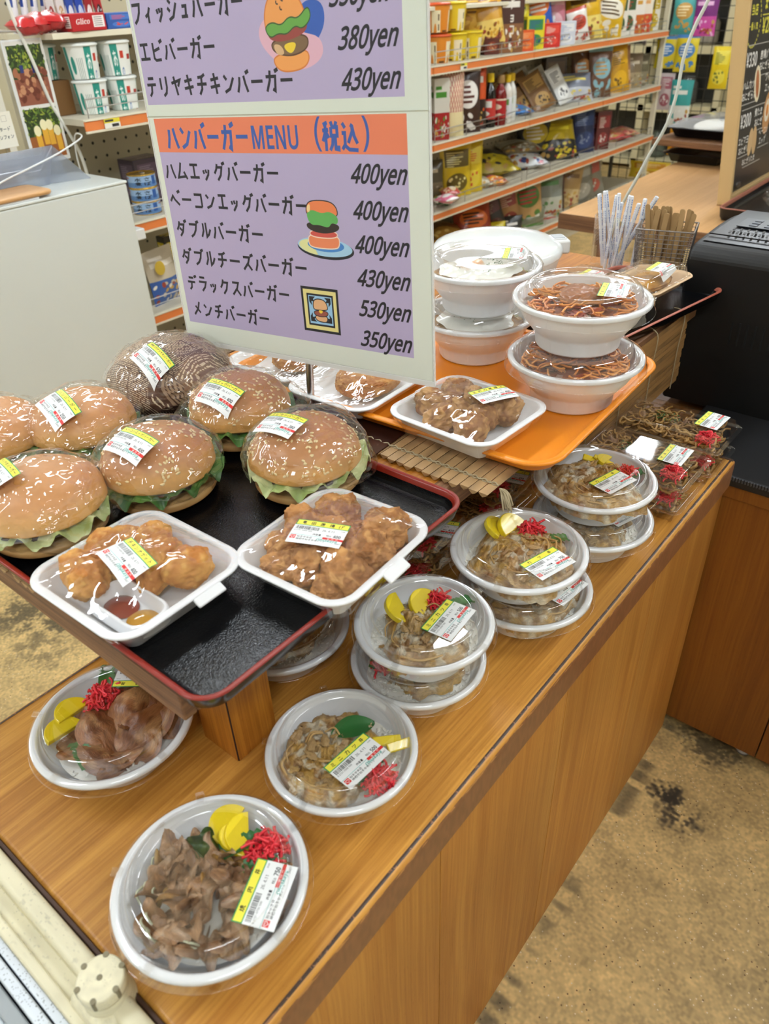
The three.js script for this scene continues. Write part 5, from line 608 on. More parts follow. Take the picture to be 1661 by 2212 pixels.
{ // straws and wooden sticks
  const boxT = thing('straw_box', 'clear ribbed plastic box holding wrapped drinking straws', 'box', [0.365, 0.1805, -0.425], 0.25); const wall = []; for (let k = 0; k < 14; k++) wall.push(moved(box(0.072, 0.0012, 0.102, 0.0005, 1), 0, 0.01 + k * 0.0075, 0));
  part('box_wall', rrLoft(0.07, 0.1, 0.006, [['c', 0.002], [-0.001, 0.002], [0, 0.004], [0.002, 0.12], [0.003, 0.121]], false, 48), M_clear, boxT); for (let k = 0; k < 14; k++) part('rib', rrLoft(0.071, 0.101, 0.006, [[0.0, 0.012 + k * 0.0075], [0.0012, 0.0128 + k * 0.0075], [0.0002, 0.0136 + k * 0.0075]], false, 40), glass(0.15, 1.7), boxT);
  const T_straw = canvasTex(64, 512, (x, W, H) => { x.fillStyle = '#eef2f8'; x.fillRect(0, 0, W, H); x.fillStyle = '#2f5aa8'; x.save(); x.translate(44, 20); x.rotate(PI / 2); x.font = 'bold 34px sans-serif'; x.fillText('straw  straw  straw  straw', 0, 0); x.restore(); }); const M_straw = std(0xffffff, 0.4, { map: T_straw }); const sg = merge([box(0.009, 0.155, 0.006, 0.0025, 2)]);
  seed(15); for (let k = 0; k < 11; k++) { const m = solo('straw', sg, M_straw, 'white paper-wrapped drinking straw with blue lettering in the clear box', 'straw', [0.365 + rr(-0.02, 0.02), 0.1805 + 0.08, -0.425 + (k - 5) * 0.0075], 0, 'wrapped straws in the clear box'); m.rotation.set(rr(-0.22, 0.2) + (k > 6 ? 0.22 : -0.05), rr(0, 3), rr(-0.12, 0.12)); m.position.y += rr(-0.012, 0.012); }
  const b = thing('wire_basket', 'grey wire basket holding flat wooden sticks', 'basket', [0.355, 0.1805, -0.318], 0.25); const wires = [], rect = (y, w, d) => rod([-w, y, -d], [w, y, -d], 0.0011, 5); const W = 0.036, D = 0.05;
  for (let k = 0; k < 13; k++) { const y = 0.006 + k * 0.0088, e = 0.0006 * k; for (const [p, q] of [[[-W - e, y, -D - e], [W + e, y, -D - e]], [[W + e, y, -D - e], [W + e, y, D + e]], [[W + e, y, D + e], [-W - e, y, D + e]], [[-W - e, y, D + e], [-W - e, y, -D - e]]]) wires.push(rod(p, q, k === 12 ? 0.0016 : 0.0009, 5)); }
  for (let k = -5; k <= 5; k++) for (const s of [-1, 1]) wires.push(rod([s * W, 0.004, k * 0.0095], [s * (W + 0.008), 0.113, k * 0.0105], 0.0008, 5)); for (let k = -3; k <= 3; k++) for (const s of [-1, 1]) wires.push(rod([k * 0.0115, 0.004, s * D], [k * 0.013, 0.113, s * (D + 0.008)], 0.0008, 5));
  const wm = part('wire_mesh', merge(wires), std(0x9a9490, 0.35, { metalness: 0.7 }), b, 'welded wire grid'); wm.userData.kind = 'stuff'; part('basket_floor', boxAt(-W, W, 0, 0.003, -D, D, 0.001, 1), std(0x8a8480, 0.4), b);
  const sh = roundRect(0.011, 0.135, 0.0054), stG = new THREE.ExtrudeGeometry(sh, { depth: 0.0016, bevelEnabled: false, curveSegments: 4 }); const M_stick = std(0xa8885a, 0.7); seed(16);
  for (let k = 0; k < 20; k++) { const m = solo('wooden_stick', stG, M_stick, 'flat wooden stick with rounded tip in the wire basket', 'stick', [0.355 + rr(-0.022, 0.022), 0.1805 + 0.076 + rr(-0.004, 0.01), -0.318 + (k - 9.5) * 0.0042], 0, 'wooden sticks in the wire basket'); m.rotation.set(rr(-0.1, 0.1) + (k - 9.5) * 0.014, 1.4 + rr(-0.3, 0.3), rr(-0.1, 0.1)); }
}
// ---------- black machine on the side cabinet ----------
{
  const t = thing('black_machine', 'large black plastic machine with top vents beside the noodle packs', 'machine', [0.302, -0.07, -0.246]); t.scale.y = 0.8;
  const M_body = std(0x070708, 0.5), M_panelTop = std(0x16171a, 0.33), s = new THREE.Shape(); s.moveTo(0, 0.03); s.lineTo(0, 0.4); s.quadraticCurveTo(0.002, 0.424, 0.03, 0.428); s.lineTo(0.15, 0.436); s.quadraticCurveTo(0.3, 0.44, 0.34, 0.4); s.lineTo(0.34, 0.03); s.lineTo(0, 0.03);
  const g = new THREE.ExtrudeGeometry(s, { depth: 0.58, bevelEnabled: true, bevelSize: 0.008, bevelThickness: 0.008, bevelSegments: 3, curveSegments: 8 }); g.translate(0, 0, 0.008); part('machine_body', g, M_body, t);
  part('top_panel', surf(20, 10, (u, v) => { const x = mix(0.03, 0.3, u); return [x, 0.4385 + 0.011 * sin(u * PI * 0.6) - 0.006 * u, mix(0.58, 0.012, v)]; }), M_panelTop, t, 'grey-black top cover');
  for (let k = 0; k < 11; k++) for (const r of [0, 1]) { const m = part('vent_slot', box(0.02, 0.0016, 0.0045, 0.0006, 1), M_black, t); at(m, 0.088 + r * 0.026, 0.4478, 0.045 + k * 0.0145, 0, 0.18, 0); }
  part('seam', boxAt(0.064, 0.066, 0.444, 0.4472, 0.012, 0.58, 0.0005, 1), M_black, t); const bz = part('button_panel', boxAt(0.14, 0.215, 0.4462, 0.4486, 0.04, 0.4, 0.001, 1), std(0x26282c, 0.3), t); seed(3); for (let k = 0; k < 12; k++) { const m = part('button', box(0.012, 0.002, 0.016, 0.0008, 1), std(0x5c5f66, 0.4), t); at(m, 0.156 + (k % 3) * 0.02, 0.4494, 0.07 + Math.floor(k / 3) * 0.03); }
  for (let k = 0; k < 8; k++) { const m = part('vent_slot', box(0.003, 0.06, 0.004, 0.001, 1), std(0x020202, 0.8), t); at(m, -0.0075, 0.235, 0.115 + k * 0.0155, 0, 0, 0); }
  part('base_tray', boxAt(-0.268, 0.36, 0, 0.028, 0.1, 0.6, 0.004, 2), std(0x1a1a1c, 0.5), t); const tee = []; for (let k = 0; k < 90; k++) tee.push(boxAt(-0.2705, -0.267, 0.018, 0.027, 0.105 + k * 0.0052, 0.1078 + k * 0.0052, 0.0004, 1)); const tm = part('ribbed_strip', merge(tee), std(0x4a4a4e, 0.4), t); tm.userData.kind = 'stuff';
}
// ---------- table behind, with trays, framed board and bun ----------
{
  const t = thing('back_table', 'pale wooden table top in front of the snack shelves', 'table', [0, 0, 0]);
  part('table_top', metreUV(boxAt(1.45, 3.2, -0.055, 0, -1.13, 0.2, 0.004, 2), false, 0.9), M_pale, t); part('table_edge', metreUV(boxAt(1.446, 1.4505, -0.0555, 0.0005, -1.131, 0.2, 0.001, 1), false, 1.2), M_brown, t, 'darker brown front edge');
  for (const [x, z] of [[1.6, -1.0], [3.05, -1.0], [1.6, 0.1], [3.05, 0.1]]) part('leg', metreUV(boxAt(x - 0.03, x + 0.03, FY, -0.055, z - 0.03, z + 0.03, 0.003, 1), true), M_brown, t);
}
lacquerTray('lacquer_tray', 0.75, 0.42, 'deep black tray with thin pink rim on the pale table', [2.0, 0.001, -0.40], 0.0, std(0xa0604c, 0.35)).scale.y = 1.9;
{
  const t = thing('wrapped_bun', 'pale round bun in clear film on the deep black tray', 'bun', [1.86, 0.011, -0.44]);
  part('bun', colored(displaced(18, (x, y, z) => { const r = 1 + 0.05 * fbm(x * 2, y * 2, z * 2, 2); return [0.075 * x * r, 0.04 + 0.042 * y * r, 0.06 * z * r]; }), (x, y, z, o) => lerp3(lin(0xe6dcae), lin(0xc89a4e), smooth(0.05, 0.085, y + 0.012 * noise3(x * 40, 1, z * 40)), o)), M_bun, t); part('clear_bag', bagGeo(0.082, 0.046, 0.042, 61, [], 1), M_film, t);
}
{
  const f = thing('framed_menu_board', 'black menu board in a pale wooden frame standing on the table', 'menu board', [1.85, 0.0025, -0.665]); f.rotation.x = -0.111;
  const Mf = std(0xd2b27c, 0.55); part('frame_post', metreUV(boxAt(0, 0.022, 0, 0.95, -0.018, 0.03, 0.003, 1), true, 1), Mf, f); part('frame_post', metreUV(boxAt(0.84, 0.87, 0, 0.95, -0.018, 0.03, 0.003, 1), true, 1), Mf, f); part('frame_rail', metreUV(boxAt(0.022, 0.84, 0, 0.03, -0.018, 0.03, 0.002, 1), false), Mf, f);
  const tex = canvasTex(1024, 1024, (x, W, H) => {       // 0.83 m wide
    x.fillStyle = '#1d1d20'; x.fillRect(0, 0, W, H); const K = W / 0.83, Y = (v) => H - v * K, X = (u) => (u - 0.012) * K;
    x.fillStyle = '#8c2028'; x.fillRect(X(0.06), Y(0.72), 500, 56); jtext(x, '人気おにぎり', X(0.08), Y(0.715), 42, { color: '#f0d8d0', weight: 0.12 });
    x.strokeStyle = '#d6cf3a'; x.lineWidth = 9; x.setLineDash([12, 7]); x.beginPath(); x.ellipse(X(0.12), Y(0.555), 88, 100, 0, 0, 7); x.stroke(); x.setLineDash([]); jtext(x, '当店', X(0.082), Y(0.605), 44, { color: '#e2dc40', weight: 0.13 }); jtext(x, '一番人気', X(0.068), Y(0.55), 30, { color: '#e2dc40', weight: 0.13, gap: 1 });
    jtext(x, 'まぜこん', X(0.22), Y(0.63), 60, { color: '#e2dc40', weight: 0.14 }); x.fillStyle = '#e2dc40'; x.font = 'bold 86px sans-serif'; x.fillText('¥280', X(0.215), Y(0.51)); x.fillRect(X(0.21), Y(0.57), 360, 5);
    const yen = (s, u, v) => { x.fillStyle = '#ececea'; x.font = 'bold 78px sans-serif'; x.save(); x.translate(X(u), Y(v)); x.scale(0.86, 1); x.fillText(s, 0, 0); x.restore(); }; const w = (s, u, v, z = 38) => jtext(x, s, X(u), Y(v), z, { color: '#e6e6e2', weight: 0.14, gap: 1 }); const line = (u, v, l) => { x.fillStyle = '#bdbdb8'; x.fillRect(X(u), Y(v), l, 4); };
    const ov = (u, v, a, b, c, rot) => { x.save(); x.translate(X(u), Y(v)); x.rotate(rot); x.beginPath(); x.ellipse(0, 0, a, b, 0, 0, 7); x.fillStyle = c; x.fill(); x.restore(); };
    line(0.09, 0.482, 640); yen('¥330', 0.08, 0.412); w('唐揚げ', 0.235, 0.458); w('おにぎらず', 0.235, 0.422); line(0.23, 0.378, 230); w('ハムカツ', 0.075, 0.372); w('おにぎらず', 0.07, 0.336); line(0.07, 0.296, 200); ov(0.235, 0.35, 44, 78, '#ece2c4', -0.3); ov(0.235, 0.35, 22, 60, '#b56a3a', -0.3); w('ウインナー', 0.32, 0.38); w('エッグ', 0.33, 0.343); ov(0.42, 0.45, 50, 60, '#f0ecdc', 0.2);
    line(0.09, 0.278, 640); yen('¥300', 0.085, 0.215); w('煮たまご', 0.24, 0.268); w('おにぎり', 0.25, 0.232); line(0.24, 0.19, 220); ov(0.395, 0.235, 58, 92, '#c79058', 0.05); ov(0.395, 0.245, 38, 50, '#f0e6d0', 0.05); ov(0.395, 0.245, 20, 26, '#e08a2c', 0);
    w('エビマヨ', 0.085, 0.185, 34); w('おにぎり', 0.095, 0.152, 34); line(0.09, 0.118, 170); ov(0.225, 0.155, 34, 60, '#d8b684', 0.12); ov(0.272, 0.155, 32, 62, '#d2ac78', -0.1); w('ベーコン', 0.32, 0.19, 34); w('エッグ', 0.33, 0.157, 34); line(0.32, 0.122, 170); w('おにぎりたまご', 0.15, 0.105, 30); line(0.16, 0.075, 260);
  });
  const bd = boxAt(0.012, 0.84, 0.03, 0.86, 0.0, 0.012, 0.001, 1); part('board', bd, M_black, f); const fc = new THREE.PlaneGeometry(0.828, 0.83); fc.translate(0.426, 0.445, 0.0126); part('menu_print', fc, std(0xffffff, 0.35, { map: tex }), f, 'white and yellow printed menu'); for (const [u, v] of [[0.118, 0.05], [0.136, 0.05]]) { const c = part('screw_cap', moved(new THREE.CylinderGeometry(0.009, 0.009, 0.006, 14), 0, 0, 0, PI / 2, 0, 0), M_steel, f); at(c, u, v, 0.016); }
}
{
  const blackTray = rrLoft(0.42, 0.3, 0.03, [['c', 0.001], [-0.05, 0], [-0.04, 0.004], [-0.025, 0.035], [0, 0.04], [0.001, 0.042], [-0.006, 0.043], [-0.03, 0.036], [-0.045, 0.008], [-0.055, 0.006]], true, 64), dome = rrLoft(0.42, 0.3, 0.03, [[-0.004, 0.043], [-0.02, 0.046], [-0.05, 0.068], [-0.07, 0.074]], true, 64, (x, z) => 0.004 * noise3(x * 18, 1, z * 18));
  const M_lidw = phy(0xffffff, 0.12, { transmission: 0.75, thickness: 0, ior: 1.6 });
  const a = thing('platter', 'closed black platter with clear lid lying flat on the pale table', 'platter', [2.74, 0.001, -1.03], -0.1); part('platter_base', blackTray, M_dark, a); part('lid', dome, M_clear, a);
  const w = solo('serving_board', metreUV(box(0.5, 0.028, 0.34, 0.004), false, 1.4), M_brown, 'brown wooden board lying between two black platters', 'board', [2.74, 0.092, -1.04], -0.1); const b = thing('platter', 'upper black platter with foggy clear lid on the wooden board', 'platter', [2.74, 0.107, -1.03], -0.1); part('platter_base', blackTray, M_dark, b); part('lid', dome, M_lidw, b); const rb = part('rice_ball', displaced(12, (x, y, z) => [0.12 * x, 0.03 + 0.028 * y, 0.09 * z]), M_rice, b);
}
// ---------- the pale cables ----------
solo('hanging_cable', tube([[0.75, 1.6, -0.3], [0.75, 0.95, -0.37], [0.75, 0.675, -0.455], [0.75, 0.623, -0.476], [0.75, 0.569, -0.489], [0.75, 0.493, -0.492], [0.75, 0.422, -0.505], [0.75, 0.357, -0.535], [0.75, 0.283, -0.566], [0.75, 0.229, -0.59], [0.75, 0.1, -0.62], [0.75, -0.2, -0.64], [0.75, FY + 0.01, -0.66]], 0.0042, 90, 8), std(0xd2d6cc, 0.4), 'pale grey cable hanging in front of the snack shelves', 'cable');
// ---------- the freezer under the viewer ----------
{
  const t = thing('chest_freezer', 'cream plastic rimmed chest freezer with round corner knob at the near end of the counter', 'freezer', [0, 0, 0]); const M_cr = std(0xffffff, 0.45, { map: dataTex(512, 512, (u, v, o) => { const n = tnoise(u, v, 14, 14, 1), s = 1 - 0.16 * smooth(0.72, 0.9, tnoise(u, v, 90, 160, 2)) * smooth(0.4, 0.8, tnoise(u, v, 9, 9, 7)), d = hash2(Math.floor(u * 512), Math.floor(v * 512), 3) > 0.998 ? 0.65 : 1; const b = (0.95 + 0.08 * n) * s * d; o[0] = 226 * b; o[1] = 218 * b; o[2] = 186 * b; }) });
  const M_alu = std(0xffffff, 0.4, { metalness: 0.3, map: dataTex(512, 512, (u, v, o) => { const d = tnoise(u, v, 420, 300, 4) > 0.86 ? 0.5 : 1; o[0] = 206 * d; o[1] = 212 * d; o[2] = 218 * d; }) });
  const rail = (x0, x1, y0, y1, m, n, r = 0.005) => part(n, metreUV(boxAt(x0, x1, y0, y1, -0.85, 0.06, r, 3), true, 3), m, t);
  rail(-1.226, -1.2062, -0.08, 0.014, M_cr, 'outer_rail', 0.006); rail(-1.2425, -1.224, -0.08, -0.004, M_cr, 'channel', 0.003); rail(-1.251, -1.2405, -0.08, 0.004, M_cr, 'inner_rail', 0.003); rail(-1.259, -1.251, -0.09, -0.002, M_alu, 'slide_track', 0.001); rail(-1.271, -1.2605, -0.09, 0.0, M_alu, 'slide_track', 0.002); rail(-1.286, -1.2725, -0.09, -0.006, std(0x9aa0a2, 0.4), 'door_frame', 0.002); part('sliding_door', boxAt(-1.74, -1.286, -0.03, -0.012, -0.84, 0.05, 0.002, 1), std(0xdfe6ec, 0.25), t);
  part('freezer_body', boxAt(-1.76, -1.21, FY + 0.03, -0.085, -0.85, 0.06, 0.01, 2), M_enamel, t);
  const kn = part('corner_knob', lathe([[0, 0], [0.02, 0], [0.0206, 0.003], [0.0206, 0.0115], [0.02, 0.0138], [0.0184, 0.0148], [0.01, 0.0152], [0, 0.0152]], 48), M_cr, t, 'round cream knob with notches'); at(kn, -1.2175, 0.024, -0.128);
  part('knob_stem', moved(new THREE.CylinderGeometry(0.0175, 0.023, 0.026, 32), -1.2175, 0.011, -0.128), M_cr, t); const M_hole = std(0x857c62, 0.7); for (let k = 0; k < 6; k++) { const a = k * PI / 3 + 0.35; const h = part('notch', moved(new THREE.CylinderGeometry(0.0026, 0.0026, 0.0125, 12), 0, 0, 0), M_hole, kn); at(h, 0.0188 * cos(a), 0.0093, 0.0188 * sin(a)); } const ch = part('centre_hole', new THREE.CylinderGeometry(0.0026, 0.0026, 0.0006, 14), M_hole, kn); at(ch, 0, 0.0152, 0);
  part('corner_block', merge([boxAt(-1.243, -1.2063, -0.08, 0.012, -0.155, -0.1, 0.009, 3)]), M_cr, t);
}
// ---------- the white freezer by the shelves ----------
{
  const t = thing('white_freezer', 'tall white box freezer with smooth side next to the snack shelves', 'freezer', [0, 0, 0]);
  part('freezer_body', boxAt(-0.95, 0.186, FY, 0.243, -2.30, -2.004, 0.006, 3), M_enamel, t); part('freezer_top', boxAt(-0.952, 0.188, 0.243, 0.2515, -2.302, -2.002, 0.003, 2), std(0xe4eae6, 0.25), t); part('top_strip', boxAt(-0.95, -0.11, 0.2515, 0.2575, -2.02, -2.008, 0.002, 1), M_whiteplastic, t);
  const bd = solo('wooden_board', metreUV(rrLoft(0.42, 0.14, 0.02, [['c', 0], [0, 0], [0.003, 0.004], [0.003, 0.009], [0.0, 0.012]], true, 40), false, 1), M_pale, 'pale wooden board with rounded corner on the white freezer', 'board', [-0.275, 0.258, -2.075], 0.02);
  const sh = thing('plastic_cover', 'bent grey clear plastic sheet standing like a tent on the white freezer', 'cover', [0, 0.2516, 0]); const Mg = phy(0xc9cedb, 0.12, { transmission: 0.72, thickness: 0, ior: 1.6, side: THREE.DoubleSide }); part('sheet', surf(20, 2, (u, v) => v < 0.5 ? [mix(-0.7, 0.02, u) + v * 0.02, v * 2 * 0.115 + 0.0005, -2.17 + v * 2 * 0.055] : [mix(-0.69, 0.03, u) + (v - 0.5) * 2 * 0.11, 0.1155 * (1 - (v - 0.5) * 2) + 0.0005, -2.115 - (v - 0.5) * 2 * 0.15]), Mg, sh); part('end_flap', surf(2, 2, (u, v) => { const a = [0.03, 0.115, -2.115], b = [0.01, 0.0005, -2.185], c = [0.146, 0.0005, -2.137]; return [0, 1, 2].map((i) => mix(a[i], mix(b[i], c[i], u), v)); }), Mg, sh);
  const M_cable = std(0xe6e6dc, 0.5);
  solo('power_cable', tube([[0.115, 1.4, -2.31], [0.115, 0.732, -2.31], [0.121, 0.675, -2.31], [0.138, 0.61, -2.31], [0.154, 0.536, -2.31], [0.175, 0.453, -2.315], [0.215, 0.362, -2.32], [0.24, 0.296, -2.325], [0.25, 0.229, -2.33], [0.255, 0, -2.33], [0.26, FY + 0.008, -2.34]], 0.0055, 70, 8), M_cable, 'cream power cable running down beside the photo poster', 'cable');
  solo('stretched_cord', tube([[-0.45, 0.2525, -2.03], [-0.3, 0.262, -2.05], [-0.16, 0.292, -2.12], [-0.064, 0.315, -2.12], [0.036, 0.339, -2.12], [0.141, 0.367, -2.14], [0.185, 0.37, -2.2], [0.21, 0.36, -2.28], [0.222, 0.3, -2.32], [0.235, 0.22, -2.34], [0.24, 0.05, -2.345], [0.238, FY + 0.006, -2.345]], 0.0026, 90, 6), std(0xf0f2f0, 0.5), 'thin white cord stretched above the plastic cover', 'cord');
}
{ // photo poster hanging on clips
  const t = thing('photo_poster', 'tall laminated poster with food photos hanging from clear clips', 'poster', [0.129, 0.29, -2.318], 0.0); const W = 0.135, H = 0.345;
  const tex = canvasTex(256, 640, (x, w, h) => { x.fillStyle = '#e2e0d8'; x.fillRect(0, 0, w, h); seed(4); const leaves = (y0, y1) => { x.fillStyle = '#2e3f1e'; x.fillRect(14, y0, w - 28, y1 - y0); for (let k = 0; k < 160; k++) { x.fillStyle = pick(['#4e6a2a', '#6f8a34', '#2a3a1c', '#9aa63c']); x.beginPath(); x.ellipse(rr(14, w - 14), rr(y0, y1), rr(4, 14), rr(3, 8), rr(0, 3), 0, 7); x.fill(); } }; leaves(20, 190); x.fillStyle = '#8f5540'; x.fillRect(14, 190, w - 28, 140); for (let k = 0; k < 60; k++) { x.fillStyle = pick(['#a86a4c', '#7a4030', '#c08a66', '#6a3424']); x.beginPath(); x.ellipse(rr(30, w - 30), rr(150, 300), rr(10, 26), rr(8, 20), rr(0, 3), 0, 7); x.fill(); } x.fillStyle = '#2c3a78'; x.fillRect(70, 120, 22, 40); x.fillRect(150, 125, 22, 40); leaves(350, 500); x.fillStyle = '#9a5a2c'; x.fillRect(14, 500, w - 28, 126); for (const [px, py] of [[60, 470], [110, 440], [150, 445], [195, 480]]) { x.fillStyle = '#e0a838'; x.fillRect(px, py, 38, 110); x.fillStyle = '#efe6b8'; x.beginPath(); x.ellipse(px + 19, py, 24, 30, 0, 0, 7); x.fill(); } });
  part('backing', moved(box(W, H, 0.004, 0.001, 1), 0, H / 2, 0), M_whiteplastic, t); const f = new THREE.PlaneGeometry(W - 0.006, H - 0.01); f.translate(0, H / 2, 0.0025); part('photo_print', f, std(0xffffff, 0.3, { map: tex }), t); part('rod', rod([-W / 2 - 0.02, H + 0.024, 0.006], [W / 2 + 0.012, H + 0.016, 0.006], 0.0025, 8), M_steel, t);
  for (const sx of [-0.05, 0.05]) part('clip', merge([moved(box(0.018, 0.04, 0.006, 0.002, 2), sx, H + 0.008, 0.006, 0.15), moved(box(0.018, 0.04, 0.006, 0.002, 2), sx, H + 0.008, -0.004, -0.15), moved(box(0.026, 0.012, 0.016, 0.003, 2), sx, H + 0.022, 0.001)]), glass(0.08, 1.7), t, 'clear plastic clip');
  const cb = thing('handwritten_card', 'pale card with handwritten sweets name beside the photo poster', 'card', [-0.012, 0.4, -2.315], 0.1); part('card', box(0.085, 0.1, 0.003, 0.001, 1), std(0xefe9d6, 0.6), cb); const ct = canvasTex(192, 224, (x, w, h) => { x.fillStyle = '#efe9d6'; x.fillRect(0, 0, w, h); jtext(x, 'カスタード', 16, 90, 28, { weight: 0.12 }); jtext(x, 'シフォン', 60, 140, 28, { weight: 0.12 }); x.strokeStyle = '#5a4a3a'; x.strokeRect(110, 20, 40, 36); }); const cf = new THREE.PlaneGeometry(0.083, 0.098); cf.translate(0, 0, 0.002); part('card_print', cf, std(0xffffff, 0.6, { map: ct }), cb); part('card_post', boxAt(-0.004, 0.004, -0.148, -0.05, -0.006, -0.002, 0.001, 1), std(0x8a7a5a, 0.6), cb);
  const wc = thing('display_stand', 'cream cardboard display stand behind the handwritten card', 'stand', [-0.06, 0.2516, -2.29]); part('panel', boxAt(-0.06, 0.075, 0, 0.30, -0.075, -0.06, 0.003, 1), std(0xcbb287, 0.7), wc); part('side_panel', boxAt(0.05, 0.072, 0, 0.42, -0.09, -0.076, 0.003, 1), std(0xd8d2bc, 0.6), wc); part('shelf', boxAt(-0.1, 0.07, 0.2, 0.215, -0.12, -0.05, 0.003, 1), std(0xe2dfd0, 0.6), wc);
}

// ---------- snack shelves ----------
const GX0 = 0.2, GX1 = 4.95, GZ = -2.20, GB = -2.62, LV = [0.41, 0.07, -0.265, -0.595];
{
  const g = thing('snack_shelves', 'long shop shelving unit with orange price rails and pegboard back', 'shelving', [0, 0, 0]);
  const T_peg = dataTex(128, 128, (u, v, o) => { const a = Math.hypot(((u * 4) % 1) - 0.5, ((v * 4) % 1) - 0.5), d = a < 0.1 ? 0.25 : 1; o[0] = 186 * d; o[1] = 176 * d; o[2] = 150 * d; }); const M_peg = std(0xffffff, 0.6, { map: T_peg }), M_shelf = std(0xcfc8b4, 0.5), M_rail = std(new THREE.Color(0.80, 0.23, 0.06), 0.4), M_railEdge = std(0xe6dfc6, 0.45);
  const n = 5, w = (GX1 - GX0) / n;
  for (let b = 0; b < n; b++) {
    const x0 = GX0 + b * w, x1 = x0 + w; part('back_panel', metreUV(boxAt(x0 + 0.012, x1 - 0.012, FY + 0.05, 0.95, GB - 0.02, GB, 0.001, 1), false, 5), M_peg, g);
    for (const y of LV) { part('shelf', boxAt(x0 + 0.003, x1 - 0.003, y - 0.02, y, GB, GZ, 0.002, 1), M_shelf, g); const r = part('price_rail', boxAt(x0 + 0.003, x1 - 0.003, y - 0.034, y - 0.006, GZ, GZ + 0.008, 0.002, 1), M_rail, g, 'orange price rail'); part('rail_edge', merge([boxAt(x0 + 0.003, x1 - 0.003, y - 0.041, y - 0.034, GZ, GZ + 0.011, 0.001, 1), boxAt(x0 + 0.003, x1 - 0.003, y - 0.006, y - 0.002, GZ, GZ + 0.011, 0.001, 1)]), M_railEdge, r); 
      const wires = [rod([x0 + 0.03, y + 0.055, GZ - 0.006], [x1 - 0.03, y + 0.055, GZ - 0.006], 0.0024, 5), rod([x0 + 0.03, y + 0.03, GZ - 0.006], [x1 - 0.03, y + 0.03, GZ - 0.006], 0.0018, 5)]; for (const k of [0.03, w * 0.33, w * 0.66, w - 0.03]) wires.push(rod([x0 + k, y, GZ - 0.006], [x0 + k, y + 0.055, GZ - 0.006], 0.002, 5)); part('wire_guard', merge(wires), M_steel, g); }
    part('top_deck', boxAt(x0 + 0.003, x1 - 0.003, 0.628, 0.645, GB, GZ - 0.06, 0.002, 1), M_railEdge, g); part('plinth', boxAt(x0 + 0.003, x1 - 0.003, FY, FY + 0.1, GB, GZ - 0.03, 0.002, 1), M_shelf, g);
  }
  for (let b = 0; b <= n; b++) part('upright', boxAt(GX0 + b * w - 0.012, GX0 + b * w + 0.012, FY, 0.98, GB - 0.03, GB + 0.03, 0.002, 1), M_railEdge, g); part('end_post', boxAt(GX1 + 0.002, GX1 + 0.034, FY, 1.0, GZ - 0.05, GZ - 0.015, 0.003, 1), M_railEdge, g, 'cream end upright');
}
// price tags on the rails
seed(90); { const tt = canvasTex(64, 32, (x) => { x.fillStyle = '#f2f0e4'; x.fillRect(0, 0, 64, 32); x.fillStyle = '#eadb3c'; x.fillRect(0, 0, 64, 14); x.fillStyle = '#333'; x.fillRect(4, 3, 34, 7); x.fillRect(30, 18, 28, 10); }); const M_tag = std(0xffffff, 0.5, { map: tt }); [[0.30, 0, 'small yellow price tag under the miso soup cups'], [2.35, 0, 'small yellow price tag under the yellow noodle cups']].forEach(([x, l, s]) => { const m = solo('price_tag', new THREE.PlaneGeometry(0.06, 0.028), M_tag, s, 'price tag', [x, LV[l] - 0.02, GZ + 0.0125]); }); }
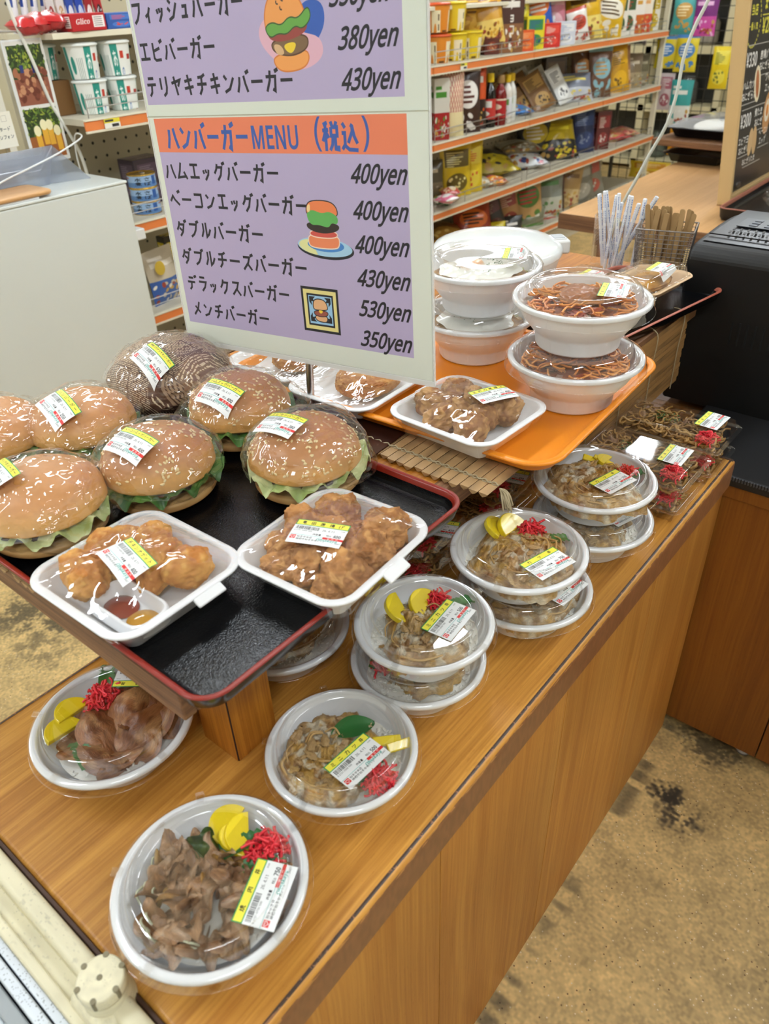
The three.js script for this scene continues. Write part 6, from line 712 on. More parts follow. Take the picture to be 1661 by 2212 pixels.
// ---------- goods ----------
const packTexCache = new Map(), packCanvas = document.createElement('canvas'); packCanvas.width = packCanvas.height = 2048; const packBase0 = new THREE.CanvasTexture(packCanvas); packBase0.colorSpace = THREE.SRGBColorSpace; packBase0.magFilter = THREE.LinearFilter; let packN = 0;   // all package prints share one sheet
function packMat(bg, ac, style = 0, word = '', fg = '#ffffff') {
  const key = [bg, ac, style, word].join(); if (packTexCache.has(key)) return packTexCache.get(key);
  const W = 160, H = 224, col = packN % 12, row = Math.floor(packN / 12); packN++; const x = packCanvas.getContext('2d'); x.save(); x.translate(col * 170 + 4, row * 226); x.beginPath(); x.rect(0, 0, W, H); x.clip();
    x.fillStyle = bg; x.fillRect(0, 0, W, H); seed(key.length * 13 + bg.charCodeAt(2) * 7 + style); x.fillStyle = ac;
    if (style === 0) { x.fillRect(0, 0, W, 22); x.beginPath(); x.ellipse(W / 2, H * 0.42, 60, 46, 0, 0, 7); x.fill(); x.fillStyle = fg; for (let k = 0; k < 4; k++) x.fillRect(34, 66 + k * 16, rr(50, 92), 8); x.fillStyle = ac; for (let k = 0; k < 9; k++) { x.beginPath(); x.ellipse(rr(20, 140), rr(150, 205), rr(8, 20), rr(6, 14), rr(0, 3), 0, 7); x.fill(); } }
    if (style === 1) { x.fillRect(18, 24, W - 36, 70); x.fillStyle = fg; for (let k = 0; k < 7; k++) x.fillRect(28, 34 + k * 9, rr(30, 100), 4); x.fillStyle = ac; x.beginPath(); x.ellipse(W / 2, 160, 54, 40, 0, 0, 7); x.fill(); x.fillStyle = fg; for (let k = 0; k < 12; k++) { x.beginPath(); x.arc(rr(40, 120), rr(135, 185), rr(3, 8), 0, 7); x.fill(); } }
    if (style === 2) { for (let k = -6; k < 14; k++) { x.save(); x.translate(k * 18, 0); x.rotate(0.5); x.fillRect(0, -50, 3, 400); x.restore(); x.save(); x.translate(k * 18, 0); x.rotate(-0.5); x.fillRect(0, -50, 3, 400); x.restore(); } x.fillStyle = fg; x.fillRect(0, 140, W, 84); }
    if (style === 3) { x.fillRect(0, H * 0.55, W, H * 0.45); x.fillStyle = fg; x.fillRect(16, 30, 60, 12); x.fillRect(16, 50, 110, 20); for (let k = 0; k < 26; k++) { x.fillStyle = pick([fg, bg, '#c8a050', '#a04030']); x.beginPath(); x.ellipse(rr(10, 150), rr(140, 214), rr(5, 14), rr(4, 10), rr(0, 3), 0, 7); x.fill(); } }
    if (word) jtext(x, word, W / 2 - 19, 40, 38, { vertical: true, color: fg, weight: 0.14, gap: 4 });
  x.restore(); const t = packBase0.clone(); t.repeat.set((W - 4) / 2048, (H - 4) / 2048); t.offset.set((col * 170 + 6) / 2048, 1 - (row * 226 + H - 2) / 2048);
  const m = phy(0xffffff, 0.3, { map: t, clearcoat: 0.4, clearcoatRoughness: 0.2 }); packTexCache.set(key, m); return m;
}
function pillowGeo(k) { const g = surf(14, 20, (u, v) => { const w = 0.5 * (1 - 0.06 * sin(v * PI)), x = (u - 0.5) * 2 * w, y = v; const e = Math.pow(max(0, sin(PI * clamp(v * 1.08 - 0.04))), 0.45) * Math.pow(max(0, sin(PI * u)), 0.55); return [x, y, 0.5 * e * (1 + 0.16 * noise3(u * 4 + k, v * 5, k)) + 0.03 * noise3(u * 9, v * 3 + k, 2)]; }); const b = g.clone(); b.scale(1, 1, -1); const idx = b.index.array; for (let i = 0; i < idx.length; i += 3) { const t = idx[i]; idx[i] = idx[i + 1]; idx[i + 1] = t; } b.computeVertexNormals(); return merge([g, b]); }
const pillows = [pillowGeo(1), pillowGeo(5), pillowGeo(9)];
function bag(label, x, y, z, w, h, d, mat, o = {}) { const m = solo(o.name || 'snack_bag', pillows[(o.k ?? Math.round(x * 10)) % 3], mat, label, o.cat || 'snack bag', [x, y, z], 0, o.group); const big = o.name === 'sweets_bag' ? 1 : 1.22; m.scale.set(w * big * 1.06, h * (big > 1 ? 1.08 : 1), d * big); m.rotation.set(o.rx ?? -0.12, o.ry ?? -0.55, o.rz ?? 0, 'YXZ'); return m; }
function flatBag(label, x, y, z, w, h, d, mat, o = {}) { return bag(label, x, y + d * 0.36, z + h / 2, w, h, d, mat, { ...o, rx: -PI / 2 + (o.tip || 0.06) }); }
function carton(label, x, y, z, w, h, d, mat, o = {}) { const k = x > 2 && y > -1 ? 1.15 : 1, m = solo(o.name || 'carton', box(w * k, h, d, 0.003, 1), mat, label, o.cat || 'box', [x, y + h / 2, z], x > 2 ? -0.5 : o.ry || 0, o.group); m.rotation.z = o.rz || 0; m.rotation.x = o.rx || 0; return m; }
const cupMat = (side, lidc) => [side, lidc];
function foodCup(label, x, y, z, r, h, side, lidc, o = {}) {
  const t = thing(o.name || 'food_cup', label, 'cup', [x, y, z], o.ry || 0, o.group); const body = lathe([[0, 0.001], [r * 0.8, 0], [r * 0.82, 0.003], [r * 0.97, h * 0.9]], 40); part('cup_body', body, side, t); part('lid', lathe([[r * 0.97, h * 0.89], [r * 1.04, h * 0.9], [r * 1.05, h * 0.93], [r * 1.02, h * 0.955], [r * 0.9, h * 0.985], [0, h]], 40), lidc, t); return t;
}
const cupTex = canvasTex(1024, 256, (x, W, H) => { for (let k = 0; k < 2; k++) { x.save(); x.translate(k * 512, 0); x.fillStyle = '#eef0ea'; x.fillRect(0, 0, 512, 256); x.fillStyle = '#2a9484'; x.fillRect(0, 0, 60, 256); x.fillRect(250, 0, 74, 190); jtext(x, 'あおさ', 262, 14, 50, { vertical: true, color: '#f4f8f4', weight: 0.11, gap: 4 }); x.beginPath(); x.arc(110, 50, 24, 0, 7); x.fill(); x.fillStyle = '#7a9a90'; for (let q = 0; q < 4; q++) x.fillRect(160 + q * 18, 30, 5, 110); x.fillStyle = '#c8402e'; x.fillRect(344, 20, 40, 20); jtext(x, 'の', 345, 60, 34, { color: '#3a6ab0' }); x.fillStyle = '#8a5428'; x.beginPath(); x.ellipse(260, 225, 120, 66, 0, 0, 7); x.fill(); x.fillStyle = '#d8b878'; x.beginPath(); x.ellipse(260, 222, 106, 54, 0, 0, 7); x.fill(); seed(3); for (let q = 0; q < 60; q++) { x.fillStyle = pick(['#4a5c1e', '#5e7024', '#3a4a18', '#efe8d0']); x.beginPath(); x.ellipse(rr(190, 340), rr(200, 250), rr(4, 12), rr(3, 8), 0, 0, 7); x.fill(); } x.fillStyle = '#b03024'; x.fillRect(430, 30, 60, 14); x.fillRect(440, 100, 44, 40); x.restore(); } });
const M_miso = std(0xffffff, 0.4, { map: cupTex }), M_misoLid = std(0xe8ebe6, 0.25);
[['upper miso soup cup nearest the poster', 0.235, 0.513, -2.42, 1.7], ['upper middle miso soup cup with teal band', 0.318, 0.513, -2.31, 1.25], ['upper miso soup cup beside the menu sign edge', 0.442, 0.513, -2.31, 0.8], ['lower miso soup cup above the shelf wire', 0.325, LV[0], -2.31, 1.2], ['lower miso soup cup beside the menu sign edge', 0.444, LV[0], -2.31, 0.78]].forEach(([l, x, y, z, ry]) => foodCup(l, x, y, z, 0.0545, 0.103, M_miso, M_misoLid, { name: 'soup_cup', ry, group: 'miso soup cups' }));
carton('brown carton holding up the soup cup row', 0.235, LV[0], -2.42, 0.1, 0.102, 0.12, std(0x7a5428, 0.6));
const noodleCupTex = (bg) => canvasTex(512, 128, (x) => { x.fillStyle = bg; x.fillRect(0, 0, 512, 128); for (let k = 0; k < 4; k++) { x.fillStyle = '#f2e6c0'; x.fillRect(k * 128 + 60, 8, 60, 112); x.fillStyle = bg; x.beginPath(); x.ellipse(k * 128 + 80, 62, 14, 34, 0.2, 0, 7); x.fill(); x.fillStyle = '#5a3a1a'; for (let q = 0; q < 6; q++) x.fillRect(k * 128 + 104, 14 + q * 16, 8, 10); x.fillRect(k * 128 + 8, 40, 40, 4); x.fillRect(k * 128 + 8, 54, 34, 4); } });
const M_cupO = std(0xffffff, 0.35, { map: noodleCupTex('#e08a2c') }), M_cupY = std(0xffffff, 0.35, { map: noodleCupTex('#e6c62a') }), M_lidO = std(0xd8572a, 0.2), M_lidY = std(0xe2c620, 0.2);
[['lower orange dessert cup next to the sign', 2.27, 0, M_cupO, M_lidO], ['upper orange dessert cup next to the sign', 2.26, 1, M_cupO, M_lidO], ['lower middle yellow dessert cup', 2.41, 0, M_cupY, M_lidY], ['upper yellow dessert cup', 2.40, 1, M_cupY, M_lidY], ['lower yellow dessert cup farthest from the sign', 2.55, 0, M_cupY, M_lidY]].forEach(([l, x, k, a, b], i) => foodCup(l, x, LV[0] + k * 0.128, -2.29, 0.066, 0.124, a, b, { ry: i * 0.4 + 2.2, group: 'dessert cups' }));
// top shelf
const Y0 = LV[0];
bag('gold snack bag behind the yellow cups', 2.70, Y0 + 0.07, -2.36, 0.15, 0.24, 0.06, packMat('#c98f2a', '#e8b848', 0, '', '#7a4a10'), { k: 0 }); bag('gold snack bag beside the brown cookie box', 2.76, Y0 + 0.05, -2.3, 0.14, 0.22, 0.06, packMat('#d8a030', '#f0d070', 3, '', '#8a5010'), { k: 1, rz: 0.1 });
carton('tall dark brown chocolate cookie box', 2.90, Y0, -2.27, 0.13, 0.30, 0.05, packMat('#4a2a22', '#8a5a34', 3, 'チョコ', '#f4efe6'), { ry: 0.35 }); carton('small dark red carton left of the cookie box', 2.77, Y0, -2.31, 0.08, 0.13, 0.06, packMat('#5a2418', '#8a3a22', 1, '', '#d8a070'), { ry: 0.2 });
bag('yellow snack bag beside the cookie box', 3.06, Y0 + 0.03, -2.33, 0.15, 0.28, 0.07, packMat('#e6d21e', '#f4ea6a', 0, '', '#3a7a2a'), { k: 2 }); carton('yellow and green snack carton', 3.13, Y0, -2.25, 0.1, 0.16, 0.04, packMat('#e8d820', '#2f8a4a', 1, '', '#20529a'), { ry: 0.3 }); carton('small orange open carton on the top shelf', 3.01, Y0, -2.235, 0.08, 0.1, 0.05, packMat('#e0561c', '#f07a30', 1, '', '#f0b080'), { ry: 0.4 });
bag('blue snack bag on the top shelf', 3.30, Y0 + 0.04, -2.31, 0.16, 0.27, 0.07, packMat('#2458b4', '#e87a2a', 0, '', '#f4f4f4'), { rz: 0.15, k: 0 }); carton('red display card in front of the blue bag', 3.28, Y0, -2.225, 0.1, 0.12, 0.03, packMat('#d22a22', '#e8483a', 1, '', '#f6d8d0'), { ry: 0.3 }); bag('pink and white snack bag on the top shelf', 3.50, Y0 + 0.02, -2.34, 0.15, 0.28, 0.06, packMat('#c87a8a', '#e8b8c0', 1, '', '#ffffff'), { k: 1 }); carton('clear white carton in front of the pink bag', 3.46, Y0, -2.24, 0.12, 0.12, 0.05, packMat('#d6dce8', '#f0f2f6', 1, '', '#8aa0c8'), { ry: 0.2 });
bag('white bag with red sausage print', 3.68, Y0, -2.24, 0.11, 0.17, 0.04, packMat('#f0ece6', '#c0442c', 0, '', '#8a2a1c'), { k: 2, rz: 0.2 }); bag('large yellow chips bag', 3.84, Y0, -2.29, 0.2, 0.26, 0.09, packMat('#e0b01e', '#f2dc7a', 3, '', '#6a4a10'), { k: 0, rz: 0.1 }); bag('large yellow chips bag with white stripe', 4.06, Y0, -2.27, 0.2, 0.25, 0.09, packMat('#e4b828', '#f6f0e0', 0, '', '#5a4010'), { k: 1, rz: -0.15 });
['first white carton with leaf mark', 'second white carton with leaf mark', 'third white carton with fruit print', 'fourth white carton with bread print'].forEach((l, i) => carton(l + ' beyond the chips bags', 4.26 + i * 0.13, Y0, -2.28, 0.11, 0.24, 0.05, packMat(['#efe9dc', '#f0eade', '#f2ece2', '#f0e6d6'][i], ['#3a5a34', '#3a5a34', '#c8641e', '#d0502c'][i], i > 1 ? 3 : 1, '', ['#c83a2a', '#c83a2a', '#d8a040', '#e8b070'][i]), { ry: 0.25, group: 'white cartons on the top shelf' })); for (let i = 0; i < 2; i++) carton(['yellow striped carton', 'white striped carton'][i] + ' at the end of the top shelf', 4.79 + i * 0.09, Y0, -2.3, 0.07, 0.22, 0.05, packMat(i ? '#e6e2d4' : '#c8aa28', i ? '#c8aa28' : '#6a5a18', 1, '', '#f0f0e8'), { ry: 0.2 });
// second shelf
const Y1 = LV[1];
carton('green and red mayonnaise pack next to the sign', 2.235, Y1, -2.25, 0.075, 0.28, 0.05, packMat('#d8d4c8', '#a01e24', 3, '', '#4a8a34'), { ry: 0.3 }); bag('mayonnaise bag with red net print', 2.34, Y1, -2.25, 0.105, 0.29, 0.06, packMat('#efe0c0', '#b8323a', 2, '', '#f0e2b0'), { k: 0, rx: 0 }); bag('dark brown sauce pouch', 2.475, Y1, -2.25, 0.13, 0.29, 0.05, packMat('#3c2420', '#f0ece6', 0, '', '#5a2a22'), { k: 1, rx: -0.05 }); bag('orange and black sauce pouch', 2.585, Y1, -2.27, 0.11, 0.3, 0.05, packMat('#d4521e', '#2a1c1a', 3, 'ソース', '#f6f2ea'), { k: 2, rx: -0.05 });
function bottle(label, x, z, h, r, col, capc, lab) { const t = thing('bottle', label, 'bottle', [x, Y1, z]); part('bottle_body', lathe([[0, 0], [r * 0.95, 0], [r, 0.004], [r, h * 0.6], [r * 0.75, h * 0.72], [r * 0.42, h * 0.8], [r * 0.42, h * 0.85]], 28), phy(col, 0.15, { clearcoat: 0.5 }), t); part('cap', lathe([[r * 0.55, h * 0.84], [r * 0.58, h * 0.85], [r * 0.58, h * 0.99], [r * 0.5, h], [0, h]], 24), std(capc, 0.35), t); part('bottle_label', lathe([[r * 1.012, h * 0.16], [r * 1.012, h * 0.54]], 28), packMat(...lab), t); }
bottle('black sauce bottle with yellow cap', 2.70, -2.25, 0.26, 0.034, 0x141210, 0xe2c11c, ['#c83a34', '#f2efe6', 1, '', '#e8b41e']); bottle('red sauce bottle with brown cap', 2.79, -2.24, 0.245, 0.036, 0x7c1a1a, 0x9c7a4a, ['#b02028', '#e8d8c0', 0, '', '#f4e4d0']); bottle('white dressing bottle with yellow cap beside the red bottle', 2.88, -2.25, 0.24, 0.03, 0xe8e4da, 0xe0b81c, ['#e6e8ec', '#6a9a4a', 1, '', '#3a5a9a']); bottle('white dressing bottle with yellow cap farther from the red bottle', 2.955, -2.27, 0.24, 0.03, 0xe6e4dc, 0xe0b81c, ['#e8ecea', '#8ab04a', 1, '', '#4a6aa0']);
flatBag('blue and white bag lying flat on the second shelf', 3.12, Y1, -2.38, 0.16, 0.17, 0.05, packMat('#dfe4ea', '#4a86c8', 3, '', '#7a9a4a'));
for (let i = 0; i < 4; i++) bag(['first', 'second', 'third', 'fourth'][i] + ' brown curry packet leaning on the second shelf', 3.14 + i * 0.085, Y1 + 0.01, -2.44 + i * 0.055, 0.15, 0.21, 0.02, packMat('#7a5428', '#b08a4a', i % 2 ? 1 : 3, '', '#2c1c12'), { k: i, rx: -0.6 + i * 0.02, rz: 0.35, ry: -0.35, group: 'brown curry packets' });
for (let i = 0; i < 4; i++) bag(['rearmost', 'next to rearmost', 'second front', 'front'][i] + ' white packet with black lettering in the leaning row', 3.44 + i * 0.07, Y1 + 0.02, -2.5 + i * 0.075, 0.1, 0.21, 0.02, packMat('#d8d8d4', '#f0f0ec', 1, '', '#26262a'), { k: i, rx: -0.5, rz: 0.3, ry: -0.35, group: 'white packets' });
bag('clear bag of pale sweets on the second shelf', 3.82, Y1, -2.3, 0.2, 0.16, 0.07, packMat('#7a8090', '#c8ccd4', 3, '', '#e6d46a'), { k: 1, rx: -0.4 }); carton('dark brown carton at the back of the second shelf', 3.86, Y1, -2.5, 0.14, 0.25, 0.06, packMat('#4a3424', '#6a4c30', 1, '', '#8a6a40')); bag('brown heart-print cookie bag', 4.09, Y1, -2.27, 0.14, 0.27, 0.06, packMat('#6e4a34', '#8ab8c4', 0, '', '#c89a5a'), { k: 2 }); bag('brown pretzel bag behind the heart-print bag', 4.0, Y1, -2.36, 0.13, 0.27, 0.06, packMat('#5c3a28', '#b0783c', 0, '', '#a8c8cc'), { k: 0 }); bag('dark bag of brown snacks beside the yellow pouch', 4.24, Y1, -2.33, 0.12, 0.24, 0.06, packMat('#4c3020', '#c8962c', 3, '', '#d8b050'), { k: 1 }); bag('tilted yellow cracker pouch', 4.40, Y1, -2.27, 0.13, 0.27, 0.05, packMat('#cf9a1c', '#e8b424', 1, '', '#6a4a14'), { k: 2, rz: 0.12 }); bag('clear peanut bag beside the tilted yellow pouch', 4.52, Y1, -2.3, 0.11, 0.25, 0.05, packMat('#a87a54', '#d8b080', 3, '', '#7a4a2c'), { k: 0, rz: 0.1 }); flatBag('dim clear bag at the end of the second shelf', 4.74, Y1, -2.4, 0.2, 0.16, 0.06, packMat('#8a7c66', '#b0a48c', 3, '', '#c8bca4'));
bag('grey-brown clear bag near the end of the second shelf', 4.64, Y1, -2.3, 0.15, 0.2, 0.06, packMat('#7c6c54', '#a89878', 3, '', '#c8bca4'), { k: 1 }); bag('dim olive bag at the very end of the second shelf', 4.83, Y1, -2.32, 0.14, 0.18, 0.06, packMat('#6a624c', '#8c846c', 3, '', '#b0a88c'), { k: 2 });
// third shelf
const Y2 = LV[2];
bag('yellow stand-up pouch with face drawing nearest the sign', 2.50, Y2, -2.33, 0.15, 0.25, 0.06, packMat('#e0c21a', '#6a5a1c', 1, '', '#f4e8a0'), { k: 0, rx: -0.04 }); bag('yellow stand-up pouch beside its twin on the third shelf', 2.62, Y2, -2.31, 0.12, 0.25, 0.05, packMat('#e2c41c', '#f0d84a', 1, '', '#d8502a'), { k: 1, rx: -0.04 }); bag('clear bag of dark beans next to the sign', 2.33, Y2, -2.4, 0.16, 0.19, 0.06, packMat('#5c5440', '#8a7c60', 3, '', '#c8bca0'), { k: 2 });
[['#a8324a', '#e8c040', 'crimson'], ['#3a8a4a', '#f0e4d0', 'green'], ['#e2b42a', '#d83a34', 'yellow'], ['#e87a9a', '#f8f0f0', 'pink'], ['#c84a3a', '#f2d8b0', 'red']].forEach(([a, b, n], i) => flatBag(n + ' sweets bag in the jumble next to the sign', 2.24 + (i % 3) * 0.1, Y2 + (i > 2 ? 0.03 : 0), -2.36 + (i % 2) * 0.06, 0.1, 0.1, 0.05, packMat(a, b, 0, '', '#ffffff'), { k: i, ry: i, cat: 'sweets bag', name: 'sweets_bag', group: 'sweets jumble' }));
flatBag('white bag of bread crumbs beside the yellow pouches', 2.73, Y2, -2.35, 0.12, 0.12, 0.06, packMat('#d8d2be', '#b8b090', 3, '', '#efe8d4')); flatBag('red and orange sweets bag at the shelf wire', 2.82, Y2, -2.31, 0.14, 0.1, 0.05, packMat('#c84a6a', '#f0a03a', 3, '', '#f6e6d0')); flatBag('large black and yellow bag lying on the third shelf', 3.0, Y2, -2.5, 0.26, 0.26, 0.11, packMat('#2c2626', '#c8b41e', 3, '', '#e8d84a'), { tip: 0.25, k: 0 }); flatBag('blue and white bag lying on the third shelf', 3.32, Y2, -2.44, 0.24, 0.22, 0.08, packMat('#2f4a8a', '#e8ecf0', 3, '', '#c85a6a'), { tip: 0.2 }); flatBag('white patterned bag on top of the blue one', 3.38, Y2 + 0.075, -2.5, 0.22, 0.22, 0.05, packMat('#b8bcb8', '#8a7c60', 3, '', '#e6e4da'), { tip: 0.15, k: 1 });
bag('shiny gold and black bag on the third shelf', 3.72, Y2, -2.33, 0.24, 0.24, 0.1, packMat('#c8b01a', '#1c1a18', 3, '', '#f0e040'), { rx: -0.55, k: 2 }); bag('black and gold bag behind the shiny one', 3.6, Y2, -2.46, 0.2, 0.27, 0.08, packMat('#1e1c1a', '#b8a018', 0, '', '#d8d4c8'), { k: 0 }); bag('dark blue bag on the third shelf', 4.02, Y2, -2.32, 0.15, 0.27, 0.07, packMat('#1c2c5a', '#2c447a', 1, '', '#7a8ab0'), { k: 1 }); carton('dark red carton beside the dark blue bag', 4.21, Y2, -2.28, 0.1, 0.24, 0.05, packMat('#5c1f26', '#8a2c30', 1, '', '#e8dcd4'), { ry: 0.3 }); flatBag('orange and pink tray pack at the end of the third shelf', 4.5, Y2, -2.4, 0.26, 0.18, 0.07, packMat('#c88a5a', '#c84a4a', 3, '', '#e8c8a0')); flatBag('pink pack at the end of the third shelf', 4.74, Y2, -2.38, 0.16, 0.16, 0.06, packMat('#c05a5a', '#e0a080', 3, '', '#f0d8c8'));
// bottom shelf
const Y3 = LV[3];
flatBag('gold pasta bag on the bottom shelf', 2.45, Y3, -2.46, 0.26, 0.24, 0.12, packMat('#6a4a1c', '#a87c2c', 3, '', '#d8b868'), { tip: 0.3 }); bag('orange and red bag on the bottom shelf', 2.74, Y3, -2.34, 0.2, 0.24, 0.08, packMat('#a83a1e', '#e8762a', 0, '', '#2a1a16'), { rx: -0.4, k: 0 }); bag('dark packet leaning on the bottom shelf', 2.96, Y3, -2.32, 0.13, 0.25, 0.05, packMat('#2c2422', '#5a2a2a', 1, '', '#8a7a6a'), { rz: 0.3, k: 1 }); bag('tan and red packet leaning on the bottom shelf', 3.11, Y3, -2.31, 0.13, 0.26, 0.05, packMat('#a87c4c', '#8a2c24', 1, '', '#d8c0a0'), { rz: 0.2, k: 2 }); bag('kraft paper bag with green leaf print', 3.30, Y3, -2.3, 0.18, 0.29, 0.07, packMat('#c29a62', '#4a7a34', 0, '', '#b82c2c'), { rz: 0.08, k: 0 }); bag('silver clear bag beside the kraft bag', 3.53, Y3, -2.29, 0.19, 0.28, 0.08, packMat('#8a9088', '#c4c8bc', 3, '', '#5a8a54'), { k: 1 }); bag('dark plum packet on the bottom shelf', 3.71, Y3, -2.33, 0.12, 0.28, 0.05, packMat('#3c1c24', '#5a2830', 1, '', '#8a5a54'), { k: 2 }); bag('tan crinkled packet on the bottom shelf', 3.83, Y3, -2.3, 0.14, 0.27, 0.06, packMat('#b0905c', '#d0b888', 3, '', '#7a5a34'), { rz: -0.15, k: 0 }); bag('large grey clear bag near the table corner', 4.02, Y3, -2.3, 0.2, 0.28, 0.08, packMat('#7c7a6e', '#a8a498', 1, '', '#c8c6bc'), { rz: 0.15, k: 1 }); bag('grey bag with red print near the table corner', 4.24, Y3, -2.32, 0.18, 0.26, 0.07, packMat('#8c8a7c', '#b85a4a', 1, '', '#d8d6cc'), { rz: 0.2, k: 2 });
// under the table: base deck goods
bag('black and red bag on the base deck under the pale table', 3.05, FY + 0.1, -2.3, 0.17, 0.16, 0.06, packMat('#2a2a2c', '#c83a34', 3, '', '#e8e4de'), { k: 1 }); bag('yellow bag on the base deck', 2.88, FY + 0.1, -2.3, 0.14, 0.16, 0.06, packMat('#d8c41e', '#e8e06a', 1, '', '#4a6a2a'), { k: 0 }); bag('green leafy bag on the base deck', 3.3, FY + 0.1, -2.3, 0.2, 0.16, 0.07, packMat('#7a7c64', '#5a8a3c', 3, '', '#d8d4c0'), { k: 2 }); bag('white bag with red label on the base deck', 3.52, FY + 0.1, -2.3, 0.16, 0.15, 0.06, packMat('#d0ccc0', '#c04a3a', 3, '', '#7a9a5a'), { k: 0 });
// left part: cans, tray pack and the deck above
{
  const canTex = canvasTex(512, 128, (x, W, H) => { for (let k = 0; k < 2; k++) { x.save(); x.translate(k * 256, 0); x.fillStyle = '#9cbce0'; x.fillRect(0, 0, 256, 128); x.fillStyle = '#5c86bc'; x.fillRect(0, 70, 256, 58); x.fillStyle = '#2c5aa0'; x.fillRect(220, 10, 30, 90); x.fillStyle = '#c05a4a'; x.fillRect(10, 20, 60, 12); jtext(x, 'さば', 168, 16, 44, { vertical: true, weight: 0.13, color: '#1c2430', gap: 2 }); jtext(x, '水煮', 112, 16, 44, { vertical: true, weight: 0.13, color: '#1c2430', gap: 2 }); x.restore(); } }); const M_can = std(0xffffff, 0.3, { map: canTex }), M_gold = std(0xc8a44c, 0.25, { metalness: 0.8 });
  for (let k = 0; k < 3; k++) { const t = thing('fish_can', ['bottom', 'middle', 'top'][k] + ' blue and gold canned mackerel in the stack beside the freezer', 'can', [0.437, LV[1] + 0.0455 * k, -2.29], 0.3 + k * 0.15, 'canned mackerel'); part('can_wall', lathe([[0.05, 0.002], [0.05, 0.042]], 40), M_can, t); part('can_end', lathe([[0, 0.0425], [0.044, 0.0425], [0.046, 0.0405], [0.047, 0.0405], [0.0485, 0.045], [0.0515, 0.045], [0.0515, 0.042], [0.05, 0.041]], 40), M_gold, t); part('can_end', lathe([[0.05, 0.003], [0.0515, 0.002], [0.0515, 0], [0.048, 0], [0, 0.001]], 40), M_gold, t); part('pull_tab', moved(box(0.03, 0.0015, 0.014, 0.0006, 1), 0.012, 0.0438, 0, 0, 0.6, 0), M_steel, t); }
  carton('dark purple carton behind the mackerel cans', 0.55, LV[1], -2.44, 0.14, 0.16, 0.1, packMat('#3c3040', '#5a4a5c', 1, '', '#8a7a8c')); 
  const t = thing('prepared_meal_pack', 'clear pouch of stew with round gold sticker and blue border', 'food pouch', [0.45, LV[2], -2.28], 0.2); const b = part('pouch', pillows[1], packMat('#cbbfa8', '#3a62a8', 3, '', '#efe8da'), t); b.scale.set(0.17, 0.2, 0.07); b.rotation.x = -0.15; part('sticker', moved(new THREE.CylinderGeometry(0.026, 0.026, 0.0015, 24), -0.04, 0.14, 0.018, PI / 2 - 0.15, 0, 0), std(0xc8a83c, 0.35), t, 'round gold sticker'); carton('black and yellow carton behind the stew pouch', 0.56, LV[2], -2.36, 0.1, 0.22, 0.05, packMat('#26241e', '#d8c024', 1, '', '#e8e0b0'));
  const wb = solo('white_power_adapter', box(0.045, 0.035, 0.05, 0.004, 2), M_whiteplastic, 'white power adapter fixed to the freezer side near the cans', 'adapter', [0.2095, 0.075, -2.05]);
  const YD = 0.645; carton('red chocolate box with white script', 0.335, YD, -2.30, 0.13, 0.048, 0.09, (() => { const tx = canvasTex(256, 96, (x, w, h) => { x.fillStyle = '#b81c22'; x.fillRect(0, 0, w, h); x.fillStyle = '#f6eeea'; x.font = 'italic bold 40px serif'; x.fillText('Glico', 30, 58); x.fillRect(160, 14, 84, 64); x.fillStyle = '#333'; for (let k = 0; k < 5; k++) x.fillRect(168, 22 + k * 11, 60, 3); }); return std(0xffffff, 0.4, { map: tx }); })(), { ry: 0.05 });
  for (let i = 0; i < 3; i++) flatBag(['nearest the clip', 'in the middle', 'beside the red box'][i].replace(/^/, 'crumpled red sweets bag '), 0.17 + i * 0.055, YD + 0.004 * i, -2.33, 0.1, 0.1, 0.055, packMat('#c41c24', '#a01018', 0, '', '#f0d8d0'), { k: i, ry: 0.4 * i, cat: 'sweets bag', name: 'sweets_bag', group: 'red sweets bags' });
  for (let i = 0; i < 4; i++) { const m = solo('wrapped_roll', moved(new THREE.CylinderGeometry(0.011, 0.011, 0.12, 12), 0, 0.06, 0), packMat('#e8e8ec', '#2c4a9a', 1, '', '#c83a34'), ['first', 'second', 'third', 'fourth'][i] + ' white wrapped snack roll on the top deck', 'snack', [0.19 + i * 0.035, YD, -2.44], 0, 'wrapped snack rolls'); m.rotation.z = -0.15; }
  for (let i = 0; i < 6; i++) { const m = solo('snack_stick', box(0.03, 0.15, 0.012, 0.003, 1), packMat(['#d8d4d0', '#e0d8d4', '#2c4aa0', '#2448a8', '#a01e24', '#b02028'][i], ['#9a3a34', '#c8a070', '#e8e8f0', '#c8d0e8', '#f0d8d0', '#3a1c1a'][i], 1, '', '#ffffff'), ['pale', 'pinkish', 'dark blue', 'bright blue', 'dark red', 'bright red'][i] + ' wrapped snack stick on the top deck', 'snack', [0.30 + i * 0.035, YD + 0.075, -2.40], 0.1, 'snack sticks'); m.rotation.z = 0.1 * sin(i * 3); }
  carton('blue cardboard display box on the top deck', 0.47, YD, -2.31, 0.12, 0.045, 0.08, packMat('#2c5aa8', '#4a7ac8', 1, '', '#d84a3a'), { ry: 0.05 }); carton('dark glass-fronted case behind the poster clip', 0.03, YD + 0.0, -2.75, 0.22, 0.14, 0.2, packMat('#24324a', '#3a4c6a', 1, '', '#5a86b8')); solo('case_stand', boxAt(-0.1, 0.15, FY, YD - 0.0005, -2.85, -2.66, 0.004, 1), M_cream, 'cream cupboard standing behind the poster', 'cupboard', [0, 0, 0]);
}
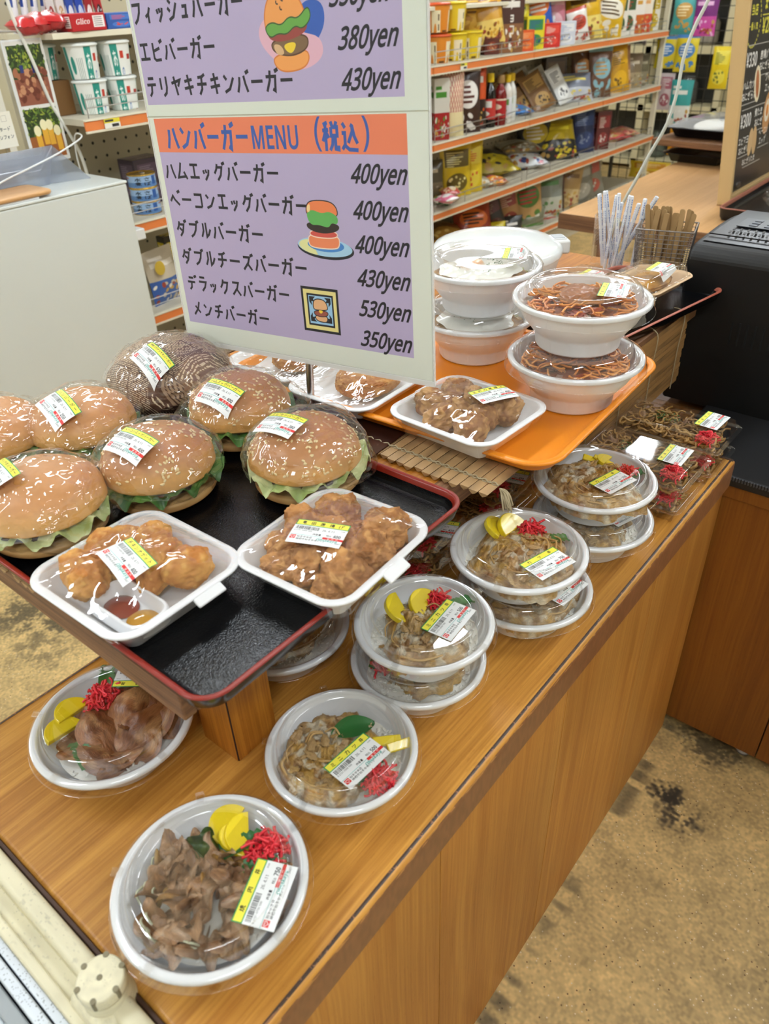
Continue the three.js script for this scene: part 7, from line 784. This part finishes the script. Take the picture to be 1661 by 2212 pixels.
// ---------- far end: wire grid with sweets, cream cupboards ----------
{
  const g = thing('wire_grid_panel', 'tall dark wire grid panel with hanging sweets bags', 'grid panel', [5.04, 0, 0]); const w = [], s = 0.072; for (let k = 0; k < 20; k++) w.push(rod([0, FY + 0.06, -2.55 + k * s], [0, 0.85, -2.55 + k * s], 0.0028, 5)); for (let k = 0; k < 22; k++) w.push(rod([0.003, FY + 0.08 + k * s, -2.56], [0.003, FY + 0.08 + k * s, -1.17], 0.0028, 5)); const m = part('wire_mesh', merge(w), std(0x4a4844, 0.4, { metalness: 0.5 }), g); m.userData.kind = 'stuff'; for (const z of [-2.55, -1.18]) part('post', boxAt(-0.012, 0.012, FY, 0.86, z - 0.012, z + 0.012, 0.003, 1), std(0x55524c, 0.5), g);
  const hang = (l, y, z, a, b, st, fg, h = 0.22, wd = 0.15) => bag(l, 4.985, y - h / 2, z, wd, h, 0.035, packMat(a, b, st, '', fg), { rx: 0, ry: -PI / 2 + 0.1, name: 'sweets_bag', cat: 'sweets bag', group: 'sweets hanging on the wire grid' });
  hang('teal bag of round biscuits at the top of the wire grid', 0.50, -2.117, '#4aa8a8', '#c89a4a', 0, '#f0e0b0', 0.24); hang('purple grape gummy bag on the wire grid', 0.50, -1.965, '#7a2a7a', '#c84aa0', 3, '#e8b8e0', 0.26); hang('yellow bag with blue disc behind the grey cable', 0.27, -2.205, '#e0cc2a', '#4a86c8', 0, '#e8f0f8', 0.2); hang('yellow bag with blue disc clear of the cable', 0.265, -2.056, '#e2ce2c', '#4a8ad0', 0, '#e8f0f8', 0.23); hang('pink and white stick bag on the wire grid', 0.02, -2.165, '#c8bcc0', '#a05a6a', 1, '#e6e4e4', 0.24, 0.1); hang('turquoise bag of white marshmallows', -0.05, -2.045, '#3aa8a8', '#e8ece8', 3, '#f0f4f0', 0.3); hang('yellow bag at the frame edge', 0.18, -1.80, '#e2c81c', '#e8d84a', 1, '#5a6a2a', 0.26, 0.12); hang('small orange bag low on the wire grid', -0.3, -2.02, '#e0a01c', '#c85a1c', 0, '#f0d080', 0.2, 0.12); hang('yellow strip bag near the table edge', -0.52, -2.2, '#d8b82a', '#c88a1c', 1, '#f0e0a0', 0.12, 0.3);
  const c = thing('cream_cupboard', 'cream cupboard wall with dark openings behind the wire grid', 'cupboard', [6.2, 0, 0]); const Mc = std(0xd8cda6, 0.6), Mi = std(0x3a3a36, 0.6); part('cupboard_back', boxAt(0.3, 0.34, FY, 1.5, -4.2, 0.6, 0.002, 1), Mc, c);
  for (const y of [-0.70, -0.25, 0.2, 0.65, 1.1]) part('cupboard_shelf', boxAt(0, 0.3, y - 0.03, y + 0.03, -4.2, 0.6, 0.004, 1), Mc, c); for (let k = 0; k < 8; k++) part('cupboard_upright', boxAt(0, 0.3, FY, 1.5, -4.2 + k * 0.66, -4.14 + k * 0.66, 0.004, 1), Mc, c); for (let k = 0; k < 7; k++) for (const y of [-0.67, -0.22, 0.23, 0.68]) part('dark_recess', boxAt(0.27, 0.298, y, y + 0.4, -4.13 + k * 0.66, -3.55 + k * 0.66, 0.002, 1), Mi, c);
  seed(33); const vs = [lathe([[0, 0], [0.07, 0], [0.085, 0.03], [0.08, 0.16], [0.05, 0.2], [0.05, 0.22], [0, 0.22]], 24)]; const cols = [[0x8a9488, 'grey-green'], [0x6a6a66, 'grey'], [0x9a8c94, 'mauve'], [0x7a8a8c, 'blue-grey'], [0xa0988a, 'beige'], [0x5a6258, 'dark green']]; let q = 0; for (const [y, z] of [[-0.22, -2.75], [-0.22, -2.5], [0.23, -2.9], [0.23, -2.66], [0.23, -2.4], [-0.67, -2.7]]) { const [cc, nm] = cols[q++]; solo('jar', vs[0], phy(cc, 0.25, { clearcoat: 0.4 }), nm + ' ceramic jar in the cream cupboard', 'jar', [6.36, y, z]); }
}

// ---------- lift everything so that the floor is y = 0 ----------
for (const o of scene.children) o.position.y += LIFT;
renderer.render(scene, camera);
